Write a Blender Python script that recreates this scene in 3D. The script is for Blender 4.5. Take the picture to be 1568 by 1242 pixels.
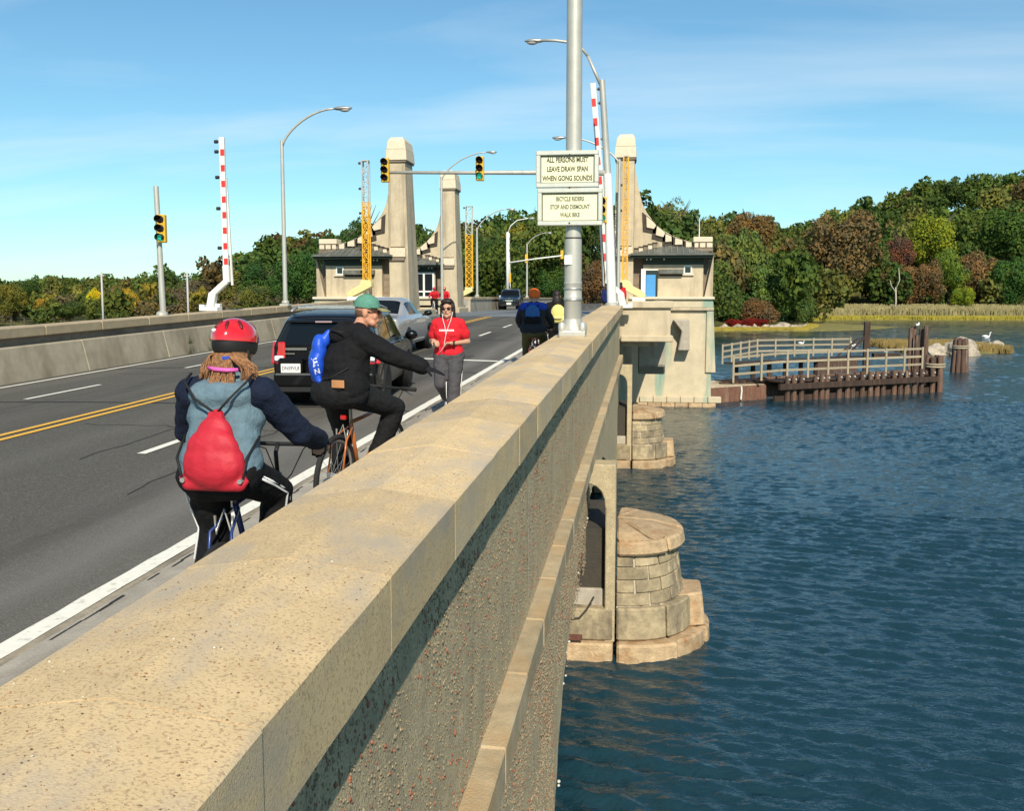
import bpy, bmesh, math, random
import numpy as np
from mathutils import Vector, Matrix, Euler, noise
R = math.radians
rnd = random.Random(7)
for o in list(bpy.data.objects): bpy.data.objects.remove(o, do_unlink=True)
scn = bpy.context.scene
COL = scn.collection

# ------------------------------------------------------------------ camera, sky, sun, exposure
cam = bpy.data.cameras.new('camera'); cam.lens = 36.0; cam.sensor_width = 36.0; cam.sensor_fit = 'HORIZONTAL'
cam.clip_start = 0.05; cam.clip_end = 6000
camo = bpy.data.objects.new('camera', cam); COL.objects.link(camo)
camo.location = (0, 0, 2.1); camo.rotation_euler = (R(90 - 5.97), 0, R(7.43))
scn.camera = camo
SUN = Vector((0.20, -0.765, 0.615)).normalized()      # direction towards the sun
sun = bpy.data.lights.new('sun', 'SUN'); sun.energy = 5.0; sun.angle = R(0.53); sun.color = (1.0, 0.91, 0.76)
suno = bpy.data.objects.new('sun', sun); COL.objects.link(suno)
suno.rotation_euler = (-SUN).to_track_quat('-Z', 'Y').to_euler()
world = bpy.data.worlds.new('World'); scn.world = world; world.use_nodes = True
wn = world.node_tree.nodes; wl = world.node_tree.links; wn.clear()
wo = wn.new('ShaderNodeOutputWorld'); bg = wn.new('ShaderNodeBackground'); sky = wn.new('ShaderNodeTexSky')
sky.sky_type = 'NISHITA'; sky.sun_disc = False; sky.sun_elevation = math.asin(SUN.z)
sky.sun_rotation = math.atan2(SUN.x, SUN.y); sky.altitude = 20; sky.air_density = 1.0; sky.dust_density = 0.15; sky.ozone_density = 1.0
bg.inputs['Strength'].default_value = 0.098
# thin high cloud: streaks stretched along the horizon
tc = wn.new('ShaderNodeTexCoord'); sep = wn.new('ShaderNodeSeparateXYZ'); wl.new(tc.outputs['Generated'], sep.inputs[0])
def wmath(op, a, b=None):
    n = wn.new('ShaderNodeMath'); n.operation = op
    for i, v in enumerate((a, b)):
        if v is None: continue
        if isinstance(v, (int, float)): n.inputs[i].default_value = v
        else: wl.new(v, n.inputs[i])
    return n.outputs[0]
zz = wmath('MAXIMUM', sep.outputs[2], 0.0); den = wmath('ADD', zz, 0.16)
cx = wmath('DIVIDE', sep.outputs[0], den); cy = wmath('DIVIDE', sep.outputs[1], den)
cmb = wn.new('ShaderNodeCombineXYZ'); wl.new(cx, cmb.inputs[0]); wl.new(cy, cmb.inputs[1])
mp = wn.new('ShaderNodeMapping'); mp.inputs['Scale'].default_value = (0.55, 1.5, 1); mp.inputs['Rotation'].default_value = (0, 0, R(14)); mp.inputs['Location'].default_value = (6.4, 2.1, 0)
wl.new(cmb.outputs[0], mp.inputs[0])
nz = wn.new('ShaderNodeTexNoise'); nz.inputs['Scale'].default_value = 0.9; nz.inputs['Detail'].default_value = 9; nz.inputs['Roughness'].default_value = 0.55; nz.inputs['Distortion'].default_value = 0.35
wl.new(mp.outputs[0], nz.inputs[0])
cr = wn.new('ShaderNodeValToRGB'); cr.color_ramp.elements[0].position = 0.46; cr.color_ramp.elements[1].position = 0.86
wl.new(nz.outputs[0], cr.inputs[0])
cf = wmath('MULTIPLY', cr.outputs[0], 0.55)
hz = wmath('MULTIPLY', wmath('POWER', wmath('SUBTRACT', 1.0, zz), 9.0), 0.0)
cf = wmath('MINIMUM', wmath('ADD', cf, hz), 1.0)
gr_ = wn.new('ShaderNodeMix'); gr_.data_type = 'RGBA'; gr_.blend_type = 'MULTIPLY'; gr_.inputs['Factor'].default_value = 1.0; gr_.inputs['B'].default_value = (0.71, 1.07, 1.16, 1)
wl.new(sky.outputs[0], gr_.inputs['A'])
mx = wn.new('ShaderNodeMix'); mx.data_type = 'RGBA'
wl.new(cf, mx.inputs['Factor']); wl.new(gr_.outputs['Result'], mx.inputs['A']); mx.inputs['B'].default_value = (8.6, 9.4, 9.8, 1)
wl.new(mx.outputs['Result'], bg.inputs['Color']); wl.new(bg.outputs[0], wo.inputs[0])
scn.render.engine = 'CYCLES'
scn.view_settings.view_transform = 'Standard'; scn.view_settings.look = 'None'
scn.view_settings.gamma = 1.0; scn.view_settings.exposure = 0.15; scn.view_settings.use_curve_mapping = False
scn.cycles.max_bounces = 6; scn.cycles.transparent_max_bounces = 8

# ------------------------------------------------------------------ bridge profile
def gz(y):                                   # road level along the bridge: 2 % climb to the level draw span
    if y < 48: return 0.02 * y
    if y < 64: t = y - 48; return 0.96 + 0.02 * t - 0.02 * t * t / 32
    return 1.12
WATER = -3.9

# ------------------------------------------------------------------ materials
MATS = {}
def mat(name, col, rough=0.7, var=0.12, nscale=4.0, bump=0.0, bscale=30.0, metal=0.0, spec=0.4, col2=None, c2pos=(0.45, 0.6),
        speck=None, speck_scale=200.0, speck_pos=(0.62, 0.7), objvar=0.0, coat=0.0, coords='Object', stretch=(1, 1, 1), stain=None, sscale=(1, 1, 1), spos=(0.5, 0.75),
        transl=0.0, objcol=False, emit=None, trans=0.0, detail=6):
    if name in MATS: return MATS[name]
    m = bpy.data.materials.new(name); m.use_nodes = True; MATS[name] = m
    nt = m.node_tree; N = nt.nodes; L = nt.links
    b = N['Principled BSDF']
    tc = N.new('ShaderNodeTexCoord'); mp = N.new('ShaderNodeMapping'); mp.inputs['Scale'].default_value = stretch
    if coords == 'World':
        gp = N.new('ShaderNodeNewGeometry'); L.new(gp.outputs['Position'], mp.inputs[0])
    else: L.new(tc.outputs[coords], mp.inputs[0])
    def noise_(scale, det=detail, rough_=0.6, src=None):
        n = N.new('ShaderNodeTexNoise'); n.inputs['Scale'].default_value = scale; n.inputs['Detail'].default_value = det; n.inputs['Roughness'].default_value = rough_
        L.new(src or mp.outputs[0], n.inputs[0]); return n.outputs[0]
    def mixc(fac, a, c, mode='MIX'):
        x = N.new('ShaderNodeMix'); x.data_type = 'RGBA'; x.blend_type = mode
        if isinstance(fac, float): x.inputs['Factor'].default_value = fac
        else: L.new(fac, x.inputs['Factor'])
        for k, v in (('A', a), ('B', c)):
            if isinstance(v, tuple): x.inputs[k].default_value = (*v[:3], 1)
            else: L.new(v, x.inputs[k])
        return x.outputs['Result']
    def ramp(v, p0, p1, a=0.0, c=1.0):
        x = N.new('ShaderNodeMapRange'); x.inputs['From Min'].default_value = p0; x.inputs['From Max'].default_value = p1
        x.inputs['To Min'].default_value = a; x.inputs['To Max'].default_value = c; L.new(v, x.inputs['Value']); return x.outputs[0]
    if objcol:
        oi = N.new('ShaderNodeObjectInfo'); base = oi.outputs['Color']
    else: base = col
    c = base
    if col2 is not None:
        c = mixc(ramp(noise_(nscale), *c2pos), c, col2)
    if var > 0:
        f = ramp(noise_(nscale * 2.3), 0.3, 0.7, 1 - var, 1 + var)
        g = N.new('ShaderNodeCombineColor'); [L.new(f, g.inputs[i]) for i in range(3)]
        c = mixc(1.0, c, g.outputs[0], 'MULTIPLY')
    if speck is not None:
        c = mixc(ramp(noise_(speck_scale, 2), *speck_pos), c, speck)
    if stain is not None:
        mp2 = N.new('ShaderNodeMapping'); mp2.inputs['Scale'].default_value = sscale
        if coords == 'World': L.new(gp.outputs['Position'], mp2.inputs[0])
        else: L.new(tc.outputs[coords], mp2.inputs[0])
        c = mixc(ramp(noise_(1.0, 5, 0.6, mp2.outputs[0]), *spos), c, stain)
    if objvar > 0:
        oi2 = N.new('ShaderNodeObjectInfo'); f = ramp(oi2.outputs['Random'], 0, 1, 1 - objvar, 1 + objvar)
        g = N.new('ShaderNodeCombineColor'); [L.new(f, g.inputs[i]) for i in range(3)]
        c = mixc(1.0, c, g.outputs[0], 'MULTIPLY')
    if isinstance(c, tuple): b.inputs['Base Color'].default_value = (*c[:3], 1)
    else: L.new(c, b.inputs['Base Color'])
    b.inputs['Roughness'].default_value = rough; b.inputs['Metallic'].default_value = metal
    b.inputs['Specular IOR Level'].default_value = spec; b.inputs['Coat Weight'].default_value = coat; b.inputs['Coat Roughness'].default_value = 0.03
    if trans: b.inputs['Transmission Weight'].default_value = trans
    if emit: b.inputs['Emission Color'].default_value = (*emit[:3], 1); b.inputs['Emission Strength'].default_value = emit[3]
    if bump > 0:
        bn = N.new('ShaderNodeBump'); bn.inputs['Strength'].default_value = bump; bn.inputs['Distance'].default_value = 0.02
        L.new(noise_(bscale, 4), bn.inputs['Height']); L.new(bn.outputs[0], b.inputs['Normal'])
    if transl > 0:
        t = N.new('ShaderNodeBsdfTranslucent'); ms = N.new('ShaderNodeMixShader'); ms.inputs[0].default_value = transl
        if isinstance(c, tuple): t.inputs[0].default_value = (*c[:3], 1)
        else: L.new(c, t.inputs[0])
        out = N['Material Output']; L.new(b.outputs[0], ms.inputs[1]); L.new(t.outputs[0], ms.inputs[2]); L.new(ms.outputs[0], out.inputs[0])
    return m

# ------------------------------------------------------------------ mesh helpers
def setp(o, label=None, cat=None, group=None, kind=None):
    if label: o['label'] = label
    if cat: o['category'] = cat
    if group: o['group'] = group
    if kind: o['kind'] = kind
    return o
def empty(name, loc=(0, 0, 0), rz=0.0, label=None, cat=None, group=None, scale=1.0):
    o = bpy.data.objects.new(name, None); COL.objects.link(o); o.location = loc; o.rotation_euler = (0, 0, rz); o.empty_display_size = 0.1
    if scale != 1.0: o.scale = (scale,) * 3
    return setp(o, label, cat, group)
def link(name, me, m=None, parent=None, loc=None, rot=None):
    o = bpy.data.objects.new(name, me); COL.objects.link(o)
    if m is not None and len(me.materials) == 0: me.materials.append(m)
    if parent is not None: o.parent = parent
    if loc is not None: o.location = loc
    if rot is not None: o.rotation_euler = rot
    return o
def copy_tree(o, parent=None):
    c = o.copy(); COL.objects.link(c); c.parent = parent
    for ch in list(o.children): copy_tree(ch, c)
    return c
def np_mesh(name, v, f):
    v = np.asarray(v, dtype=np.float32); f = np.asarray(f, dtype=np.int32); k = f.shape[1]
    me = bpy.data.meshes.new(name); me.vertices.add(len(v)); me.vertices.foreach_set('co', v.ravel())
    me.loops.add(f.size); me.loops.foreach_set('vertex_index', f.ravel())
    me.polygons.add(len(f)); me.polygons.foreach_set('loop_start', np.arange(0, f.size, k, dtype=np.int32))
    me.update(calc_edges=True); me.validate(); return me
class MB:
    def __init__(s): s.v = []; s.f = []
    def add(s, vs, fs):
        n = len(s.v); s.v += [tuple(p) for p in vs]; s.f += [tuple(i + n for i in f) for f in fs]; return s
    def box(s, c, d, rz=0.0, rot=None):
        x, y, z = d[0] / 2, d[1] / 2, d[2] / 2
        vs = [Vector(p) for p in ((-x, -y, -z), (x, -y, -z), (x, y, -z), (-x, y, -z), (-x, -y, z), (x, -y, z), (x, y, z), (-x, y, z))]
        M_ = rot if rot is not None else Matrix.Rotation(rz, 3, 'Z')
        return s.add([M_ @ p + Vector(c) for p in vs], [(0, 3, 2, 1), (4, 5, 6, 7), (0, 1, 5, 4), (1, 2, 6, 5), (2, 3, 7, 6), (3, 0, 4, 7)])
    def bb(s, a, b): return s.box([(a[i] + b[i]) / 2 for i in range(3)], [abs(b[i] - a[i]) for i in range(3)])
    def hexa(s, p): return s.add(p, [(0, 3, 2, 1), (4, 5, 6, 7), (0, 1, 5, 4), (1, 2, 6, 5), (2, 3, 7, 6), (3, 0, 4, 7)])
    def bar(s, a, b, w, h=None, up=(0, 0, 1)):
        a = Vector(a); b = Vector(b); h = h or w; d = (b - a).normalized(); u = Vector(up)
        if abs(d.dot(u)) > 0.98: u = Vector((0, 1, 0))
        r = d.cross(u).normalized() * w / 2; u2 = r.normalized().cross(d).normalized() * h / 2
        return s.add([a - r - u2, a + r - u2, a + r + u2, a - r + u2, b - r - u2, b + r - u2, b + r + u2, b - r + u2], [(0, 1, 2, 3), (7, 6, 5, 4), (0, 4, 5, 1), (1, 5, 6, 2), (2, 6, 7, 3), (3, 7, 4, 0)])
    def tube(s, pts, rad, n=8, cap=True, closed=False):
        pts = [Vector(p) for p in pts]; k = len(pts)
        if isinstance(rad, (int, float)): rad = [rad] * k
        vs = []; prev = None
        for i, p in enumerate(pts):
            if closed: d = (pts[(i + 1) % k] - pts[i - 1]).normalized()
            else: d = (pts[min(i + 1, k - 1)] - pts[max(i - 1, 0)]).normalized()
            if prev is None:
                a = Vector((0, 0, 1)) if abs(d.z) < 0.9 else Vector((1, 0, 0)); u = d.cross(a).normalized()
            else: u = (prev - d * prev.dot(d)).normalized()
            prev = u; w = d.cross(u)
            for j in range(n):
                t = 2 * math.pi * j / n; vs.append(p + (u * math.cos(t) + w * math.sin(t)) * rad[i])
        fs = []
        for i in range(k if closed else k - 1):
            for j in range(n):
                a = i * n + j; b = i * n + (j + 1) % n; i2 = (i + 1) % k
                fs.append((a, b, i2 * n + (j + 1) % n, i2 * n + j))
        if cap and not closed: fs += [tuple(range(n - 1, -1, -1)), tuple((k - 1) * n + j for j in range(n))]
        return s.add(vs, fs)
    def cyl(s, a, b, r, r2=None, n=12): return s.tube([a, b], [r, r if r2 is None else r2], n)
    def prism(s, poly, axis, a, b):      # poly in the two other axes, extruded a..b along axis
        k = len(poly)
        def mk(p, t): return {'x': (t, p[0], p[1]), 'y': (p[0], t, p[1]), 'z': (p[0], p[1], t)}[axis]
        vs = [mk(p, a) for p in poly] + [mk(p, b) for p in poly]
        return s.add(vs, [tuple(range(k)), tuple(range(2 * k - 1, k - 1, -1))] + [(i, i + k, (i + 1) % k + k, (i + 1) % k) for i in range(k)])
    def lathe(s, prof, c=(0, 0, 0), n=16, axis='z'):
        vs = []; k = len(prof)
        for (r, h) in prof:
            for j in range(n):
                t = 2 * math.pi * j / n; x, y = r * math.cos(t), r * math.sin(t)
                p = {'z': (x, y, h), 'y': (x, h, y), 'x': (h, x, y)}[axis]; vs.append((p[0] + c[0], p[1] + c[1], p[2] + c[2]))
        fs = [(i * n + j, i * n + (j + 1) % n, (i + 1) * n + (j + 1) % n, (i + 1) * n + j) for i in range(k - 1) for j in range(n)]
        fs += [tuple(range(n - 1, -1, -1)), tuple((k - 1) * n + j for j in range(n))]
        return s.add(vs, fs)
    def ell(s, c, r, rot=None, n=12, m=8):
        c = Vector(c); r = (r, r, r) if isinstance(r, (int, float)) else r; M_ = rot or Matrix.Identity(3); vs = [c + M_ @ Vector((0, 0, r[2]))]
        for i in range(1, m):
            a = math.pi * i / m
            for j in range(n):
                t = 2 * math.pi * j / n; vs.append(c + M_ @ Vector((r[0] * math.sin(a) * math.cos(t), r[1] * math.sin(a) * math.sin(t), r[2] * math.cos(a))))
        vs.append(c + M_ @ Vector((0, 0, -r[2]))); e = len(vs) - 1; fs = []
        for j in range(n): fs.append((0, 1 + j, 1 + (j + 1) % n)); fs.append((e, e - n + (j + 1) % n, e - n + j))
        for i in range(m - 2):
            for j in range(n): a = 1 + i * n; fs.append((a + j, a + n + j, a + n + (j + 1) % n, a + (j + 1) % n))
        return s.add(vs, fs)
    def cap(s, a, b, ra, rb, n=10):      # tapered capsule
        a = Vector(a); b = Vector(b); d = b - a; l = d.length; d = d.normalized() if l > 1e-6 else Vector((0, 0, 1))
        pts = []; rr = []
        for t in (80, 55, 28): pts.append(a - d * ra * math.sin(R(t))); rr.append(ra * math.cos(R(t)))
        pts += [a, b]; rr += [ra, rb]
        for t in (28, 55, 80): pts.append(b + d * rb * math.sin(R(t))); rr.append(rb * math.cos(R(t)))
        return s.tube(pts, rr, n)
    def mesh(s, name):
        me = bpy.data.meshes.new(name); me.from_pydata(s.v, [], s.f); me.update(); return me
    def build(s, name, m=None, parent=None, smooth=False, bevel=0.0, loc=None, rot=None, seg=1, recalc=True, sub=0):
        me = s.mesh(name)
        bm = bmesh.new(); bm.from_mesh(me)
        if recalc: bmesh.ops.recalc_face_normals(bm, faces=bm.faces)
        if bevel > 0:
            ed = [e for e in bm.edges if len(e.link_faces) == 2 and e.calc_face_angle(0) > 0.6]
            bmesh.ops.bevel(bm, geom=ed, offset=bevel, segments=seg, profile=0.6, affect='EDGES', clamp_overlap=True)
        bm.to_mesh(me); bm.free()
        o = link(name, me, m, parent, loc, rot)
        if sub:
            md = o.modifiers.new('sub', 'SUBSURF'); md.levels = sub; md.render_levels = sub
        if smooth or sub:
            me.polygons.foreach_set('use_smooth', [True] * len(me.polygons))
            if smooth == 'auto':
                md = o.modifiers.new('es', 'EDGE_SPLIT'); md.split_angle = R(38)
        return o
def organic(name, mb, m, parent, voxel=0.014, it=6, fac=0.5, wrinkle=0.0, wscale=14.0, seed=0.0, loc=None, rot=None):
    """one continuous surface grown over overlapping primitives"""
    me = mb.mesh(name); tmp = bpy.data.objects.new(name + '_t', me); COL.objects.link(tmp)
    r = tmp.modifiers.new('r', 'REMESH'); r.mode = 'VOXEL'; r.voxel_size = voxel; r.adaptivity = 0
    if it: s = tmp.modifiers.new('s', 'SMOOTH'); s.factor = fac; s.iterations = it
    dg = bpy.context.evaluated_depsgraph_get(); ev = tmp.evaluated_get(dg)
    new = bpy.data.meshes.new_from_object(ev); new.name = name
    bpy.data.objects.remove(tmp, do_unlink=True); bpy.data.meshes.remove(me)
    if wrinkle > 0:
        n = len(new.vertices); co = np.empty(n * 3, np.float32); new.vertices.foreach_get('co', co); co = co.reshape(-1, 3)
        no = np.empty(n * 3, np.float32); new.vertices.foreach_get('normal', no); no = no.reshape(-1, 3)
        d = np.array([noise.noise(Vector((p[0] * wscale + seed, p[1] * wscale, p[2] * wscale * 1.7))) + 0.5 * (1 - abs(noise.noise(Vector((p[0] * wscale * 1.6, p[1] * wscale * 1.6 + seed, p[2] * wscale * 2.6))))) for p in co], np.float32)
        co += no * (d * wrinkle)[:, None]; new.vertices.foreach_set('co', co.ravel()); new.update()
    new.polygons.foreach_set('use_smooth', [True] * len(new.polygons))
    new.materials.clear(); new.materials.append(m)
    return link(name, new, None, parent, loc, rot)
def project(o, target, d, off=0.003):
    """lay a thin print onto a curved surface: every vertex slides along d until it meets the surface"""
    from mathutils.bvhtree import BVHTree
    tm = target.data; bt = BVHTree.FromPolygons([v.co for v in tm.vertices], [p.vertices for p in tm.polygons]); d = Vector(d).normalized(); M_ = Matrix.LocRotScale(o.location, o.rotation_euler, o.scale)
    for v in o.data.vertices:
        p = M_ @ v.co; h = bt.ray_cast(p - d * 0.4, d)
        if h[0] is not None: v.co = h[0] - d * off
        else: v.co = p
    o.location = (0, 0, 0); o.rotation_euler = (0, 0, 0); o.scale = (1, 1, 1); o.data.update(); return o
def text(name, s, size, m, parent, loc, rot, ext=0.002, align='CENTER', sx=1.0, bold=0.0):
    cu = bpy.data.curves.new(name, 'FONT'); cu.body = s; cu.size = size; cu.align_x = align; cu.align_y = 'CENTER'; cu.extrude = ext; cu.resolution_u = 3; cu.offset = bold
    t = bpy.data.objects.new(name + '_t', cu); COL.objects.link(t)
    dg = bpy.context.evaluated_depsgraph_get(); me = bpy.data.meshes.new_from_object(t.evaluated_get(dg)); bpy.data.objects.remove(t, do_unlink=True)
    me.materials.clear(); o = link(name, me, m, parent, loc, rot); o.scale = (sx, 1, 1); return o

# ------------------------------------------------------------------ common materials
TAN = mat('tan_granite', (0.655, 0.485, 0.265), 0.85, var=0.10, nscale=2.5, bump=0.22, bscale=150, speck=(0.42, 0.29, 0.165), speck_scale=95, speck_pos=(0.52, 0.66), objvar=0.10, stain=(0.46, 0.385, 0.285), sscale=(4, 1.6, 4), spos=(0.46, 0.70), spec=0.2, coords='World')
CONC = mat('grey_concrete', (0.42, 0.375, 0.30), 0.9, var=0.14, nscale=2.0, bump=0.5, bscale=60, speck=(0.22, 0.20, 0.17), speck_scale=90, speck_pos=(0.58, 0.75), stain=(0.26, 0.23, 0.19), sscale=(2.5, 2.5, 0.5), spos=(0.52, 0.75), spec=0.2, coords='World')
CONCL = mat('pale_concrete', (0.52, 0.435, 0.30), 0.9, var=0.12, nscale=0.9, bump=0.35, bscale=14, stain=(0.30, 0.245, 0.17), sscale=(1.5, 1.5, 0.22), spos=(0.48, 0.72), spec=0.2, coords='World')
CONCG = mat('green_stained_concrete', (0.55, 0.47, 0.325), 0.9, var=0.10, nscale=0.9, bump=0.35, bscale=14, stain=(0.20, 0.34, 0.27), sscale=(0.75, 0.75, 0.10), spos=(0.53, 0.66), spec=0.2, coords='World')
AGG = mat('exposed_aggregate', (0.56, 0.455, 0.28), 0.95, var=0.16, nscale=3, bump=1.0, bscale=70, speck=(0.30, 0.25, 0.17), speck_scale=75, speck_pos=(0.5, 0.68), stain=(0.33, 0.28, 0.19), sscale=(3, 3, 0.6), spos=(0.5, 0.8), spec=0.15, coords='World')
GRAN = mat('pier_granite', (0.36, 0.29, 0.18), 0.85, var=0.25, nscale=3, bump=1.0, bscale=14, objvar=0.22, stain=(0.12, 0.10, 0.075), sscale=(2.2, 2.2, 1.0), spos=(0.46, 0.68), spec=0.2, coords='World')
GRANW = mat('pier_granite_wet', (0.45, 0.325, 0.19), 0.75, var=0.25, nscale=3, bump=1.0, bscale=25, objvar=0.15, stain=(0.30, 0.15, 0.06), sscale=(3, 3, 3), spos=(0.5, 0.75), spec=0.3, coords='World')
SHADE_STONE = mat('painted_shade_stone', (0.055, 0.046, 0.034), 0.8, var=0.25, nscale=2, bump=0.6, bscale=20, stain=(0.05, 0.045, 0.035), sscale=(3, 3, 0.7), spos=(0.42, 0.6), coords='World')  # shade of the arch opening painted into the stone colour
MORTAR = mat('pale_mortar', (0.50, 0.45, 0.36), 0.95, var=0.2, nscale=6, bump=0.4, bscale=60, coords='World')
SHADEC = mat('shaded_brown_concrete', (0.24, 0.19, 0.135), 0.9, var=0.15, nscale=1.5, bump=0.4, bscale=30, stain=(0.15, 0.12, 0.09), sscale=(0.8, 0.8, 3), spos=(0.45, 0.7), coords='World')  # brown that also carries shade painted onto wall faces
WHITE = mat('white_paint_line', (0.80, 0.77, 0.66), 0.7, var=0.06, nscale=8, speck=(0.55, 0.52, 0.45), speck_scale=16, speck_pos=(0.58, 0.74), coords='World')
YELLOW = mat('yellow_paint_line', (0.78, 0.43, 0.05), 0.7, var=0.08, nscale=8, speck=(0.25, 0.18, 0.08), speck_scale=18, speck_pos=(0.62, 0.74), coords='World')

def asphalt():
    m = mat('worn_asphalt', (0.094, 0.087, 0.071), 0.86, var=0.20, nscale=9, bump=0.7, bscale=60, speck=(0.165, 0.15, 0.12), speck_scale=45, speck_pos=(0.52, 0.70), stain=(0.062, 0.057, 0.047), sscale=(0.75, 0.06, 1), spos=(0.48, 0.62), spec=0.3, coords='World')
    nt = m.node_tree; N = nt.nodes; L = nt.links; b = N['Principled BSDF']
    src = b.inputs['Base Color'].links[0].from_socket
    gp = N.new('ShaderNodeNewGeometry'); sp = N.new('ShaderNodeSeparateXYZ'); L.new(gp.outputs['Position'], sp.inputs[0])
    nz = N.new('ShaderNodeTexNoise'); nz.inputs['Scale'].default_value = 0.22; nz.inputs['Detail'].default_value = 5; L.new(gp.outputs['Position'], nz.inputs[0])
    def mt(op, a, c):
        n = N.new('ShaderNodeMath'); n.operation = op
        for i, v in enumerate((a, c)):
            if isinstance(v, (int, float)): n.inputs[i].default_value = v
            else: L.new(v, n.inputs[i])
        return n.outputs[0]
    x = mt('ADD', sp.outputs[0], mt('MULTIPLY', mt('SUBTRACT', nz.outputs[0], 0.5), 1.1))
    def band(c, w, amt):
        d = mt('DIVIDE', mt('ABSOLUTE', mt('SUBTRACT', x, c), 0), w); return mt('MULTIPLY', mt('MAXIMUM', mt('SUBTRACT', 1.0, d), 0.0), amt)
    tot = band(-4.25, 0.60, 0.62)                       # dusty strips between and beside the wheel paths
    for c, w, a in ((-5.0, 0.25, 0.12), (-6.9, 0.4, 0.16), (-9.3, 0.4, 0.16), (-11.7, 0.5, 0.25), (-3.55, 0.35, 0.55)): tot = mt('ADD', tot, band(c, w, a))
    mx = N.new('ShaderNodeMix'); mx.data_type = 'RGBA'; L.new(tot, mx.inputs['Factor']); L.new(src, mx.inputs['A']); mx.inputs['B'].default_value = (0.215, 0.20, 0.175, 1)
    L.new(mx.outputs['Result'], b.inputs['Base Color']); return m
ASPH = asphalt()

# ------------------------------------------------------------------ water
def water_mat():
    m = bpy.data.materials.new('river_water'); m.use_nodes = True; N = m.node_tree.nodes; L = m.node_tree.links; b = N['Principled BSDF']
    b.inputs['Base Color'].default_value = (0.010, 0.037, 0.052, 1); b.inputs['Roughness'].default_value = 0.09; b.inputs['IOR'].default_value = 1.333; b.inputs['Specular IOR Level'].default_value = 0.5
    gp = N.new('ShaderNodeNewGeometry'); h = None
    for sc, st, amp, det, rot in ((1.6, (1.0, 1.5, 1), 0.35, 3, 25), (6.0, (1, 1.6, 1), 0.20, 3, -10)):
        mp = N.new('ShaderNodeMapping'); mp.inputs['Scale'].default_value = st; mp.inputs['Rotation'].default_value = (0, 0, R(rot)); L.new(gp.outputs['Position'], mp.inputs[0])
        n = N.new('ShaderNodeTexNoise'); n.inputs['Scale'].default_value = sc; n.inputs['Detail'].default_value = det; n.inputs['Roughness'].default_value = 0.55; n.inputs['Distortion'].default_value = 0.4; L.new(mp.outputs[0], n.inputs[0])
        k = N.new('ShaderNodeMath'); k.operation = 'MULTIPLY'; k.inputs[1].default_value = amp; L.new(n.outputs[0], k.inputs[0])
        if h is None: h = k.outputs[0]
        else:
            a = N.new('ShaderNodeMath'); L.new(h, a.inputs[0]); L.new(k.outputs[0], a.inputs[1]); h = a.outputs[0]
    bp = N.new('ShaderNodeBump'); bp.inputs['Strength'].default_value = 0.6; bp.inputs['Distance'].default_value = 0.22; L.new(h, bp.inputs['Height']); L.new(bp.outputs[0], b.inputs['Normal'])
    return m
WMAT = water_mat()
w = MB().add([(-3000, -1500, WATER - .3), (3000, -1500, WATER - .3), (3000, 3500, WATER - .3), (-3000, 3500, WATER - .3)], [(0, 1, 2, 3)]).build('water', WMAT)
setp(w, 'dark blue rippled river water beside the bridge', kind='structure')
def wave_height(x, y):
    g = np.random.default_rng(12); z = np.zeros_like(x)
    env = .75 + .35 * np.sin(x * .11 + 1.3 + 1.2 * np.sin(y * .05)) * np.sin(y * .083 + .6) + .22 * np.sin(x * .31 + y * .23)
    for k in range(34):
        lam = .19 * (.72 / .19) ** (g.random() ** 1.15); th = R(68) + g.normal() * .42; kk = 2 * math.pi / lam; ph = g.random() * 6.28
        u = kk * (x * math.cos(th) + y * math.sin(th)) + ph + .9 * np.sin(x * .7 * math.sin(th) * 1.3 - y * .6 * math.cos(th) + ph * 2)
        s_ = np.sin(u); z += .0104 * lam ** .98 * (s_ + .28 * np.cos(2 * u))
    return z * env
for x0, x1, y0, y1, st in ((-3, 18, 7, 29, .066), (-5, 42, 29, 62, .14), (-8, 84, 62, 132, .33), (-12, 175, 132, 312, .95)):
    gx_ = np.arange(x0, x1 + st, st); gy_ = np.arange(y0, y1 + st * .5, st); X_, Y_ = np.meshgrid(gx_, gy_); Z_ = WATER + wave_height(X_, Y_); n_ = len(gx_); m_ = len(gy_)
    i_ = np.arange((m_ - 1) * n_).reshape(m_ - 1, n_)[:, :-1].ravel(); me = np_mesh('river_waves', np.stack([X_, Y_, Z_], -1).reshape(-1, 3), np.stack([i_, i_ + 1, i_ + n_ + 1, i_ + n_], 1)); me.polygons.foreach_set('use_smooth', [True] * len(me.polygons))
    link('ripples', me, WMAT, w)

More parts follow.
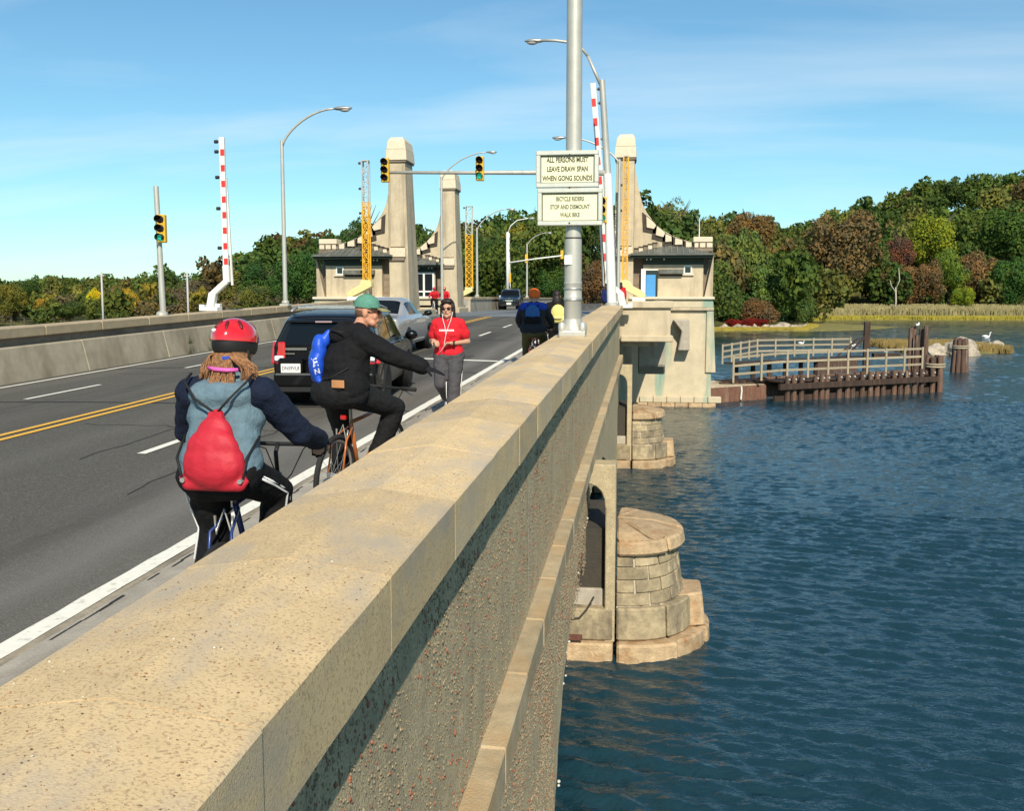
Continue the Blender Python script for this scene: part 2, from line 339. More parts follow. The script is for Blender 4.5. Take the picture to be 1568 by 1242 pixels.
# ------------------------------------------------------------------ land
def sm(t): t = min(1.0, max(0.0, t)); return t * t * (3 - 2 * t)
def shore(x):
    pts = [(-900, 175), (-160, 165), (-60, 150), (-25, 128), (-14, 112), (2, 112), (5, 150), (12, 200), (30, 206), (36, 232), (44, 292), (60, 303), (130, 305), (200, 300), (900, 330)]
    for (a, ya), (b, yb) in zip(pts, pts[1:]):
        if a <= x <= b: return ya + (yb - ya) * (x - a) / (b - a)
    return 200
def land(x, y):
    d = y - shore(x)
    if d < 0: return WATER + max(-2.0, d * 0.12)
    z = WATER + 0.9 * sm(d / 9) + 0.6 * sm(d / 40)
    hp = [(-900, 0), (-220, 0), (-200, 1), (-150, 1), (-125, 1), (-105, 8), (-80, 12), (-50, 12), (-20, 14), (0, 17), (30, 17), (60, 20), (90, 29), (120, 40), (150, 41), (900, 41)]
    hill = 0
    for (a, ha), (b, hb_) in zip(hp, hp[1:]):
        if a <= x <= b: hill = ha + (hb_ - ha) * (x - a) / (b - a)
    hill *= sm((d - 12) / (130 if x > -30 else 170))
    z += hill * (1 + 0.10 * noise.noise(Vector((x * 0.012, y * 0.012, 0))))
    rc = sm((abs(x + 7.2) - 8) / 10)                     # road corridor
    if y > 108: z = z * rc + (1.05 + 0.0 * y) * (1 - rc) if y < 235 else z
    return z
xs = np.concatenate([np.arange(-900, -200, 25), np.arange(-200, 260, 6), np.arange(260, 900, 25)]); ys = np.concatenate([np.arange(104, 340, 4), np.arange(340, 700, 14), np.arange(700, 1500, 60)])
V = [(x, y, land(x, y)) for y in ys for x in xs]; nx = len(xs)
Fq = [(j * nx + i, j * nx + i + 1, (j + 1) * nx + i + 1, (j + 1) * nx + i) for j in range(len(ys) - 1) for i in range(nx - 1)]
LANDM = mat('bank_earth_and_grass', (0.11, 0.105, 0.035), 0.95, var=0.25, nscale=0.12, col2=(0.06, 0.065, 0.022), c2pos=(0.4, 0.6), bump=0.3, bscale=2, spec=0.1, coords='World')
lo = link('terrain', np_mesh('terrain', V, Fq), LANDM); setp(lo, 'earth bank and wooded hills on the far shore', kind='structure')
lo.data.polygons.foreach_set('use_smooth', [True] * len(lo.data.polygons))

# ------------------------------------------------------------------ road
XL, XR = -12.75, -3.22
def crown(x): return 0.10 * max(0.0, 1 - ((x + 8.1) / 5.0) ** 2)
def strip(name, x0, x1, y0, y1, dz, m, parent=None, step=1.0, nxs=1, wob=0.0):
    ny = max(1, int((y1 - y0) / step)); v = []; f = []
    for j in range(ny + 1):
        y = y0 + (y1 - y0) * j / ny
        for i in range(nxs + 1):
            x = x0 + (x1 - x0) * i / nxs; e = wob * noise.noise(Vector((x * 3, y * 2.5, 0))) if wob and i in (0, nxs) else 0
            v.append((x + e, y, gz(y) + crown(x) + dz))
    f = [(j * (nxs + 1) + i, j * (nxs + 1) + i + 1, (j + 1) * (nxs + 1) + i + 1, (j + 1) * (nxs + 1) + i) for j in range(ny) for i in range(nxs)]
    return link(name, np_mesh(name, v, f), m, parent)
road = strip('road', XL, XR, -12, 235, 0.0, ASPH, None, 1.0, 24); setp(road, 'worn grey asphalt road crossing the bridge', kind='structure')
DECK = mat('draw_span_deck', (0.17, 0.18, 0.185), 0.7, var=0.12, nscale=1.0, bump=0.4, bscale=50, stain=(0.10, 0.105, 0.11), sscale=(0.6, 0.05, 1), spos=(0.45, 0.65), coords='World')
dk = strip('draw_span_deck', XL, XR, 53.5, 78, 0.006, DECK, None, 1.0, 24); setp(dk, 'paler grey roadway of the draw span between the towers', kind='structure')
strip('edge_line', -3.64, -3.50, -8, 53, 0.009, WHITE, road, 0.3, 1, 0.012)
strip('edge_line', -12.25, -12.13, -8, 150, 0.009, WHITE, road, 1.0, 1)
strip('gutter', -3.495, -3.225, -8, 53, 0.007, mat('gutter_concrete', (0.33, 0.28, 0.20), .9, var=.2, nscale=5, bump=.4, bscale=60, stain=(.17, .145, .11), sscale=(6, 1.2, 1), spos=(.45, .65), coords='World'), road)
for yy in np.arange(-7.2, 54, 6.1):
    strip('lane_dash', -5.84, -5.73, yy + 12.2 if False else yy, yy + 2.6, 0.009, WHITE, road)
    strip('lane_dash', -10.42, -10.32, yy - 1.2, yy + 1.2, 0.009, WHITE, road)
strip('double_yellow_line', -8.26, -8.16, -8, 53, 0.009, YELLOW, road); strip('double_yellow_line', -8.03, -7.93, -8, 53, 0.009, YELLOW, road)
strip('stop_line', -5.6, -3.66, 25.2, 25.5, 0.010, WHITE, road)
for yy in (85, 100, 115): strip('lane_dash', -5.84, -5.73, yy, yy + 3, 0.009, WHITE, road)
# expansion joints: narrow dark seams across the road
SEAM = mat('tar_seam', (0.022, 0.021, 0.02), 0.8, var=0.1)
for yy in (15.6, 22.2, 33.5): strip('expansion_joint', XL + .1, XR - .05, yy, yy + 0.07, 0.005, SEAM, road, 0.07, 24)
# tar filled cracks and a few darker repair patches
rc_ = random.Random(21)
for k in range(9):
    cx_, cy_ = rc_.uniform(-12, -3.9), rc_.uniform(3, 40); al = rc_.random() < .45; mb = MB(); pts_ = []
    for i in range(14): pts_.append((cx_ + (i * .22 if not al else 0) + rc_.uniform(-.05, .05), cy_ + (i * .35 if al else 0) + rc_.uniform(-.09, .09)))
    wd_ = rc_.uniform(.005, .011)
    for (ax, ay), (bx_, by_) in zip(pts_, pts_[1:]):
        if max(ax, bx_) > -3.7: break
        n_ = Vector((-(by_ - ay), bx_ - ax, 0)).normalized() * wd_; q = lambda x, y: (x, y, gz(y) + crown(x) + .0045)
        mb.add([q(ax - n_.x, ay - n_.y), q(ax + n_.x, ay + n_.y), q(bx_ + n_.x, by_ + n_.y), q(bx_ - n_.x, by_ - n_.y)], [(0, 1, 2, 3)])
    if mb.f: mb.build('tar_crack', SEAM, road)
PATCH = mat('asphalt_patch', (0.062, 0.058, 0.05), .85, var=.2, nscale=9, bump=.7, bscale=60, speck=(.15, .135, .11), speck_scale=38, speck_pos=(.62, .76), coords='World')
for x0_, x1_, y0_, y1_ in ((-5.2, -4.5, 22, 27), (-7.6, -6.7, 30, 36)): strip('repair_patch', x0_, x1_, y0_, y1_, .0035, PATCH, road, .3, 4, .05)
# raised sidewalk with kerb on the right
SWALK = mat('sidewalk_concrete', (0.36, 0.325, 0.265), 0.9, var=0.15, nscale=2, bump=0.4, bscale=60, stain=(0.21, 0.18, 0.14), sscale=(3, 0.5, 1), spos=(0.48, 0.68), coords='World')
sw = MB()
for j in range(-10, 100):
    y0, y1 = j, j + 1; a, b = gz(y0), gz(y1); x0, x1 = -3.22, -1.45
    sw.hexa([(x0, y0, a - .3), (x1, y0, a - .3), (x1, y1, b - .3), (x0, y1, b - .3), (x0, y0, a + .15), (x1, y0, a + .15), (x1, y1, b + .15), (x0, y1, b + .15)])
swo = sw.build('sidewalk', SWALK); setp(swo, 'narrow raised concrete sidewalk along the near parapet', kind='structure')
# dark slot along the kerb and small patches of grit
gm = MB()
for j in range(0, 120):
    y0 = 1.5 + j * 0.16; 
    if rnd.random() < 0.45: continue
    x0 = -3.19 + rnd.uniform(-.012, .012); wdt = rnd.uniform(.006, .02)
    gm.add([(x0, y0, gz(y0) + .1535), (x0 + wdt, y0 + .02, gz(y0) + .1535), (x0 + wdt, y0 + .17, gz(y0 + .17) + .1535), (x0 - .002, y0 + .17, gz(y0 + .17) + .1535)], [(0, 1, 2, 3)])
gm.build('kerb_crack', SEAM, swo)
# bridge body below the deck
bd = MB()
for y0, y1 in ((-12, 12), (12, 34), (34, 55), (78, 112)):
    bd.hexa([(-13.3, y0, gz(y0) - 1.15), (-1.6, y0, gz(y0) - 1.15), (-1.6, y1, gz(y1) - 1.15), (-13.3, y1, gz(y1) - 1.15), (-13.3, y0, gz(y0) - .25), (-1.6, y0, gz(y0) - .25), (-1.6, y1, gz(y1) - .25), (-13.3, y1, gz(y1) - .25)])
setp(bd.build('bridge_deck', CONC), 'concrete slab under the roadway', kind='structure')

# ------------------------------------------------------------------ near parapet and spandrel wall
wall = empty('bridge_parapet', (-1.2, 0, 0), 0, 'near concrete bridge wall topped with long tan coping stones, running towards the right gatehouse', 'wall')
def wp(o):                                        # keep world placement under the parent empty
    o.parent = wall; o.matrix_parent_inverse = Matrix.Translation((1.2, 0, 0)); return o
# coping stones
cl = 1.18; y = -2.62; ci = 0
while y < 38.0:
    L_ = cl if y + cl < 37.5 else 38.2 - y
    y0, y1 = y + 0.003, y + L_ - 0.003; dx = rnd.uniform(-.004, .004); dz = rnd.uniform(-.003, .003)
    mb = MB(); prof = [(-1.57, 0.835), (-.836, 0.835), (-.836, 1.10), (-.845, 1.108), (-1.20, 1.158), (-1.555, 1.108), (-1.57, 1.095)]
    vs = []
    ns = 5
    for k in range(ns + 1):
        yy = y0 + (y1 - y0) * k / ns
        for (px, pz) in prof: vs.append((px + dx + .0035 * noise.noise(Vector((px * 9, yy * 5, 1))), yy, pz + dz + gz(yy) + .003 * noise.noise(Vector((px * 7, yy * 6, 5)))))
    K = len(prof); fs = [tuple(range(K)), tuple(ns * K + i for i in range(K - 1, -1, -1))]
    fs += [(k * K + i, k * K + (i + 1) % K, (k + 1) * K + (i + 1) % K, (k + 1) * K + i) for k in range(ns) for i in range(K)]
    wp(mb.add(vs, fs).build('coping_stone', TAN)); y += L_; ci += 1
# mortar bed that closes the joints
mb = MB(); mp_ = [(-1.564, .838), (-.842, .838), (-.842, 1.099), (-1.20, 1.152), (-1.558, 1.099)]
for j in range(-3, 38): mb.add([(px, j, gz(j) + pz) for px, pz in mp_] + [(px, j + 1, gz(j + 1) + pz) for px, pz in mp_], [(i, (i + 1) % 5, (i + 1) % 5 + 5, i + 5) for i in range(5)])
wp(mb.build('mortar_bed', mat('dark_joint', (0.07, 0.055, 0.035), 0.95, var=0.2, coords='World')))
WX = -0.955
# loose grit, droppings and chips lying on the coping
def grit(name, m, n, seed, s0, s1, y1):
    g_ = np.random.default_rng(seed); oc = np.array([(1, 0, 0), (-1, 0, 0), (0, 1, 0), (0, -1, 0), (0, 0, .5), (0, 0, -.5)], np.float32); of = np.array([(0, 2, 4), (2, 1, 4), (1, 3, 4), (3, 0, 4), (2, 0, 5), (1, 2, 5), (3, 1, 5), (0, 3, 5)])
    yy = .8 + (y1 - .8) * g_.random(n) ** 1.7; xx = -.86 - .68 * g_.random(n); zz_ = np.array([gz(a) for a in yy]) + 1.158 - np.abs(xx + 1.2) / .355 * .05; s = s0 + (s1 - s0) * g_.random(n) ** 3
    v = oc[None] * (s[:, None, None] * (.6 + .8 * g_.random((n, 6, 1)))) + np.stack([xx, yy, zz_ + s * .1], 1)[:, None, :]
    o = link(name, np_mesh(name, v.reshape(-1, 3), (of[None] + (np.arange(n) * 6)[:, None, None]).reshape(-1, 3)), m); setp(o, kind='stuff'); return wp(o)
grit('pale_grit', mat('pale_grit', (.72, .66, .52), .8, var=.15), 260, 4, .0015, .0055, 9); grit('dark_grit', mat('dark_grit', (.16, .11, .06), .9, var=.3), 1500, 5, .0012, .0045, 9); grit('brown_grit', mat('brown_grit', (.40, .24, .11), .9, var=.3), 2200, 6, .0015, .005, 10)
def face_wall(name, y0, y1, zt, zb, x, thick, m, step=0.5, rough=0.0, nz_=8):
    """a wall sheet with thickness; zt and zb are functions of y"""
    ny = int((y1 - y0) / step); v = []; f = []
    for j in range(ny + 1):
        yy = y0 + (y1 - y0) * j / ny; a, b = zt(yy), zb(yy)
        for i in range(nz_ + 1):
            zz_ = b + (a - b) * i / nz_
            v.append((x + (rough * noise.noise(Vector((yy * 2.7, zz_ * 2.7, 3))) if rough else 0), yy, zz_))
        v.append((x - thick, yy, a)); v.append((x - thick, yy, b))
    k = nz_ + 3
    for j in range(ny):
        A, B = j * k, (j + 1) * k
        ring = list(range(k))
        for i in range(k): f.append((A + ring[i], A + ring[(i + 1) % k], B + ring[(i + 1) % k], B + ring[i]))
    f.append(tuple(range(k))); f.append(tuple(ny * k + i for i in range(k - 1, -1, -1)))
    mb = MB().add(v, f); return mb.build(name, m)
wp(face_wall('wall_face', -3, 38, lambda y: gz(y) + .845, lambda y: gz(y) - .72, WX, 0.6, AGG, 0.25, 0.006))
def soffit(y):                                     # underside of the spandrel: solid abutment, then a haunch up to the girder
    pts = [(-4, -5.5), (10.2, -5.5), (11.2, -3.6), (12.0, -2.85), (12.8, -2.45), (13.8, -2.2), (15.0, -1.92), (16.4, -1.68), (18.5, -1.45), (21, -1.40), (24, -1.62), (27, -2.2), (30, -3.1), (32, -4.3), (38.5, -4.6)]
    for (a, za), (b, zb_) in zip(pts, pts[1:]):
        if a <= y <= b: return za + (zb_ - za) * (y - a) / (b - a) + (0.05 * noise.noise(Vector((y * 3.1, 0, 0))) + .03 * noise.noise(Vector((y * 9, 0, 0))) if y > 11 else 0)
    return -1.3
wp(face_wall('spandrel_face', -3, 38, lambda y: gz(y) - .955, soffit, WX - .005, 0.55, AGG, 0.12, 0.008, 12))
# crumbling edge stones sticking out along the underside
mb = MB(); r2 = random.Random(5)
for k in range(34):
    yy = r2.uniform(8.5, 22) ; zz_ = soffit(yy) + r2.uniform(0, .04) if yy > 11.2 else r2.uniform(-3.3, -2.0)
    if yy <= 11.2: continue
    s = r2.uniform(.008, .022); mb.ell((WX + r2.uniform(-.01, .03), yy, zz_), (s, s * 1.5, s * .8), n=6, m=4)
setp(wp(mb.build('lime_nodules', mat('lime_white', (.6, .58, .5), .8, var=.1))), kind='stuff')
# ledge blocks
y = -2.4
while y < 37.6:
    L_ = 1.18; mb = MB(); y0, y1 = y + .008, y + L_ - .008; dx = rnd.uniform(-.005, .003)
    mb.hexa([(-1.4, y0, gz(y0) - .955), (-.805 + dx, y0, gz(y0) - .955), (-.805 + dx, y1, gz(y1) - .955), (-1.4, y1, gz(y1) - .955), (-1.4, y0, gz(y0) - .70), (-.805 + dx, y0, gz(y0) - .715), (-.805 + dx, y1, gz(y1) - .715), (-1.4, y1, gz(y1) - .70)])
    wp(mb.build('ledge_block', LEDGE if 'LEDGE' in globals() else mat('ledge_stone', (0.42, 0.335, 0.21), 0.85, var=0.2, nscale=3, bump=0.5, bscale=60, objvar=0.16, stain=(0.48, 0.31, 0.15), sscale=(2, 1.2, 2), spos=(0.52, 0.75), coords='World', spec=0.2), bevel=.012)); y += L_
mb = MB()
for j in range(-3, 38): mb.hexa([(-1.4, j, gz(j) - .95), (-.83, j, gz(j) - .95), (-.83, j + 1, gz(j + 1) - .95), (-1.4, j + 1, gz(j + 1) - .95), (-1.4, j, gz(j) - .725), (-.83, j, gz(j) - .725), (-.83, j + 1, gz(j + 1) - .725), (-1.4, j + 1, gz(j + 1) - .725)])
wp(mb.build('ledge_joint', MORTAR))
# exposed pebbles (too many and too small to pick apart)
def pebbles(name, m, n, y0, y1, zlo, zhi, seed, smin, smax, x=WX, bias=1.8):
    g_ = np.random.default_rng(seed); oc = np.array([(1, 0, 0), (-1, 0, 0), (0, 1, 0), (0, -1, 0), (0, 0, 1), (0, 0, -1)], np.float32)
    of = np.array([(0, 2, 4), (2, 1, 4), (1, 3, 4), (3, 0, 4), (2, 0, 5), (1, 2, 5), (3, 1, 5), (0, 3, 5)])
    yy = y0 + (y1 - y0) * g_.random(n) ** bias; zz_ = np.array([gz(a) for a in yy]) + zlo + (zhi - zlo) * g_.random(n)
    keep = np.array([noise.noise(Vector((a * 1.6, b * 1.6, seed))) > -0.25 for a, b in zip(yy, zz_)]); yy = yy[keep]; zz_ = zz_[keep]; n = len(yy)
    s = smin + (smax - smin) * g_.random(n) ** 2
    sc = np.stack([s * .7, s * (.7 + .6 * g_.random(n)), s * (.8 + .7 * g_.random(n))], 1)
    v = oc[None] * sc[:, None, :] * (0.75 + 0.5 * g_.random((n, 6, 1))) + np.stack([np.full(n, x) + s * .12, yy, zz_], 1)[:, None, :]
    f = of[None] + (np.arange(n) * 6)[:, None, None]
    o = link(name, np_mesh(name, v.reshape(-1, 3), f.reshape(-1, 3)), m); setp(o, kind='stuff'); return wp(o)
PR = mat('red_pebble', (0.28, 0.105, 0.06), 0.8, var=0.35, nscale=9, coords='World'); PT = mat('tan_pebble', (0.30, 0.24, 0.15), 0.85, var=0.3, nscale=9, coords='World'); PG = mat('grey_pebble', (0.24, 0.195, 0.125), 0.85, var=0.3, nscale=9, coords='World')
pebbles('red_pebbles', PR, 3200, 1.0, 20, -.70, .82, 3, .005, .0125); pebbles('tan_pebbles', PT, 7000, 1.0, 16, -.70, .82, 8, .004, .010); pebbles('grey_pebbles', PG, 7000, 1.0, 16, -.70, .82, 11, .005, .0125)
pebbles('abutment_pebbles', PT, 5000, 5.5, 11.0, -3.9, -2.5, 28, .006, .017, WX - .005, 1.0); pebbles('abutment_red_pebbles', PR, 900, 5.5, 11.0, -3.9, -2.5, 29, .006, .016, WX - .005, 1.0); pebbles('lower_tan_pebbles', PT, 10000, 3.5, 18, -2.7, -.97, 18, .006, .017, WX - .005, 1.3); pebbles('lower_grey_pebbles', PG, 8000, 3.5, 18, -2.5, -.97, 21, .006, .017, WX - .005, 1.3); pebbles('lower_red_pebbles', PR, 2600, 3.5, 18, -2.5, -.97, 23, .006, .016, WX - .005, 1.3)
# white lime streaks running down from joints
LIME = mat('lime_streak', (.74, .70, .60), .8, var=.12)
for yy, z0, z1, wd in ((8.3, .45, -.55, .011), (13.6, .75, -.6, .016), (10.9, -1.25, -2.1, .016), (18.2, .6, -.4, .018), (22.0, .4, -.68, .02), (26.5, -1.0, -1.8, .03), (17.5, -1.0, -1.6, .022), (6.7, -1.2, -2.0, .014)):
    mb = MB(); n = 14
    for k in range(n):
        a = z0 + (z1 - z0) * k / n; b = z0 + (z1 - z0) * (k + 1) / n; e = lambda t: yy + .03 * noise.noise(Vector((yy, t * 4, 0)))
        x = (WX if z0 > -.9 else WX - .005) + .009
        mb.add([(x, e(a) - wd * (.5 + .5 * rnd.random()), gz(yy) + a), (x, e(a) + wd * .7, gz(yy) + a), (x, e(b) + wd * .7, gz(yy) + b), (x, e(b) - wd * .7, gz(yy) + b)], [(0, 1, 2, 3)])
    wp(mb.build('lime_streak', LIME))

# bay: the wall steps out over the water in front of the gatehouse
bay = empty('bridge_bay', (-.9, 38.2, 0), 0, 'pale concrete bay that steps out over the water where the near wall ends', 'wall')
def kid(o, p): o.parent = p; o.matrix_parent_inverse = Matrix.Translation(p.location).inverted(); return o
g0 = gz(38.2)
kid(MB().bb((-1.45, 38.25, g0 - .18), (.90, 38.75, g0 + 1.02)).build('wall', CONCL, bevel=.02), bay)
kid(MB().bb((-.9, 38.12, g0 + .98), (1.0, 38.85, g0 + 1.24)).build('coping', CONCL, bevel=.03), bay)
kid(MB().bb((-.92, 38.13, g0 - .26), (1.0, 38.9, g0 - .03)).build('band', CONCL, bevel=.03), bay)
kid(MB().bb((.45, 38.751, g0 - .18), (.895, 57, g0 + 1.06)).build('side_wall', CONCL), bay)
kid(MB().bb((.40, 38.86, g0 + 1.03), (.99, 57, g0 + 1.24)).build('side_coping', CONCL, bevel=.02), bay)
kid(MB().bb((-1.45, 38.76, g0 - .45), (.44, 57, g0 - .05)).build('floor', CONC), bay)
for yy in (42, 52):
    kid(MB().prism([(yy, g0 - .27), (yy + .9, g0 - .27), (yy + .9, g0 - 1.5), (yy + .6, g0 - 1.8), (yy + .1, g0 - 1.4)], 'x', -.3, .8).build('corbel', CONC, bevel=.05), bay)

# ------------------------------------------------------------------ river piers
def pier(y0, label, first):
    p = empty('bridge_pier', (-.5, y0, WATER), 0, label, 'pier', 'granite river piers'); b = WATER
    # plan of the rounded nose: starts at the flat front, runs round to the back
    def plan(t, grow):                              # t 0..1 along the front half then back
        a = math.pi * (t - .5); half = 1.35 + grow; reach = 1.16 + grow * 1.7
        return Vector((-.46 + reach * max(0, math.cos(a)) ** .8, y0 + 1.45 + half * math.sin(a), 0))
    def ring(name, z0, z1, g0_, g1_, n, m, depth=.45, off=0.0, rough=.02, bev=.02):
        ed_ = sorted(set([0.0, 1.0] + [(k + off) / n for k in range(n + 1) if 0 < (k + off) / n < 1]))
        for ta, tb in zip(ed_, ed_[1:]):
            t0 = ta + .004; t1 = tb - .004
            q = []; S = 4
            out0 = [plan(t0 + (t1 - t0) * i / S, g0_) for i in range(S + 1)]; out1 = [plan(t0 + (t1 - t0) * i / S, g1_) for i in range(S + 1)]
            c = Vector((-.46, y0 + 1.45, 0)); e = rnd.uniform(-rough, rough)
            mb = MB(); vs = []
            for oo, z in ((out0, z0), (out1, z1)):
                for v in oo:
                    d = (v - c); d.z = 0; dn = d.normalized(); vs.append(v + dn * e + Vector((0, 0, z)))
                if depth is None: vs.append(c + Vector((0, 0, z + (.05 if z == z1 else 0))))
                else:
                    for v in reversed(oo):
                        d = (v - c); dn = d.normalized(); vs.append(v - dn * depth + Vector((0, 0, z)))
            K = 2 * (S + 1) if depth is not None else S + 2
            fs = [tuple(range(K - 1, -1, -1)), tuple(range(K, 2 * K))] + [(i, (i + 1) % K, (i + 1) % K + K, i + K) for i in range(K)]
            kid(mb.add(vs, fs).build(name, m, bevel=bev), p)
    ring('footing_stone', b - .5, b + .28, .30, .28, 5, GRANW, .8, rough=.04, bev=.04)
    ring('base_stone', b + .29, b + .84, .12, .10, 5, GRAN, .6, .0, .02, .03)
    ring('nose_block', b + .29, b + .90, .42, .36, 5, GRANW, .5, 0) if False else None
    ring('mortar_core', b + .80, b + 1.705, -.010, -.095, 10, MORTAR, None, 0, 0, 0)
    hs = [.85, 1.07, 1.29, 1.51, 1.70]
    for i in range(4): ring('stone_block', b + hs[i] + .006, b + hs[i + 1] - .006, .015 - .02 * i, -.005 - .02 * i, 7, GRAN, .35, .5 * (i % 2), .012, .012)
    ring('cap_stone', b + 1.71, b + 1.95, .03, .0, 4, GRANW, None, 0, .01, .04)
    ring('cap_top', b + 1.952, b + 2.05, -.04, -.30, 3, GRANW, None, .5, .005, .03)
    # cutwater tip block standing on the footing
    kid(MB().hexa([(.50, y0 + .80, b + .285), (1.10, y0 + 1.0, b + .285), (1.10, y0 + 1.9, b + .285), (.50, y0 + 2.1, b + .285), (.50, y0 + .85, b + .84), (1.04, y0 + 1.05, b + .88), (1.04, y0 + 1.85, b + .88), (.50, y0 + 2.05, b + .84)]).build('cutwater_block', GRANW, bevel=.03), p)
    # body under the deck; upper walls coloured near-black for the arch's shade
    kid(MB().bb((-12.6, y0 + .16, b - .8), (-.60, y0 + 2.74, b + 1.12)).build('pier_wall', CONC, bevel=.02), p); kid(MB().bb((-12.6, y0 + .24, b + 1.121), (-.60, y0 + 2.72, b + 2.14)).build('damp_wall', SHADE_STONE), p); kid(MB().bb((-12.5, y0 + .3, b + 2.141), (-1.10, y0 + 2.6, gz(y0) - 1.1)).build('upper_wall', SHADE_STONE, bevel=.02), p)
    for k in range(6):                              # coursed masonry at the foot of the flat wall
        for c_ in range(2): kid(MB().bb((-.47 - (k + 1) * .8 + .01, y0 - .06 - .12 * (1 - c_), b - .5 + c_ * .79), (-.47 - k * .8 - .01, y0 + .2, b + .28 + c_ * .56)).build('footing_stone', GRANW if c_ == 0 else GRAN, bevel=.03), p)
    tz = gz(y0) - .96; kid(MB().prism([(-.97, tz), (-.455, tz), (-.455, b + .27), (-.62, b + .27), (-.62, tz - .75), (-.64, tz - .58), (-.69, tz - .45), (-.77, tz - .37), (-.87, tz - .33), (-.97, tz - .32)], 'y', y0 - .04, y0 + .5).build('pilaster', AGG, bevel=.015), p)
    # drooping cable and bracket
    kid(MB().tube([(-.80 - .12 * k, y0 - .07, b + 1.05 - .35 * math.sin(math.pi * min(1, k / 5)) - .02 * k) for k in range(6)] + [(-2.4, y0 - .06, b + .72)], .018, 6).build('cable', mat('dark_cable', (.05, .045, .04), .7), p), p) if first else None
    if first: kid(MB().bb((-1.25, y0 - .24, b + .34), (-.98, y0 - .20, b + .44)).build('rusty_plate', mat('rust_plate', (.12, .045, .03), .8, var=.3), bevel=.005), p)
    return p
pier(16.75, 'nearest granite river pier with rounded nose and orange capstone', True)
pier(36.2, 'farther granite river pier below the concrete bay', False)

# ------------------------------------------------------------------ far-side parapet with a concrete barrier in front
lw = empty('bridge_parapet', (-13.2, 0, 0), 0, 'low concrete wall with tan coping along the left edge of the road', 'wall')
BARR = mat('barrier_concrete', (0.38, 0.325, 0.23), 0.9, var=0.12, nscale=1.5, bump=0.4, bscale=40, stain=(.22, .18, .12), sscale=(1.2, 1.2, .5), spos=(.45, .68), coords='World')
LCOP = mat('left_coping', (0.44, 0.345, 0.215), 0.85, var=0.1, nscale=2, bump=0.4, bscale=60, objvar=0.08, coords='World', stain=(.33, .26, .18), sscale=(1.5, 1.5, 1.5), spos=(.55, .75))
def seg(name, x0, x1, y0, y1, h0, h1, m, par, bev=0.0, x0t=None, x1t=None):
    x0t = x0 if x0t is None else x0t; x1t = x1 if x1t is None else x1t
    o = MB().hexa([(x0, y0, gz(y0) + h0), (x1, y0, gz(y0) + h0), (x1, y1, gz(y1) + h0), (x0, y1, gz(y1) + h0), (x0t, y0, gz(y0) + h1), (x1t, y0, gz(y0) + h1), (x1t, y1, gz(y1) + h1), (x0t, y1, gz(y1) + h1)]).build(name, m, bevel=bev)
    return kid(o, par)
y = 2.0
while y < 52.5:
    l = 2.36; seg('coping_stone', -13.55, -12.98, y + .008, y + l - .008, .88, 1.10 + rnd.uniform(-.006, .006), LCOP, lw, .02); y += l
y = 2.0
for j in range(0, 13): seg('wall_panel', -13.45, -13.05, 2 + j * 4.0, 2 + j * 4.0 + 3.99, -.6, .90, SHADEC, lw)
for j in range(0, 13): seg('barrier_panel', -13.02, -12.62, 2 + j * 4.0, 2 + j * 4.0 + 3.985, -.05, .72, BARR, lw, .02, -12.98, -12.80)
# grass tufts sprouting at the foot of the barrier
TUFT = mat('weed_green', (.10, .14, .03), .9, var=.3, transl=.2)
mb = MB()
for yy in (27.2, 28.6):
    for k in range(16):
        a = rnd.uniform(0, 6.28); l = rnd.uniform(.12, .4); bx = -12.6 + rnd.uniform(0, .05); by = yy + rnd.uniform(-.15, .15)
        mb.add([(bx, by - .012, gz(by) + .3), (bx, by + .012, gz(by) + .3), (bx + .06 * math.cos(a), by + .1 * math.sin(a), gz(by) + .3 + l)], [(0, 1, 2)])
        mb.add([(bx, by - .012, gz(by)), (bx, by + .012, gz(by)), (bx + .10 * math.cos(a), by + .15 * math.sin(a), gz(by) + l)], [(0, 1, 2)])
o = mb.build('weeds', TUFT); setp(o, 'green weeds growing against the foot of the left barrier', 'weeds', kind='stuff')
# continuation beyond the draw span
lw2 = empty('bridge_parapet', (-13.2, 78, 0), 0, 'low concrete wall left of the road beyond the draw span', 'wall')
for j in range(9):
    seg('wall_panel', -13.45, -13.05, 76 + j * 8, 76 + j * 8 + 7.95, -.6, .90, CONC, lw2); seg('coping_stone', -13.55, -12.98, 76 + j * 8 + .02, 76 + j * 8 + 7.93, .90, 1.10, LCOP, lw2, .02)
rw2 = empty('bridge_parapet', (-1.3, 78, 0), 0, 'low concrete wall right of the road beyond the draw span', 'wall')
for j in range(5): seg('wall_panel', -1.6, -1.2, 78 + j * 8, 78 + j * 8 + 7.95, -.6, .95, CONC, rw2); seg('coping_stone', -1.7, -1.1, 78 + j * 8 + .02, 78 + j * 8 + 7.93, .95, 1.12, LCOP, rw2, .02)

# ------------------------------------------------------------------ draw-span gatehouses with towers
ROOFM = mat('seamed_metal_roof', (0.10, 0.105, 0.088), 0.55, var=0.15, nscale=2, bump=0.2, bscale=20, coords='World', stain=(.19, .19, .16), sscale=(2, .5, 2), spos=(.5, .7))
SEAMM = mat('roof_seam', (.21, .215, .18), .5, var=.1)
TRIM = mat('brown_trim', (0.055, 0.042, 0.032), 0.8, var=0.2); LBLK = mat('light_block', (0.64, 0.55, 0.40), 0.85, var=0.08, nscale=2, coords='World', bump=.2, bscale=20)
DGLASS = mat('dark_glass', (0.012, 0.016, 0.02), 0.06, var=0, spec=0.6); WFR = mat('white_frame', (0.74, 0.74, 0.70), 0.5, var=.05); BLUE = mat('blue_door', (0.07, 0.29, 0.60), 0.45, var=.08); SOFF = mat('green_dark_soffit', (0.035, 0.055, 0.042), 0.8, var=.2)
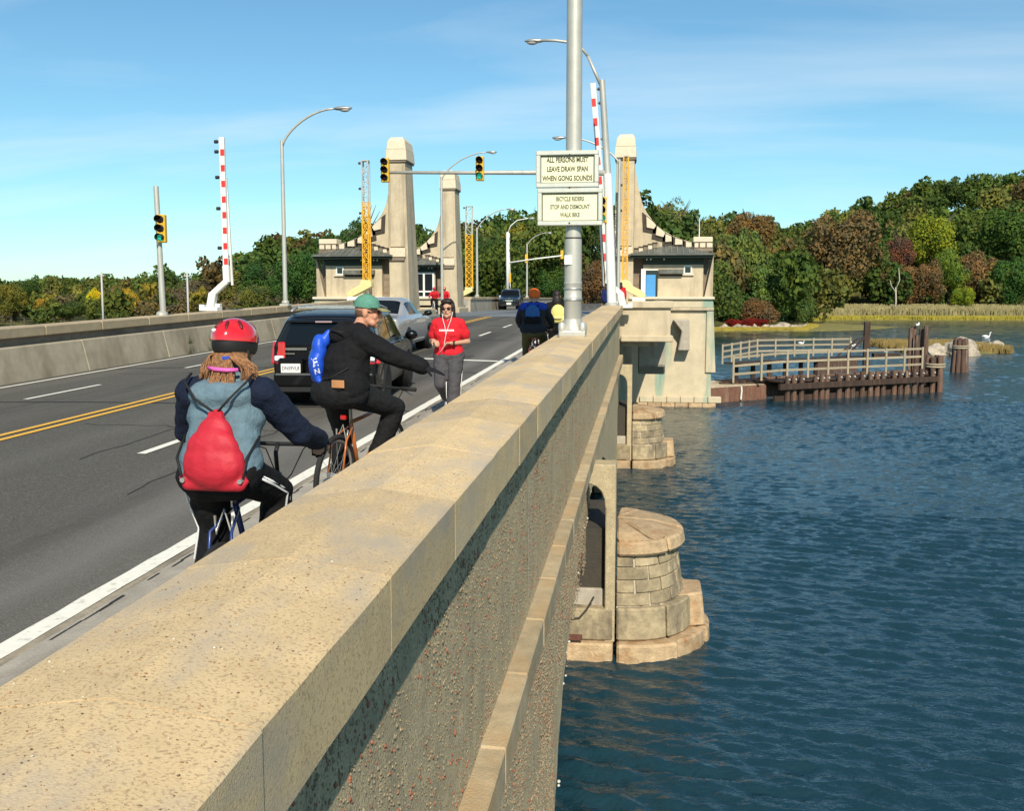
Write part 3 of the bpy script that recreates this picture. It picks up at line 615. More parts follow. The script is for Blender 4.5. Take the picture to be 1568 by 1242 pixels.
def gatehouse(mirror, Y0, label, style):
    g = empty('gatehouse', ((-15.2 + 1.2) if mirror else -1.2, Y0, 1.12), 0, label, 'gatehouse', 'gatehouses of the draw span')
    mx = (lambda x: -15.2 - x) if mirror else (lambda x: x)
    Y = lambda y: Y0 + y
    def bx(name, a, b, m, bev=0.0):
        return kid(MB().bb((mx(a[0]), Y(a[1]), a[2]), (mx(b[0]), Y(b[1]), b[2])).build(name, m, bevel=bev), g)
    def ex(name, poly, y0, y1, m, bev=0.0, par=None):
        return kid(MB().prism([(mx(p[0]), p[1]) for p in poly], 'y', Y(y0), Y(y1)).build(name, m, bevel=bev), par or g) if par is None else MB().prism([(mx(p[0]), p[1]) for p in poly], 'y', Y(y0), Y(y1)).build(name, m, bevel=bev)
    # ---- tower: tapering shaft with recessed panel, corbel, cap
    def frust(name, x0, x1, y0, y1, z0, X0, X1, Y0_, Y1_, z1, m, bev=.02):
        p = [(mx(x0), Y(y0), z0), (mx(x1), Y(y0), z0), (mx(x1), Y(y1), z0), (mx(x0), Y(y1), z0), (mx(X0), Y(Y0_), z1), (mx(X1), Y(Y0_), z1), (mx(X1), Y(Y1_), z1), (mx(X0), Y(Y1_), z1)]
        return kid(MB().hexa(p).build(name, m, bevel=bev), g)
    frust('tower_shaft', -2.05, -.74, .1, 3.4, -5.0, -1.72, -.74, .1, 1.9, 9.72, CONCL)
    frust('front_panel', -1.66, -.84, .02, .11, 5.0, -1.60, -.86, .04, .11, 9.55, CONCL)
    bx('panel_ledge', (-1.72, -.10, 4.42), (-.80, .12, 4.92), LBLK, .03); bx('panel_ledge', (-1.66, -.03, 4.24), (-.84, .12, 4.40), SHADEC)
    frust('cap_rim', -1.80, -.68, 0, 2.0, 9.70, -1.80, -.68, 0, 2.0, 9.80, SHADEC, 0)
    frust('tower_cap', -1.84, -.64, -.06, 2.06, 9.80, -1.80, -.66, -.02, 2.02, 10.40, LBLK, .02); frust('tower_cap', -1.78, -.68, 0, 2.0, 10.41, -1.72, -.72, .06, 1.94, 10.85, LBLK, .02)
    frust('cap_top', -1.72, -.72, .08, 1.92, 10.85, -1.55, -.85, .3, 1.7, 11.1, LBLK, .02)
    # ---- curved buttress sweeping down from the tower
    cv = [(-.74, 9.6), (-.62, 8.9), (-.48, 8.15), (-.30, 7.45), (-.05, 6.92), (.30, 6.45), (.62, 6.12), (1.0, 5.84), (1.4, 5.60), (2.0, 5.38), (2.60, 5.22)]
    if not mirror and style == 'near': pass
    kid(MB().prism([(mx(p[0]), p[1]) for p in [(-.75, 2.2)] + cv + [(2.60, 2.2)]], 'y', Y(1.2), Y(1.7)).build('curved_buttress', CONCL, bevel=.02), g)
    # brown outlined light blocks along the sweep
    hexes = [[(-.12, 6.78), (.30, 6.44), (.56, 6.16), (.40, 5.92), (-.08, 6.02)], [(.50, 6.22), (.80, 5.98), (1.06, 5.74), (.92, 5.46), (.42, 5.60)], [(.98, 5.76), (1.38, 5.58), (1.40, 5.24), (.98, 5.20)], [(1.52, 5.52), (2.0, 5.36), (2.0, 5.06), (1.50, 5.06)], [(2.12, 5.30), (2.50, 5.22), (2.50, 4.92), (2.12, 4.92)]]
    for h in hexes:
        c = (sum(p[0] for p in h) / len(h), sum(p[1] for p in h) / len(h))
        big = [(c[0] + (p[0] - c[0]) * 1.42 - .03, c[1] + (p[1] - c[1]) * 1.40 - .06) for p in h]
        kid(MB().prism([(mx(p[0]), p[1]) for p in big], 'y', Y(1.14), Y(1.68)).build('block_outline', TRIM), g)
        kid(MB().prism([(mx(c[0] + (p[0] - c[0]) * .84), c[1] + (p[1] - c[1]) * .84) for p in h], 'y', Y(1.04), Y(1.80)).build('light_block', LBLK, bevel=.02), g)
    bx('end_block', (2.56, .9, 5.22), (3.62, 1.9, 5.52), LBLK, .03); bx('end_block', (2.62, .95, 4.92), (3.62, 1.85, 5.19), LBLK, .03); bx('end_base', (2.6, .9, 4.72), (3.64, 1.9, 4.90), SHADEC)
    for k in range(2): bx('block_groove', (2.85 + .38 * k, .93, 4.92), (2.92 + .38 * k, .96, 5.18), TRIM)
    # stepped brown flashing on the roof slope
    for k in range(5): bx('flashing_step', (-.72 + .26 * k, .7, 4.62 + .07 * k), (-.48 + .26 * k, 1.2, 4.86 + .075 * k), LBLK if k % 2 else SHADEC, .01); bx('flashing_cap', (-.74 + .26 * k, .66, 4.86 + .075 * k), (-.46 + .26 * k, 1.2, 4.92 + .075 * k), TRIM)
    # ---- building
    bx('wall', (-.2, .55, 2.1), (3.12, 6.2, 4.55), CONCL, .02)
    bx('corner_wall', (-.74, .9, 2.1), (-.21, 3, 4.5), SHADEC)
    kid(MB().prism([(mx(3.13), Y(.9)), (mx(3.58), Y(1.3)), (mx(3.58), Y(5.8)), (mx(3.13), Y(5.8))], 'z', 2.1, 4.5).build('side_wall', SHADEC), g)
    kid(MB().prism([(mx(3.20), 2.18), (mx(3.66), 2.18), (mx(3.66), 4.5)], 'y', Y(.5), Y(1.0)).build('side_buttress', CONCL), g)
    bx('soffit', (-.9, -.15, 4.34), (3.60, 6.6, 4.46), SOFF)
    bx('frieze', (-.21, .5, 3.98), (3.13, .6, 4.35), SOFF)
    e = 4.47
    rf = kid(MB().add([(mx(-1.0), Y(-.3), e), (mx(3.66), Y(-.3), e), (mx(3.66), Y(6.8), e), (mx(-1.0), Y(6.8), e), (mx(.9), Y(1.18), 5.02), (mx(1.9), Y(1.18), 5.02), (mx(1.9), Y(5.2), 5.02), (mx(.9), Y(5.2), 5.02), (mx(-1.0), Y(-.3), e + .07), (mx(3.66), Y(-.3), e + .07), (mx(3.66), Y(6.8), e + .07), (mx(-1.0), Y(6.8), e + .07)],
        [(0, 1, 9, 8), (1, 2, 10, 9), (2, 3, 11, 10), (3, 0, 8, 11), (8, 9, 5, 4), (9, 10, 6, 5), (10, 11, 7, 6), (11, 8, 4, 7), (4, 5, 6, 7), (3, 2, 1, 0)]).build('roof', ROOFM), g)
    for k in range(15):                               # standing seams on the front slope
        xb = -.85 + k * .315; f_ = min(1.0, max(0.0, (xb + 1.0) / 1.9)) if xb < .9 else (1.0 if xb < 1.9 else max(0.0, (3.66 - xb) / 1.76))
        xt = min(1.9, max(.9, xb)) if f_ >= 1 else xb
        o = MB().bar((mx(xb), Y(-.29), e + .085), (mx(xt), Y(-.3 + 1.46 * f_), e + .085 + .48 * f_), .035, .06).build('seam', SEAMM); o.parent = rf
    for xx in (.0, .22, .95):
        kid(MB().ell((mx(xx), Y(.3), 4.27), (.05, .05, .06)).build('soffit_lamp', WFR, smooth=True), g)
    # ---- platform and river foundation
    bx('platform_coping', (-.95, -.15, 2.05), (3.72, 6.9, 2.2), LBLK, .02); bx('platform_wall', (-.9, 0, 1.62), (3.64, 6.8, 2.05), CONCG)
    bx('band', (.86, -.06, 1.44), (3.70, 6.85, 1.60), CONCL, .02)
    frust('foundation', -2.0, 3.66, .05, 7.2, -5, -2.0, 3.56, .15, 6.9, 1.46, CONCG, .04)
    frust('corner_buttress', 3.30, 3.86, -.03, 1.1, -2.0, 3.32, 3.66, .02, 1.0, 2.05, CONCG, .03)
    for k in range(6):
        for c_ in range(2): bx('footing_stone', (-.6 + k * .75 + .01 + .3 * c_, -.22 + .06 * c_, -4.4 + .72 * c_), (-.6 + (k + 1) * .75 - .01 + .3 * c_, .2, -3.69 + .36 * c_), GRANW if c_ == 0 else CONCG, .03)
    # corbels under the bay
    kid(MB().prism([(mx(1.45), .95), (mx(2.35), .95), (mx(2.4), -.75), (mx(1.75), -.75), (mx(1.95), .3)], 'y', Y(-.75), Y(.1)).build('corbel', CONC, bevel=.05), g)
    if style == 'near' and mirror:
        bx('slit_hood', (.2, .22, 3.45), (2.0, .56, 3.72), ROOFM, .02); bx('slit', (.25, .5, 3.34), (1.98, .552, 3.45), TRIM); w_ = bx('window', (2.04, .50, 3.46), (2.50, .553, 3.92), WFR)
        o = MB().bb((mx(2.12), Y(.47), 3.54), (mx(2.42), Y(.545), 3.84)).build('pane', DGLASS); o.parent = w_; bx('window_sill', (1.98, .42, 3.38), (2.60, .58, 3.45), LBLK)
    elif style == 'near':
        d = bx('door', (-.02, .42, 2.1), (.5, .47, 3.42), BLUE); bx('door_frame', (-.30, .46, 2.1), (-.05, .56, 3.75), WFR); bx('door_opening', (-.05, .5, 2.1), (.62, .555, 3.72), DGLASS)
        bx('transom', (-.05, .44, 3.66), (.62, .52, 3.72), WFR)
        bx('slit_hood', (.66, .22, 3.45), (2.0, .56, 3.72), ROOFM, .02); bx('slit', (.70, .5, 3.34), (1.98, .552, 3.45), TRIM)
        w_ = bx('window', (2.04, .50, 3.46), (2.50, .553, 3.92), WFR)
        o = MB().bb((mx(2.12), Y(.47), 3.54), (mx(2.42), Y(.545), 3.84)).build('pane', DGLASS); o.parent = w_
        bx('window_sill', (1.98, .42, 3.38), (2.60, .58, 3.45), LBLK)
    else:
        bx('glazing', (-.1, .49, 2.2), (2.9, .55, 3.95), DGLASS)
        for xx in (-.14, .55, 1.7, 2.8): bx('window_frame', (xx, .43, 2.15), (xx + .13, .56, 3.9), WFR)
        for zz_ in (2.15, 2.55, 3.85): bx('window_frame', (-.14, .44, zz_), (2.93, .55, zz_ + .1), WFR)
    return g
gatehouse(False, 57.6, 'pale concrete gatehouse with blue door and tall tower on the right, above the dock', 'near')
gatehouse(True, 57.0, 'nearer of the two left gatehouses, tall tower with slit window and metal roof', 'near')
gatehouse(True, 72.0, 'farther of the two left gatehouses, with white framed windows beside its tower', 'far')
o = empty('flag_pole', (2.9, 59, 5.5), 0, 'thin white pole on the roof end of the right gatehouse', 'pole'); MB().cyl((0, 0, 0), (0, 0, 1.1), .03, .02, 6).build('pole_shaft', WFR, o); MB().cyl((0, 0, -.05), (0, 0, .05), .06, .06, 8).build('base_flange', WFR, o)

# ------------------------------------------------------------------ street furniture
ALU = mat('brushed_aluminium', (0.52, 0.51, 0.47), 0.42, var=0.08, nscale=6, metal=0.75, stain=(.38, .37, .33), sscale=(6, 6, .6), spos=(.5, .75)); ALUP = mat('grey_pole_paint', (0.50, 0.49, 0.43), 0.5, var=0.06, nscale=3, metal=0.35, stain=(.36, .35, .31), sscale=(4, 4, .5), spos=(.52, .75)); WPOST = mat('white_post_paint', (.74, .74, .68), .5, var=.05, stain=(.5, .48, .42), sscale=(4, 4, .5), spos=(.55, .75))
DARK = mat('dark_metal', (.03, .03, .03), .5, var=.1); RED = mat('red_stripe', (.62, .035, .03), .5, var=.1); YEL = mat('yellow_steel', (.72, .37, .02), .5, var=.12, nscale=3, stain=(.38, .17, .03), sscale=(3, 3, 2), spos=(.55, .75)); YELP = mat('pale_yellow_steel', (.74, .62, .28), .5, var=.1); SIGY = mat('signal_yellow', (.72, .42, .03), .5, var=.06); OFFL = mat('unlit_lens', (.03, .015, .012), .3, var=0); GRN = mat('green_lens', (.02, .5, .32), .25, var=0, emit=(.05, .9, .6, .22)); DRK = mat('signal_visor', (.02, .02, .018), .6, var=0); LENS = mat('lamp_glass', (.42, .42, .40), .2, var=0)
def cobra(par, p, d):                    # cobra head at p pointing along d
    d = Vector(d).normalized(); a = math.atan2(d.y, d.x); rot = Matrix.Rotation(a, 3, 'Z')
    h = MB().ell(Vector(p) + d * .28, (.36, .13, .075), rot, 12, 8).build('lamp_head', ALU, par, True); MB().ell(Vector(p) + d * .36 - Vector((0, 0, .05)), (.19, .1, .08), rot, 12, 8).build('lamp_lens', LENS, h, True)
def lamp_post(x, y, base, hgt, side, label, arm=2.1, rise=1.15, r=.085, name='street_lamp', lean=0.0, armto=None):
    t = empty(name, (x, y, base), 0, label, 'street lamp', 'street lamps on the bridge')
    MB().tube([(0, 0, 0), (lean * .5, 0, hgt * .5), (lean, 0, hgt)], [r, r * .88, r * .72], 14).build('post', ALUP, t, 'auto')
    MB().box((0, 0, .04), (.34, .34, .08)).build('base_plate', ALUP, t, bevel=.01); MB().lathe([(r * 1.7, .08), (r * 1.6, .16), (r * 1.05, .22)], n=12).build('base_collar', ALUP, t, True)
    pts = []
    for k in range(11):
        u = k / 10; a = u * math.pi / 2; pts.append((lean + side * arm * (1 - math.cos(a)) ** .75 if u else lean, 0, hgt - .25 + rise * 1.1 * math.sin(a)))
    MB().tube(pts, [.05 - .014 * k / 10 for k in range(11)], 8).build('arm', ALUP, t, True)
    cobra(t, pts[-1], (side, 0, 0)); return t
lamp_post(-13.1, 36.3, gz(36.3) + 1.10, 5.95, 1, 'tall street lamp on the left wall beside the near gatehouse', 2.0, 1.2)
lamp_post(-1.35, 50, gz(50) + .1, 7.6, -1, 'street lamp standing just before the right tower', 2.6, 1.2)
lamp_post(-13.2, 80, 2.2, 5.4, 1, 'street lamp on the left wall just past the far yellow barrier', 2.4, 1.5, .1)
lamp_post(-13.2, 66, 1.3, 8.6, 1, 'street lamp whose arm reaches out from behind the farther left tower', 3.0, 1.6, .1)
lamp_post(-13.3, 115, 2.2, 6.0, 1, 'distant street lamp behind the orange helmeted cyclist', 2.2, 1.3, .11)
# signal head facing the camera
def signal(par, x, y, z, lit=True, s=1.0, name='signal_head', back=False):
    h = MB().box((x, y, z), (.34 * s, .22 * s, 1.02 * s)).build(name, SIGY, par, bevel=.03 * s)
    for k in range(3):
        zz_ = z + (.33 - .33 * k) * s; f = -1 if not back else 1
        MB().cyl((x, y + f * .115 * s, zz_), (x, y + f * .135 * s, zz_), .125 * s, None, 16).build('lens', GRN if (k == 2 and lit) else OFFL, h, True)
        vis = MB(); n = 12; vs = []
        for i in range(n + 1):
            a = R(-40) + R(260) * i / n; vs += [(x + .14 * s * math.cos(a), y + f * .11 * s, zz_ + .14 * s * math.sin(a)), (x + .14 * s * math.cos(a), y + f * .33 * s, zz_ + .14 * s * math.sin(a) + .01)]
        vis.add(vs, [(2 * i, 2 * i + 2, 2 * i + 3, 2 * i + 1) for i in range(n)]).build('visor', DRK, h, recalc=False)
    return h
# left signal post
t = empty('traffic_signal', (-13.2, 26.8, gz(26.8) + 1.1), 0, 'pole mounted traffic signal on the left wall showing green', 'traffic light', 'traffic signals at the draw span')
MB().cyl((.03, 0, 0), (-.05, 0, 3.5), .085, .07, 14).build('post', ALUP, t, 'auto'); MB().lathe([(.16, 0), (.15, .08), (.09, .12)], n=12).build('base', ALUP, t); signal(t, .13, -.12, 2.35, True, .74); MB().bar((0, -.05, 2.65), (.13, -.05, 2.65), .05).build('bracket', DARK, t)
# right combined signal mast and lamp
t = empty('traffic_signal', (-1.18, 36.0, gz(36) + 1.1), 0, 'tall white signal mast on the near wall, its arm reaching across the road', 'traffic light', 'traffic signals at the draw span')
MB().tube([(0, 0, 0), (-.20, 0, 4.55)], [.165, .15], 16).build('post', WPOST, t, 'auto'); MB().tube([(-.20, 0, 4.55), (-.42, 0, 7.7)], [.125, .10], 16).build('upper_post', ALUP, t, 'auto'); MB().lathe([(.24, -.05), (.23, .1), (.17, .14)], n=14).build('base', ALUP, t)
MB().tube([(-.25, 0, 4.58), (-1.6, 0, 4.62), (-4.6, 0, 4.66), (-8.0, 0, 4.72)], [.10, .09, .07, .055], 10).build('mast_arm', ALUP, t, True)
MB().tube([(-.9, 0, 8.5), (-.42, 0, 7.45)], .055, 8).build('lamp_arm', ALUP, t, True); MB().tube([(-.9, 0, 8.5), (-1.15, 0, 8.82), (-1.5, 0, 8.98), (-2.0, 0, 9.06), (-2.45, 0, 9.08)], .048, 8).build('lamp_arm', ALUP, t, True); cobra(t, (-2.45, 0, 9.07), (-1, 0, 0))
signal(t, -4.62, -.14, 4.78, True, .82); signal(t, -8.0, -.14, 4.78, False, .82); signal(t, -.36, -.3, 3.30, True, .86); MB().bar((-.2, -.1, 3.7), (-.36, -.25, 3.7), .06).build('bracket', SIGY, t); MB().bar((-.2, -.1, 2.9), (-.36, -.25, 2.9), .06).build('bracket', SIGY, t)
# far signal mast
t = empty('traffic_signal', (-13.2, 98, 2.3), 0, 'distant signal mast with arm and lamp, facing away, beyond the dark oncoming car', 'traffic light', 'traffic signals at the draw span')
MB().tube([(0, 0, 0), (0, 0, 6.1)], [.16, .13], 12).build('post', WPOST, t, True); MB().tube([(0, 0, 3.2), (3, 0, 3.6), (5.2, 0, 3.85)], .07, 8).build('mast_arm', WPOST, t, True); signal(t, 1.8, .1, 3.6, False, .8, back=True); signal(t, 5.2, .1, 3.95, False, .8, back=True); signal(t, .15, .2, 1.75, False, .9, back=True)
MB().tube([(0, 0, 6.0), (.3, 0, 6.7), (.9, 0, 7.2), (2, 0, 7.4)], .05, 8).build('lamp_arm', WPOST, t, True); cobra(t, (2, 0, 7.4), (1, 0, 0))
# striped warning gates
def striped_gate(x, y, base, h, lean, sgn, label, w=.17, n=8, lamps=True, double=True):
    t = empty('warning_gate', (x, y, base), 0, label, 'barrier', 'raised striped warning gates')
    A = Vector((.42 * sgn, 0, 1.0)); B = Vector((.42 * sgn + lean, 0, h))
    ar = MB().bar(A, B, w, .09, (0, 1, 0)).build('gate_arm', WPOST, t, bevel=.01)
    for k in range(n):
        u0 = .10 + k * .88 / n; u1 = u0 + .36 / n
        p0 = A.lerp(B, u0); p1 = A.lerp(B, u1); off = Vector((.02 * sgn, 0, 0))
        MB().bar(p0 + off, p1 + off, w * .72, .102, (0, 1, 0)).build('red_stripe', RED, ar)
    if double: MB().bar(A + Vector((w * .9 * sgn, .1, -.2)), A.lerp(B, .72) + Vector((w * .35 * sgn, .1, 0)), .06, .06).build('stay_bar', WPOST, t)
    pv = MB(); pv.bar((-.12 * sgn, 0, .05), (-.02 * sgn, 0, .55), .24, .22, (0, 1, 0)); pv.bar((-.06 * sgn, 0, .5), (.44 * sgn, 0, .92), .18, .2, (0, 1, 0)); pv.bar((.44 * sgn, 0, .88), (.42 * sgn, 0, 1.4), .2, .16, (0, 1, 0)); pv.build('pivot_arm', WPOST, t, bevel=.02)
    MB().box((-.1 * sgn, 0, .06), (.55, .4, .12)).build('base_plate', WPOST, t, bevel=.01); MB().box((-.38 * sgn, 0, .1), (.16, .2, .2)).build('junction_box', WPOST, t, bevel=.01); MB().box((.1 * sgn, .1, .12), (.14, .2, .22)).build('junction_box', WPOST, t, bevel=.01)
    if lamps:
        for u in (.22, .5, .72, .9, .97):
            p = A.lerp(B, u) - Vector((sgn * (w / 2 + .10), 0, 0)); q = MB().cyl(p + Vector((-.05, 0, 0)), p + Vector((.05, 0, 0)), .055, None, 10).build('warning_lamp', DARK, t); MB().bar(p, A.lerp(B, u), .025).build('lamp_bracket', DARK, q)
    return t
striped_gate(-13.35, 30.6, gz(30.6) + 1.10, 5.3, -.02, 1, 'raised red and white warning gate on the left wall between signal and lamp')
striped_gate(-.95, 37.6, gz(37.6) + 1.0, 8.0, -.62, -1, 'raised red and white warning gate leaning beside the tall signal mast', .20, 9)
striped_gate(-14.0, 101, 2.2, 6.3, .05, 1, 'distant raised red and white warning gate near the far signal mast', .28, 8, False)
# yellow lattice barriers
def lattice_gate(x, y, base, h, label, w=.34, sgn=1, top=None):
    t = empty('lattice_barrier', (x, y, base), 0, label, 'barrier', 'raised yellow lattice barriers')
    z0 = .9; z1 = z0 + (h - z0) * .66
    for a, b, m, nm in ((z0, z1, YEL, 'yellow_mast'), (z1, h, top or ALUP, 'white_mast')):
        for dy in (-.18, .18):
            for dx in (-w / 2, w / 2): MB().bar((dx, dy, a), (dx, dy, b), .065).build('chord', m, t)
            n = max(3, int((b - a) / .5)); zz_ = [a + (b - a) * i / n for i in range(n + 1)]; mb = MB()
            for i in range(n):
                s_ = 1 if i % 2 else -1
                if nm == 'yellow_mast': mb.bar((-s_ * w / 2, dy, zz_[i]), (s_ * w / 2, dy, zz_[i + 1]), .04); mb.bar((s_ * w / 2, dy, zz_[i]), (-s_ * w / 2, dy, zz_[i + 1]), .03)
                else: mb.bar((-s_ * w / 2, dy, zz_[i]), (s_ * w / 2, dy, zz_[i + 1]), .025)
                mb.bar((-w / 2, dy, zz_[i]), (w / 2, dy, zz_[i]), .03)
            mb.build('lattice_brace', m, t)
    for zz_ in (h * .35, h * .62, h * .8, h - .1):
        MB().box((-w / 2 - .14, 0, zz_), (.16, .12, .12)).build('warning_lamp', DARK, t)
    MB().box((0, 0, h + .02), (w + .06, .44, .06)).build('top_plate', ALUP, t)
    MB().box((0, 0, z0 - .04), (w + .16, .55, .12)).build('foot_plate', YELP, t, bevel=.01)
    MB().prism([(.3 * sgn, .85), (.32 * sgn, .55), (-.25 * sgn, .25), (-1.0 * sgn, -.1), (-1.15 * sgn, .1), (-.95 * sgn, .35), (-.4 * sgn, .62), (-.3 * sgn, .85)], 'y', -.28, .28).build('counterweight_arm', YELP, t, bevel=.03)
    MB().box((-.75 * sgn, 0, -.35), (.7, .6, .7)).build('drive_housing', WPOST, t, bevel=.03); return t
lattice_gate(-15.4, 55.8, 2.2, 7.4, 'near left yellow lattice barrier raised before the left gatehouse')
lattice_gate(-15.2, 88, 2.15, 7.8, 'far left yellow lattice barrier raised beyond the towers', .55)
lattice_gate(-1.15, 55.4, 2.15, 7.4, 'right yellow lattice barrier raised against the right tower', .24, -1, YEL)
MB_ = MB().box((-14.5, 55.4, 1.95), (.5, .4, .5)); o = MB_.build('control_box', WPOST, bevel=.03); setp(o, 'small white control cabinet beside the near left lattice barrier', 'cabinet')
# ---- big sign pole on the near parapet
t = empty('sign_pole', (-1.205, 17.05, gz(17.05) + 1.12), 0, 'thick grey pole on the parapet carrying two cream notice boards', 'pole')
pr = [(.148, .1), (.146, .62), (.152, .63), (.152, .66), (.145, .67), (.145, .86), (.150, .87), (.150, .90), (.142, .91), (.14, 1.62), (.132, 1.63), (.13, 3.2), (.125, 6.2)]
MB().lathe(pr, n=28).build('pole_shaft', ALUP, t, 'auto')
MB().lathe([(.142, 1.615), (.145, 1.62), (.145, 1.635), (.13, 1.64)], n=28).build('seam_ring', DARK, t, True)
b_ = MB().box((0, 0, .06), (.44, .44, .12)).build('base_plate', ALUP, t, bevel=.03, seg=2); MB().lathe([(.21, .12), (.2, .16), (.16, .26), (.15, .3)], n=20).build('base_flare', ALUP, t, 'auto')
for sx in (-1, 1):
    for sy in (-1, 1): MB().lathe([(.055, .10), (.06, .14), (.055, .22), (.03, .25)], (sx * .17, sy * .17, 0), 10).build('bolt_cover', ALUP, b_, 'auto')
for zz_ in (.60, .78): MB().lathe([(.15, zz_), (.155, zz_ + .005), (.155, zz_ + .03), (.15, zz_ + .035)], n=24).build('strap_band', ALU, t, True)
MB().box((-.07, -.14, 1.27), (.125, .03, .15)).build('sticker', mat('sticker_white', (.8, .79, .75), .6, var=.05), t); 
BOARD = mat('cream_board', (.80, .77, .50), .5, var=.03, nscale=2); FRM = mat('sign_frame_metal', (.56, .57, .50), .55, var=.07, nscale=5, metal=.3); INK = mat('sign_lettering', (.07, .075, .05), .6, var=0); INK2 = mat('faded_lettering', (.16, .17, .12), .6, var=0)
def board(z0, z1, x0, x1, lines, sz, lead, ink, sxs):
    zc = (z0 + z1) / 2; xc = (x0 + x1) / 2; yb = -.165
    p = MB().box((xc, yb, zc), (x1 - x0 - .06, .02, z1 - z0 - .06)).build('notice_board', BOARD, t)
    fw = .075
    for a, b, c, d in ((x0, x1, z1 - fw, z1), (x0, x1, z0, z0 + fw), (x0, x0 + fw, z0 + fw, z1 - fw), (x1 - fw, x1, z0 + fw, z1 - fw)):
        MB().bb((a, yb - .06, c), (b, yb + .03, d)).build('frame_bar', FRM, p, bevel=.012)
    for a, b, c, d in ((x0 + fw, x1 - fw, z1 - fw - .014, z1 - fw), (x0 + fw, x1 - fw, z0 + fw, z0 + fw + .012), (x0 + fw, x0 + fw + .012, z0 + fw, z1 - fw), (x1 - fw - .012, x1 - fw, z0 + fw, z1 - fw)):
        MB().bb((a, yb - .02, c), (b, yb - .011, d)).build('border_line', INK, p)
    for i, s_ in enumerate(lines):
        text('lettering', s_, sz, ink, p, (xc, yb - .0135, zc + lead * (len(lines) / 2 - .5 - i)), (R(90), 0, 0), .001, sx=sxs, bold=.0035)
    return p
board(2.43, 3.02, -.60, .42, ['ALL PERSONS MUST', 'LEAVE DRAW SPAN', 'WHEN GONG SOUNDS'], .115, .147, INK, .66)
board(1.82, 2.42, -.575, .485, ['BICYCLE RIDERS', 'STOP AND DISMOUNT', 'WALK BIKE'], .098, .128, INK2, .64)
for zz_ in (2.95, 2.43, 1.86): MB().cyl((-.05, -.235, zz_), (-.05, -.20, zz_), .014, None, 8).build('sign_bolt', DARK, t)
for zz_ in (1.95, 2.3, 2.6, 2.9): MB().box((0, -.09, zz_), (.3, .14, .05)).build('sign_clamp', ALU, t)
# utility poles on the left bank, far signs by the road
UP = mat('grey_wood_pole', (.45, .44, .42), .8, var=.1)
for x, y, h, lab in ((-78, 140, 6.5, 'pale utility pole among the shrubs at the far left'), (-65, 140, 6.4, 'pale utility pole just left of the pole mounted signal')):
    p = empty('utility_pole', (x, y, land(x, y) - .5 if y > shore(x) else -3.5), 0, lab, 'pole', 'utility poles on the left bank'); MB().cyl((0, 0, 0), (0, 0, h + 3), .17, .13, 8).build('pole_shaft', UP, p, True); MB().box((0, 0, h + 2.4), (.9, .2, .15)).build('crossarm', UP, p)
p = empty('road_sign', (-5.4, 170, 1.0), 0, 'small orange road sign beside the far end of the road', 'sign'); MB().cyl((0, 0, 0), (0, 0, 2.2), .06, None, 6).build('post', UP, p); MB().box((.3, -.1, 2.0), (1.5, .06, .9)).build('sign_panel', mat('orange_sign', (.6, .25, .12), .6, var=.1), p)

# ------------------------------------------------------------------ vehicles
BLKP = mat('black_car_paint', (.0025, .0025, .003), .3, var=0, spec=.3, coat=.25); GRYP = mat('grey_car_paint', (.36, .36, .355), .3, var=0, metal=.2, coat=.7); NVYP = mat('dark_car_paint', (.008, .010, .016), .22, var=0, coat=1.0)
GLAS = mat('car_glass', (.004, .005, .006), .05, var=0, spec=.3); RUB = mat('tyre_rubber', (.018, .018, .018), .85, var=.15, nscale=10); RIM = mat('alloy_rim', (.55, .55, .56), .28, var=.03, metal=.9); BLKT = mat('black_trim', (.012, .012, .012), .6, var=.05); TAIL = mat('tail_light_red', (.55, .012, .015), .12, var=0, spec=.6, coat=1); CLR = mat('clear_lamp', (.72, .74, .76), .08, var=0, spec=.7, coat=1); PLATE = mat('plate_white', (.75, .74, .66), .5, var=.04); PINK_ = mat('plate_ink', (.05, .06, .16), .6, var=0); CHROME = mat('chrome', (.75, .75, .75), .12, var=0, metal=1)
def crom(P, n):
    P = np.asarray(P, float); k = len(P); out = []
    for t in np.linspace(0, k - 1, n):
        i = min(int(t), k - 2); u = t - i; p0 = P[max(i - 1, 0)]; p1 = P[i]; p2 = P[i + 1]; p3 = P[min(i + 2, k - 1)]
        out.append(0.5 * (2 * p1 + (p2 - p0) * u + (2 * p0 - 5 * p1 + 4 * p2 - p3) * u * u + (3 * p1 - p0 - 3 * p2 + p3) * u ** 3))
    return np.array(out)
def wheel(par, x, y, r, w, side, nm='wheel', rim=None):
    h = MB().lathe([(r * .62, -w * .42), (r * .80, -w / 2), (r * .95, -w * .44), (r, -w * .28), (r, w * .28), (r * .95, w * .44), (r * .80, w / 2), (r * .62, w * .42)], (0, 0, 0), 32, 'x').build('wheel', RUB, par, 'auto', loc=(x, y, r))
    MB().lathe([(r * .66, -w * .3), (r * .66, w * .34), (r * .60, w * .42), (r * .57, w * .36), (r * .56, 0)], (0, 0, 0), 28, 'x').build('rim', RIM, h, 'auto', rot=(0, 0, 0 if side > 0 else math.pi))
    sp = MB()
    for k in range(6):
        a = k * math.pi / 3; sp.bar((side * w * .30, .04 * math.cos(a), .04 * math.sin(a)), (side * w * .34, r * .62 * math.cos(a), r * .62 * math.sin(a)), r * .15, .03, (1, 0, 0))
    sp.lathe([(r * .16, 0), (r * .15, side * w * .38), (r * .02, side * w * .4)], (0, 0, 0), 12, 'x'); sp.build('spoke', RIM, h); return h
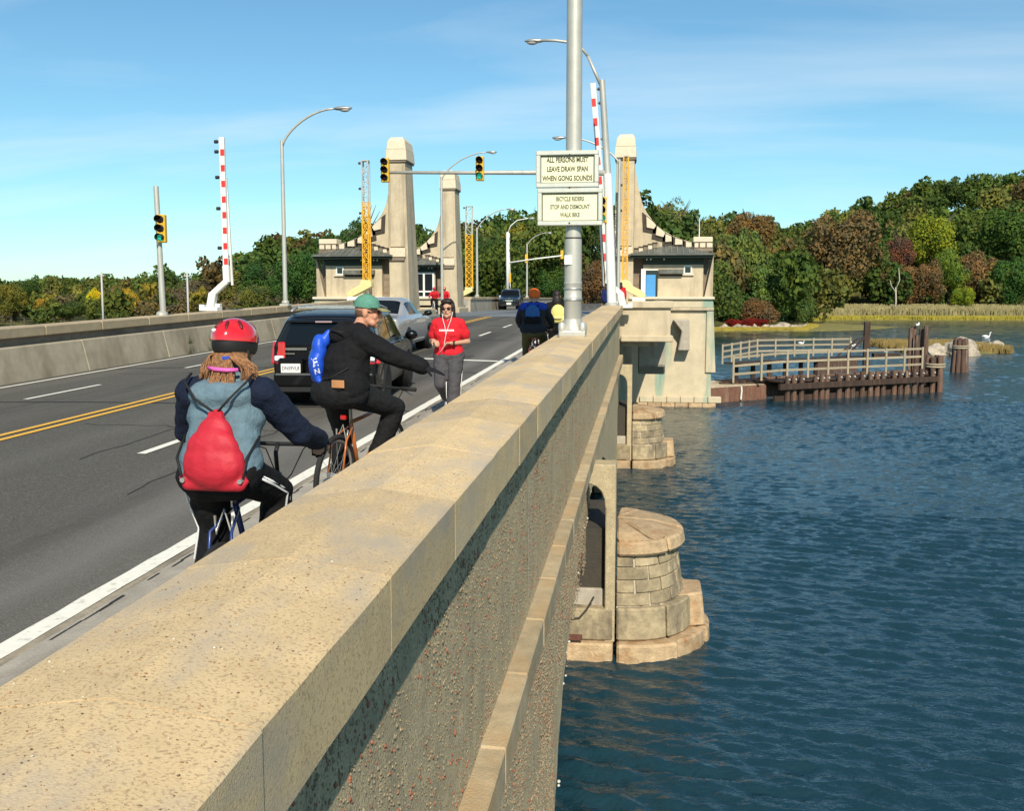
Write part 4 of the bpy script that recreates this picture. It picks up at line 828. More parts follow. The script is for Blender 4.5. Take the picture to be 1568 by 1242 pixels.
def car(name, label, loc, rz, st, paint, length, wl, glass, wheels, scale=1.0, NU=70):
    """st: stations (y, w, zb, zmid, zbelt, wb, zr, wr, shear)"""
    t = empty(name, loc, rz, label, 'car'); t.scale = (scale,) * 3
    prof = []
    for (y, w, zb, zm, zt, wb, zr, wr, sh) in st:
        p = [(0, zb), (w * .80, zb), (w * .95, zb + .06), (w, zm), (w * .985, zt - .06), (wb, zt), (wb * .45 + wr * .55, zt + (zr - zt) * .5), (wr, zr - .07 * min(1, (zr - zt) / .3) - .01), (wr * .72, zr - .012), (0, zr)]
        prof.append([(a, y + sh * max(0, b - zt) + (.05 * sh if b > zm else 0), b) for a, b in p])
    prof = np.array(prof); ns, npf = prof.shape[:2]
    PV = 34
    A = np.stack([crom(prof[i], PV) for i in range(ns)]); S = np.stack([crom(A[:, j], NU) for j in range(PV)], 1)     # NU x PV x 3
    S[:, 0, 0] = 0; S[:, -1, 0] = 0; S[..., 0] = np.maximum(S[..., 0], 0)
    full = np.concatenate([S, S[:, -2:0:-1] * np.array([-1, 1, 1])], 1); K = full.shape[1]
    v = full.reshape(-1, 3).tolist(); f = [(i * K + j, i * K + (j + 1) % K, (i + 1) * K + (j + 1) % K, (i + 1) * K + j) for i in range(NU - 1) for j in range(K)]
    f += [tuple(range(K - 1, -1, -1)), tuple((NU - 1) * K + j for j in range(K))]
    MB().add(v, f).build('body', paint, t, 'auto')
    def patch(nm, u0, u1, v0, v1, side, m, off=.006, taper=(0, 0)):
        us = np.linspace(u0, u1, 10) * (NU - 1) / (ns - 1); vs_ = np.linspace(v0, v1, 7) * (PV - 1) / (npf - 1); q = []
        for a in us:
            for b in vs_:
                i = min(int(a), NU - 2); j = min(int(b), PV - 2); fu, fv = a - i, b - j
                p = (S[i, j] * (1 - fu) * (1 - fv) + S[i + 1, j] * fu * (1 - fv) + S[i, j + 1] * (1 - fu) * fv + S[i + 1, j + 1] * fu * fv)
                du = S[i + 1, j] - S[i, j]; dv = S[i, j + 1] - S[i, j]; n_ = np.cross(dv, du); n_ = n_ / (np.linalg.norm(n_) + 1e-9)
                if n_[0] < 0 and abs(n_[0]) > .1 or (abs(n_[0]) <= .1 and n_[2] < 0): n_ = -n_
                p = p + n_ * off; q.append((p[0] * side, p[1], p[2]))
        fs = [(i * 7 + j, i * 7 + j + 1, (i + 1) * 7 + j + 1, (i + 1) * 7 + j) for i in range(9) for j in range(6)]
        return MB().add(q, fs).build(nm, m, t, True)
    for nm, u0, u1, v0, v1, both in glass:
        for sd in ((1, -1) if both else (1,)): patch(nm, u0, u1, v0, v1, sd, GLAS)
    for (x, y, r, w) in wheels:
        for sd in (1, -1):
            MB().cyl((sd * (x - .28), y, r), (sd * (x + w * .5 - .005), y, r + .0), r * 1.13, None, 28).build('wheel_arch', BLKT, t)
            wheel(t, sd * (x + .02), y, r, w, sd)
    return t, patch
suv_st = [(0, .76, .36, .70, 1.02, .76, 1.46, .58, .16), (.04, .83, .33, .72, 1.04, .81, 1.53, .62, .16), (.4, .85, .28, .74, 1.04, .82, 1.585, .66, .12), (1.2, .86, .26, .74, 1.03, .82, 1.61, .67, .02), (2.0, .86, .26, .74, 1.02, .82, 1.60, .67, 0), (2.5, .86, .26, .73, 1.01, .81, 1.52, .65, -.1), (3.05, .855, .26, .72, .99, .80, 1.06, .70, 0), (3.6, .84, .28, .70, .93, .76, .97, .60, 0), (4.08, .79, .32, .64, .84, .68, .87, .5, 0), (4.2, .68, .38, .60, .78, .6, .80, .45, 0)]
t, pt = car('parked_car' if False else 'suv', 'black SUV with covered spare wheel on its tailgate, passing the cyclists', (-5.0, 15.6, gz(17) + .06), R(5.0), suv_st, BLKP, 4.2, .85, [('side_window', 1.7, 3.2, 5.25, 6.75, True), ('side_window', 3.3, 4.5, 5.25, 6.75, True), ('side_window', 4.6, 5.4, 5.25, 6.6, True), ('windscreen', 5.2, 5.95, 7.2, 9, True)], [(.76, .72, .345, .22), (.76, 3.30, .345, .22)])
t.rotation_euler = (R(1.15), 0, R(5.0)); t.scale = (1.0, 1.0, .93)
MB().add([(-.66, .135, 1.045), (.66, .135, 1.045), (.52, .085 + .10, 1.40), (-.52, .085 + .10, 1.40), (-.66, .0, 1.045), (.66, .0, 1.045), (.53, .062, 1.41), (-.53, .062, 1.41)], [(4, 5, 6, 7), (0, 3, 2, 1), (0, 1, 5, 4), (1, 2, 6, 5), (2, 3, 7, 6), (3, 0, 4, 7)]).build('rear_window', GLAS, t)
MB().hexa([(-.58, -.03, 1.42), (.58, -.03, 1.42), (.60, .30, 1.50), (-.60, .30, 1.50), (-.56, -.02, 1.46), (.56, -.02, 1.46), (.58, .35, 1.56), (-.58, .35, 1.56)]).build('spoiler', BLKP, t, bevel=.015); MB().box((0, -.035, 1.44), (.26, .02, .025)).build('brake_light', mat('brake_lamp', (.35, .25, .25), .3, var=0), t)
for sd in (-1, 1):
    lt = MB().hexa([(sd * .62, -.06, .72), (sd * .875, .02, .72), (sd * .885, .26, .76), (sd * .62, .12, .76), (sd * .62, -.04, 1.10), (sd * .84, .06, 1.10), (sd * .845, .30, 1.10), (sd * .62, .14, 1.10)]).build('tail_light', TAIL, t, bevel=.03, seg=2); MB().box((sd * .72, -.035, .82), (.15, .05, .09)).build('reverse_lamp', CLR, lt, bevel=.015)
    MB().tube([(sd * .60, .35, 1.60), (sd * .61, .6, 1.655), (sd * .61, 1.6, 1.665), (sd * .60, 2.3, 1.60)], .022, 8).build('roof_rail', ALU, t, True)
    mr = MB().ell((sd * .98, 2.75, 1.06), (.12, .09, .10)).build('mirror', BLKP, t, True); MB().bar((sd * .84, 2.78, 1.0), (sd * .95, 2.75, 1.03), .06).build('mirror_arm', BLKT, mr)
    MB().box((sd * .868, 1.35, .98), (.02, .2, .03)).build('door_handle', BLKP, t); MB().box((sd * .868, 2.15, .98), (.02, .2, .03)).build('door_handle', BLKP, t)
    MB().box((sd * .55, -.045, .46), (.2, .03, .06)).build('reflector', TAIL, t, bevel=.008)
for yy in (.7, 1.2, 1.7): MB().bar((-.58, yy, 1.655), (.58, yy, 1.655), .05, .025).build('roof_bar', ALU, t)
sp_ = MB().lathe([(.02, -.30), (.24, -.30), (.31, -.27), (.335, -.20), (.335, -.08), (.30, -.02)], (.10, 0, .80), 36, 'y').build('spare_wheel_cover', BLKP, t, 'auto')
bp = MB().hexa([(-.82, -.09, .33), (.82, -.09, .33), (.84, .25, .30), (-.84, .25, .30), (-.80, -.10, .58), (.80, -.10, .58), (.84, .25, .58), (-.84, .25, .58)]).build('rear_bumper', BLKP, t, bevel=.05, seg=3); MB().bar((-.76, -.115, .56), (.76, -.115, .56), .02, .03).build('bumper_step', mat('bumper_grey', (.10, .10, .10), .4, var=0), bp); MB().box((0, .1, .30), (1.5, .4, .08)).build('lower_valance', BLKT, bp)
pl = MB().box((-.52, -.115, .66), (.31, .015, .155)).build('licence_plate', PLATE, t, bevel=.004); text('plate_lettering', 'DNS9VL8', .085, PINK_, pl, (-.52, -.124, .66), (R(90), 0, 0), .001, sx=.8, bold=.001)
MB().box((-.52, -.02, .70), (.42, .15, .26)).build('plate_recess', BLKP, t, bevel=.03); MB().box((-.45, -.02, .98), (.34, .02, .04)).build('badge', CHROME, t); MB().box((-.55, -.025, .90), (.16, .02, .02)).build('badge', CHROME, t)
MB().cyl((.55, -.06, .27), (.55, .2, .27), .035, None, 10).build('exhaust_pipe', CHROME, t); MB().bar((-.05, .03, 1.08), (.42, .08, 1.16), .02).build('wiper', BLKT, t)
sed_st = [(0, .74, .34, .62, .88, .70, .93, .50, .05), (.05, .84, .30, .66, .93, .78, .98, .60, .05), (.5, .89, .24, .68, .95, .80, 1.01, .62, 0), (.95, .90, .22, .68, .95, .81, 1.05, .64, 0), (1.55, .90, .22, .68, .95, .81, 1.40, .58, .1), (2.1, .90, .22, .68, .94, .81, 1.45, .60, 0), (2.7, .90, .22, .68, .93, .81, 1.40, .58, -.1), (3.4, .90, .22, .67, .91, .80, .97, .62, 0), (4.1, .87, .24, .65, .85, .74, .90, .55, 0), (4.6, .80, .28, .58, .75, .66, .78, .48, 0), (4.72, .68, .34, .52, .68, .56, .70, .4, 0)]
t, pt = car('sedan', 'silver grey sedan in the lane ahead of the black SUV', (-7.05, 25.4, gz(27.5) + .09), R(0.5), sed_st, GRYP, 4.72, .9, [('side_window', 4.0, 4.95, 5.3, 6.7, True), ('side_window', 5.05, 6.3, 5.3, 6.7, True), ('rear_window', 3.05, 3.9, 7.3, 9, True), ('windscreen', 6.15, 6.9, 7.3, 9, True)], [(.80, .95, .33, .22), (.80, 3.70, .33, .22)])
for sd in (-1, 1):
    lt = MB().hexa([(sd * .50, -.03, .66), (sd * .86, .10, .66), (sd * .89, .32, .68), (sd * .5, .1, .68), (sd * .46, -.02, .90), (sd * .80, .12, .90), (sd * .83, .34, .90), (sd * .46, .1, .90)]).build('tail_light', TAIL, t, bevel=.03, seg=2); MB().box((sd * .62, -.02, .72), (.16, .05, .08)).build('reverse_lamp', CLR, lt, bevel=.01)
    mr = MB().ell((sd * 1.0, 2.95, 1.0), (.12, .08, .08)).build('mirror', BLKP, t, True); MB().bar((sd * .84, 2.98, .94), (sd * .97, 2.95, .97), .05).build('mirror_arm', BLKT, mr)
    for yy in (1.75, 2.75): MB().box((sd * .905, yy, .88), (.02, .18, .03)).build('door_handle', CHROME, t)
MB().hexa([(-.85, -.08, .30), (.85, -.08, .30), (.87, .25, .28), (-.87, .25, .28), (-.82, -.09, .58), (.82, -.09, .58), (.86, .25, .58), (-.86, .25, .58)]).build('rear_bumper', GRYP, t, bevel=.05, seg=3); MB().box((0, -.03, .74), (.5, .03, .16)).build('licence_plate', PLATE, t, bevel=.005)
t.rotation_euler = (R(1.15), 0, R(.5))
t, pt = car('crossover', 'dark oncoming car in the far lane past the draw span', (-12.0 + .2, 91.2, 1.15), R(180 + 3), suv_st, NVYP, 4.2, .85, [('side_window', 1.7, 3.2, 5.25, 6.75, True), ('side_window', 3.3, 4.5, 5.25, 6.75, True), ('windscreen', 5.15, 5.98, 7.1, 9, True)], [(.76, .72, .345, .22), (.76, 3.30, .345, .22)], 1.1)
for sd in (-1, 1):
    MB().hexa([(sd * .40, 4.22, .66), (sd * .74, 4.12, .68), (sd * .72, 3.9, .70), (sd * .42, 4.05, .68), (sd * .42, 4.18, .80), (sd * .74, 4.05, .86), (sd * .70, 3.85, .86), (sd * .42, 4.0, .82)]).build('headlight', CLR, t, bevel=.02); MB().ell((sd * .97, 2.75, 1.06), (.12, .08, .09)).build('mirror', NVYP, t, True)
MB().box((0, 4.22, .70), (.62, .05, .14)).build('grille', CHROME, t, bevel=.02); MB().box((0, 4.24, .47), (.36, .04, .16)).build('licence_plate', PLATE, t); MB().box((0, 4.2, .36), (1.3, .06, .12)).build('lower_intake', BLKT, t)

# ------------------------------------------------------------------ bicycles
def bicycle(label, loc, rz, colr, name='bicycle', lean=0.0, rack=False, bar_w=.31, steer=0.0, saddle_h=.92, detail=True, r=.335):
    t = empty(name, loc, rz, label, 'bicycle'); t.rotation_euler = (0, lean, rz)
    FR = mat('frame_' + colr[0], colr[1], .3, var=0, coat=.6); wb = 1.05
    def whl(y, par=None):
        h = MB().tube([(0, y + (r - .02) * math.cos(a), r + (r - .02) * math.sin(a)) for a in np.linspace(0, 2 * math.pi, 40, endpoint=False)], .022, 8, closed=True).build('wheel', RUB, t, True)
        MB().tube([(0, y + (r - .05) * math.cos(a), r + (r - .05) * math.sin(a)) for a in np.linspace(0, 2 * math.pi, 36, endpoint=False)], .011, 6, closed=True).build('rim', ALU, h, True)
        sp = MB()
        for k in range(20):
            a = k * math.pi / 10; sp.tube([((.03 if k % 2 else -.03), y, r), (0, y + (r - .05) * math.cos(a), r + (r - .05) * math.sin(a))], .0018, 4, False)
        sp.build('spoke', ALU, h); MB().cyl((-.06, y, r), (.06, y, r), .022, None, 10).build('hub', ALU, h, True)
        return h
    whl(0); whl(wb)
    bb = (0, .44, .28); st = (0, .24, .74); ht = (0, .86, .80); hb = (0, .90, .66)
    fm = MB(); fm.tube([bb, st], .017, 8); fm.tube([st, ht], .017, 8); fm.tube([bb, hb], .02, 8); fm.tube([ht, hb], .022, 8)
    for s in (-1, 1): fm.tube([(s * .03, bb[1], bb[2]), (s * .065, 0, r)], .010, 6); fm.tube([(s * .02, st[1], st[2] - .03), (s * .06, .05, .62), (s * .065, 0, r)], .009, 6)
    fm.build('frame', FR, t, True)
    fk = MB(); 
    for s in (-1, 1): fk.tube([(s * .02, .905, .66), (s * .055, .93, .60), (s * .06, wb, r)], .013, 8)
    fk.build('fork', FR, t, True)
    MB().tube([st, (0, .205, saddle_h - .03)], .0135, 8).build('seat_post', ALU, t, True)
    sd = MB().ell((0, .13, saddle_h), (.085, .10, .035)).ell((0, .26, saddle_h + .003), (.035, .15, .03)); organic('saddle', sd, BLKT, t, .01, 4)
    hz_ = .98; hbar = MB(); hbar.tube([(0, .85, .80), (0, .83, .93), (0, .87, hz_)], .014, 8); hbar.tube([(-bar_w, .80, hz_ + .01), (-bar_w * .5, .86, hz_), (0, .88, hz_ - .005), (bar_w * .5, .86, hz_), (bar_w, .80, hz_ + .01)], .013, 8); hb_ = hbar.build('handlebar', BLKT, t, True)
    for s in (-1, 1):
        MB().tube([(s * (bar_w - .13), .825, hz_ + .006), (s * (bar_w + .01), .797, hz_ + .011)], .018, 8).build('grip', RUB, hb_, True)
        MB().tube([(s * (bar_w - .13), .86, hz_ - .01), (s * (bar_w - .04), .85, hz_ - .045)], .006, 6).build('brake_lever', ALU, hb_, True)
        MB().tube([(s * (bar_w - .14), .87, hz_), (s * .12, .97, hz_ - .05), (s * .05, .95, hz_ - .2), (0, .92, .72)], .004, 5).build('brake_cable', BLKT, hb_, True)
    ck = MB(); ck.lathe([(.095, .045), (.095, .05)], (0, bb[1], bb[2]), 20, 'x'); ck.bar((.06, bb[1], bb[2]), (.08, bb[1] - .05, bb[2] - .16), .02); ck.bar((-.06, bb[1], bb[2]), (-.08, bb[1] + .05, bb[2] + .16), .02); ck.build('crank', ALU, t)
    for s in (-1, 1): MB().box((s * .13, bb[1] - s * .05, bb[2] - s * .16), (.09, .08, .02)).build('pedal', BLKT, t, bevel=.005)
    MB().tube([(.05, 0, r + .03), (.05, bb[1], bb[2] + .095)], .006, 5).tube([(.05, 0, r - .03), (.05, bb[1], bb[2] - .095)], .006, 5).build('chain', DARK, t)
    br = MB(); br.tube([(-.05, .09, .70), (-.045, .09, .60), (0, .10, .735), (.045, .09, .60), (.05, .09, .70)], .008, 6); br.build('rear_brake', ALU, t, True)
    if rack: MB().box((0, .10, .80), (.05, .03, .045)).build('reflector', TAIL, t, bevel=.008)
    return t
SKIN = mat('skin', (.52, .29, .19), .55, var=.05, nscale=20, spec=.35); SKIN2 = mat('ruddy_skin', (.55, .26, .16), .55, var=.06, nscale=20, spec=.35)
def cloth(n, c, var=.12, ns=18, bump=.7, rough=.85): return mat('cloth_' + n, c, rough, var=var, nscale=ns, bump=bump, bscale=24, spec=.2)
def head_prims(mb, p, rot):
    p = Vector(p); f = lambda v: p + rot @ Vector(v)
    mb.ell(f((0, -.018, .035)), (.077, .095, .092), rot); mb.ell(f((0, .028, -.025)), (.060, .072, .098), rot); mb.cap(f((-.03, .055, -.085)), f((.03, .055, -.085)), .032, .032); mb.cap(f((-.045, 0, -.06)), f((0, .07, -.105)), .03, .026); mb.cap(f((.045, 0, -.06)), f((0, .07, -.105)), .03, .026)
    mb.cap(f((0, .098, .012)), f((0, .116, -.028)), .010, .015); mb.cap(f((-.03, .088, .028)), f((.03, .088, .028)), .014, .014); mb.cap(f((-.02, .092, -.062)), f((.02, .092, -.062)), .010, .010)
    for s in (-1, 1): mb.ell(f((s * .078, -.005, -.012)), (.011, .026, .036), rot, 8, 6); mb.ell(f((s * .042, .07, -.03)), (.022, .022, .03), rot, 8, 6)
def head_parts(par, p, rot, lip=True, eyes=True):
    p = Vector(p); f = lambda v: p + rot @ Vector(v)
    if eyes:
        for s in (-1, 1): MB().ell(f((s * .03, .089, .004)), (.012, .008, .008), rot, 8, 6).build('eye', mat('eye_white', (.7, .68, .64), .3, var=0), par, True); MB().ell(f((s * .03, .0955, .004)), (.0055, .004, .0055), rot, 8, 6).build('pupil', DRK, par, True)
    if lip: MB().cap(f((-.018, .101, -.062)), f((.018, .101, -.062)), .005, .005, 6).build('mouth', mat('lip', (.36, .12, .10), .5, var=0), par, True)
def hand_prims(mb, w, d, side, curl=.5, s=1.0):
    """palm plus five unequal bent fingers, d = pointing direction, side = palm normal"""
    w = Vector(w); d = Vector(d).normalized(); n = Vector(side); n = (n - d * n.dot(d)).normalized(); c = d.cross(n)
    mb.cap(w, w + d * .03 * s, .026 * s, .028 * s)
    for k, (o_, L_) in enumerate(((-.030, .062), (-.010, .078), (.011, .082), (.031, .070))):
        a = w + d * .03 * s + c * o_ * s * .8; b = w + d * .088 * s + c * o_ * s; mb.cap(a, b, .015 * s, .012 * s, 7)
        q = b; dd = d.copy()
        for seg_ in range(3):
            dd = (dd * math.cos(curl * .7) + n * math.sin(curl * .7)).normalized(); e = q + dd * L_ * s * (.42, .33, .25)[seg_]; mb.cap(q, e, (.0105, .0095, .0085)[seg_] * s, (.0095, .0085, .0075)[seg_] * s, 7); q = e
    a = w + d * .03 * s - c * .02 * s; b = a - c * .035 * s + d * .03 * s + n * .015 * s; e = b + d * .03 * s + n * .018 * s * (1 + curl) ; mb.cap(a, b, .015 * s, .012 * s, 7); mb.cap(b, e, .0115 * s, .009 * s, 7)
def torso(mb, J, b=1.0, hip=1.0, grow=0.0):
    pel, che, nek = (Vector(J[k]) for k in ('pelvis', 'chest', 'neck')); sl, sr, hl, hr = (Vector(J[k]) for k in ('sL', 'sR', 'hL', 'hR'))
    g = grow; ax = (sr - sl).normalized()
    mb.cap(pel - ax * .08 * b, pel + ax * .08 * b, .118 * b * hip + g, .118 * b * hip + g); mid = pel.lerp(che, .5); mb.cap(mid - ax * .07 * b, mid + ax * .07 * b, .108 * b + g, .108 * b + g)
    mb.cap(che - ax * .075 * b, che + ax * .075 * b, .115 * b + g, .115 * b + g); up = che.lerp(nek, .5); mb.cap(up - ax * .09 * b, up + ax * .09 * b, .085 * b + g, .085 * b + g)
    mb.cap(pel - ax * .07 * b, che - ax * .075 * b, .10 * b + g, .10 * b + g); mb.cap(pel + ax * .07 * b, che + ax * .075 * b, .10 * b + g, .10 * b + g)
    mb.cap(sl, nek.lerp(sl, .25), .062 * b + g, .058 + g); mb.cap(sr, nek.lerp(sr, .25), .062 * b + g, .058 + g)
def arm(mb, s, e, w, b=1.0, g=0.0, cuff=1.0):
    s, e, w = Vector(s), Vector(e), Vector(w); mb.cap(s, e, .056 * b + g, .045 * b + g); mb.cap(e, e.lerp(w, cuff), .045 * b + g, .034 * b + g)
def leg(mb, h, k, a, b=1.0, g=0.0, cuff=1.0, flare=0.0):
    h, k, a = Vector(h), Vector(k), Vector(a); mb.cap(h, k, .090 * b + g, .060 * b + g); mb.cap(k, k.lerp(a, .35), .058 * b + g, .060 * b + g); mb.cap(k.lerp(a, .35), k.lerp(a, cuff), .058 * b + g, .042 * b + g + flare)
def shoe(par, a, toe, m, sole=None, nm='shoe'):
    a, toe = Vector(a), Vector(toe); mb = MB(); d = (toe - a).normalized(); mb.cap(a - d * .05 - Vector((0, 0, .03)), a + Vector((0, 0, .01)), .042, .045); mb.cap(a - d * .05 - Vector((0, 0, .045)), toe, .036, .034); mb.cap(a - Vector((0, 0, .02)), toe + Vector((0, 0, .005)), .045, .036)
    o = organic(nm, mb, m, par, .010, 4)
    if sole: MB().tube([a - d * .07 - Vector((0, 0, .078)), a - Vector((0, 0, .078)), toe + d * .02 - Vector((0, 0, .03))], [.034, .040, .036], 8).build('sole', sole, o, True)
    return o
def body(par, J, rot, skin, b=.92, hands=(.8, .8), palm=((0, 0, -1), (0, 0, -1)), voxel=.0085, curl=(.5, .5)):
    mb = MB(); torso(mb, J, b, 1.0, -.012)
    for s, i in (('L', 0), ('R', 1)):
        arm(mb, J['s' + s], J['e' + s], J['w' + s], .92, -.004); leg(mb, J['h' + s], J['k' + s], J['a' + s], .92, -.01)
        mb.cap(J['a' + s], Vector(J['t' + s]), .036, .028)
        dd = Vector(J.get('d' + s, Vector(J['w' + s]) - Vector(J['e' + s]))); hand_prims(mb, J['w' + s], dd, palm[i], curl[i])
    n_ = Vector(J['neck']); h_ = Vector(J['head']); mb.cap(n_ - Vector((0, 0, .03)), n_.lerp(h_, .6), .062, .056); head_prims(mb, h_, rot)
    return organic('body', mb, skin, par, voxel, 3, .45)
def RZ(a, pitch=0.0, roll=0.0): return (Matrix.Rotation(R(a), 3, 'Z') @ Matrix.Rotation(R(pitch), 3, 'X') @ Matrix.Rotation(R(roll), 3, 'Y'))
def helmet(par, p, rot, m, low, vents=True):
    p = Vector(p); f = lambda v: p + rot @ Vector(v)
    vs = []; fs = []; NA, NB = 28, 12
    for i in range(NB + 1):
        a = i / NB * R(96)
        for j in range(NA):
            t = 2 * math.pi * j / NA; rr = .112 if math.cos(t) * 0 == 0 else 0
            lump = 1 + .035 * math.cos(5 * t + .4) * math.sin(min(a, R(90))) ** 2
            vs.append(f((.112 * math.sin(a) * math.cos(t) * lump, -.005 + .150 * math.sin(a) * math.sin(t) * lump, .045 + .115 * math.cos(a))))
    fs = [(i * NA + j, (i + 1) * NA + j, (i + 1) * NA + (j + 1) % NA, i * NA + (j + 1) % NA) for i in range(NB) for j in range(NA)]
    h = MB().add(vs, fs).build('helmet', m, par, True)
    MB().add([f((.106 * k_ * math.cos(t), -.005 + .143 * k_ * math.sin(t), z)) for z, k_ in ((.055, 1.0), (.02, 1.02), (-.012, .98), (-.03, .90)) for t in np.linspace(0, 2 * math.pi, 28, endpoint=False)], [(i * 28 + j, (i + 1) * 28 + j, (i + 1) * 28 + (j + 1) % 28, i * 28 + (j + 1) % 28) for i in range(3) for j in range(28)]).build('helmet_rim', low, h, True)
    if vents:
        for (az, el) in ((-112, 40), (-72, 38), (-30, 42), (60, 45), (120, 45)) if vents == 'few' else ((-118, 28), (-90, 42), (-62, 28), (-140, 40), (-40, 40), (-90, 62), (60, 45), (90, 45), (120, 45), (-165, 35), (-15, 35)):
            a = R(az); e_ = R(90 - el); c = Vector((.113 * math.sin(e_) * math.cos(a), -.005 + .151 * math.sin(e_) * math.sin(a), .045 + .116 * math.cos(e_)))
            nn = Vector((c.x / .112 ** 2, c.y / .15 ** 2, (c.z - .045) / .115 ** 2)).normalized(); q = nn.to_track_quat('Z', 'Y').to_matrix()
            MB().ell(f(c - nn * .004), (.012, .034, .010), rot @ q, 10, 6).build('vent', VRED if vents == 'few' else DRK, h, True)
    return h
def strands(par, mname, m, pts_fn, n, seed, r=.006):
    rr = random.Random(seed); mb = MB()
    for k in range(n): P_ = pts_fn(rr, k); mb.tube(P_, [r * (1 - .5 * i / (len(P_) - 1)) for i in range(len(P_))], 5)
    return mb.build(mname, m, par, True)
def bag_cord(par, a, b, m, r=.006, sag=0): return MB().tube([a, (Vector(a) + Vector(b)) / 2 + Vector((0, 0, -sag)), b], r, 6).build('cord', m, par, True)
BLK = cloth('black', (.008, .008, .009), .2, 10); NAVY = cloth('navy', (.008, .013, .030), .2, 12); TEAL = cloth('teal', (.12, .185, .225), .12, 10); JEAN = cloth('black_jean', (.012, .012, .013), .25, 12); GLOVE = cloth('glove', (.012, .012, .014)); CORD = mat('black_cord', (.01, .01, .01), .7, var=0); REDN = mat('red_nylon', (.50, .018, .035), .6, var=.08, nscale=8, bump=.35, bscale=14, spec=.4, transl=.08); BLUN = mat('blue_nylon', (.012, .075, .52), .42, var=.08, nscale=8, bump=.35, bscale=14, spec=.4); WHT = mat('white_print', (.78, .78, .78), .6, var=0)

# ------------------------------------------------------------------ rider with red helmet
gx, gy = -2.215, 4.92; gzz = gz(5.0) + .15
bicycle('dark bicycle under the rider with the red helmet', (gx, gy + .10, gzz), R(-1.5), ('blue', (.02, .04, .16)), saddle_h=.93, bar_w=.33, r=.285)
J = dict(pelvis=(0, .17, .99), chest=(.0, .26, 1.23), neck=(.01, .33, 1.415), head=(.01, .37, 1.585), sL=(-.185, .28, 1.345), sR=(.19, .28, 1.345), eL=(-.30, .42, 1.12), eR=(.335, .44, 1.12), wL=(-.335, .72, 1.045), wR=(.345, .72, 1.045), dL=(.3, .8, -.25), dR=(-.3, .8, -.25), hL=(-.10, .19, .93), hR=(.10, .19, .93), kL=(-.13, .36, .60), kR=(.17, .52, .78), aL=(-.13, .24, .28), aR=(.14, .46, .44), tL=(-.13, .40, .20), tR=(.14, .61, .37))
p = empty('person', (gx, gy, gzz), R(-1.5), 'cyclist in teal and navy fleece, red helmet and long locks, riding away', 'person')
rot = RZ(-12, -6); body(p, J, rot, SKIN, .96, curl=(1.4, 1.4), palm=((0, 0, -1), (0, 0, -1)))
mb = MB(); torso(mb, J, 1.04, 1.08, .012); mb.cap((-.08, .14, .95), (.09, .14, .95), .135, .135); mb.cap((-.10, .20, 1.34), (.10, .20, 1.34), .075, .075); mb.cap((0, .31, 1.40), (0, .33, 1.45), .085, .075); organic('fleece', mb, TEAL, p, .013, 5, .5, .009, 9, 1.0)
for s, i in (('L', -1), ('R', 1)):
    mb = MB(); arm(mb, Vector(J['s' + s]) + Vector((i * .012, -.01, .005)), J['e' + s], J['w' + s], 1.25, .016, .98); mb.cap(Vector(J['s' + s]) + Vector((i * .0, -.02, .0)), Vector(J['neck']).lerp(Vector(J['s' + s]), .45) + Vector((0, .02, .03)), .085, .055); organic('sleeve', mb, NAVY, p, .013, 5, .5, .009, 12, 2.0 + i)
    mb = MB(); hand_prims(mb, Vector(J['w' + s]), J['d' + s], (0, 0, -1), 1.4, 1.12); mb.cap(J['w' + s], Vector(J['w' + s]) - Vector(J['d' + s]) * .05, .042, .042); organic('glove', mb, GLOVE, p, .007, 2)
mb = MB()
for s in 'LR': leg(mb, J['h' + s], J['k' + s], J['a' + s], 1.20, .014, .96, .02)
mb.cap((-.09, .15, .93), (.09, .15, .93), .14, .14); tr = organic('trousers', mb, BLK, p, .014, 5, .5, .008, 10, 4.0)
for s, i in (('L', -1), ('R', 1)):
    for o_ in (-.02, .02):
        a_, b_, c_ = Vector(J['h' + s]), Vector(J['k' + s]), Vector(J['a' + s]); nrm = Vector((i, -.35, 0)).normalized()
        MB().tube([a_.lerp(b_, .05) + nrm * .118 + Vector((0, o_, 0)), a_.lerp(b_, .5) + nrm * .106 + Vector((0, o_, 0)), b_ + nrm * .080 + Vector((0, o_, 0)), b_.lerp(c_, .5) + nrm * .082 + Vector((0, o_, 0))], .007, 6).build('side_stripe', WHT, tr, True)
SHG = mat('grey_shoe', (.20, .19, .19), .7, var=.2); SOLW = mat('white_sole', (.7, .7, .68), .6, var=.05); shoe(p, J['aL'], J['tL'], SHG, SOLW); shoe(p, J['aR'], J['tR'], SHG, SOLW)
RHEL = mat('red_helmet_shell', (.62, .012, .018), .18, var=0, coat=1.0); VRED = mat('helmet_vent_red', (.12, .006, .008), .5, var=0); hm = helmet(p, J['head'], rot, RHEL, BLKT, 'few'); hm.scale = (1.0, 1.0, 1.0); MB().ell(Vector(J['head']) + rot @ Vector((-.045, -.128, .085)), (.018, .006, .010), rot, 10, 6).build('sticker', WHT, hm, True)
LOCK = mat('brown_locks', (.26, .125, .055), .8, var=.6, nscale=25, bump=.4, bscale=90); hc = Vector(J['head'])
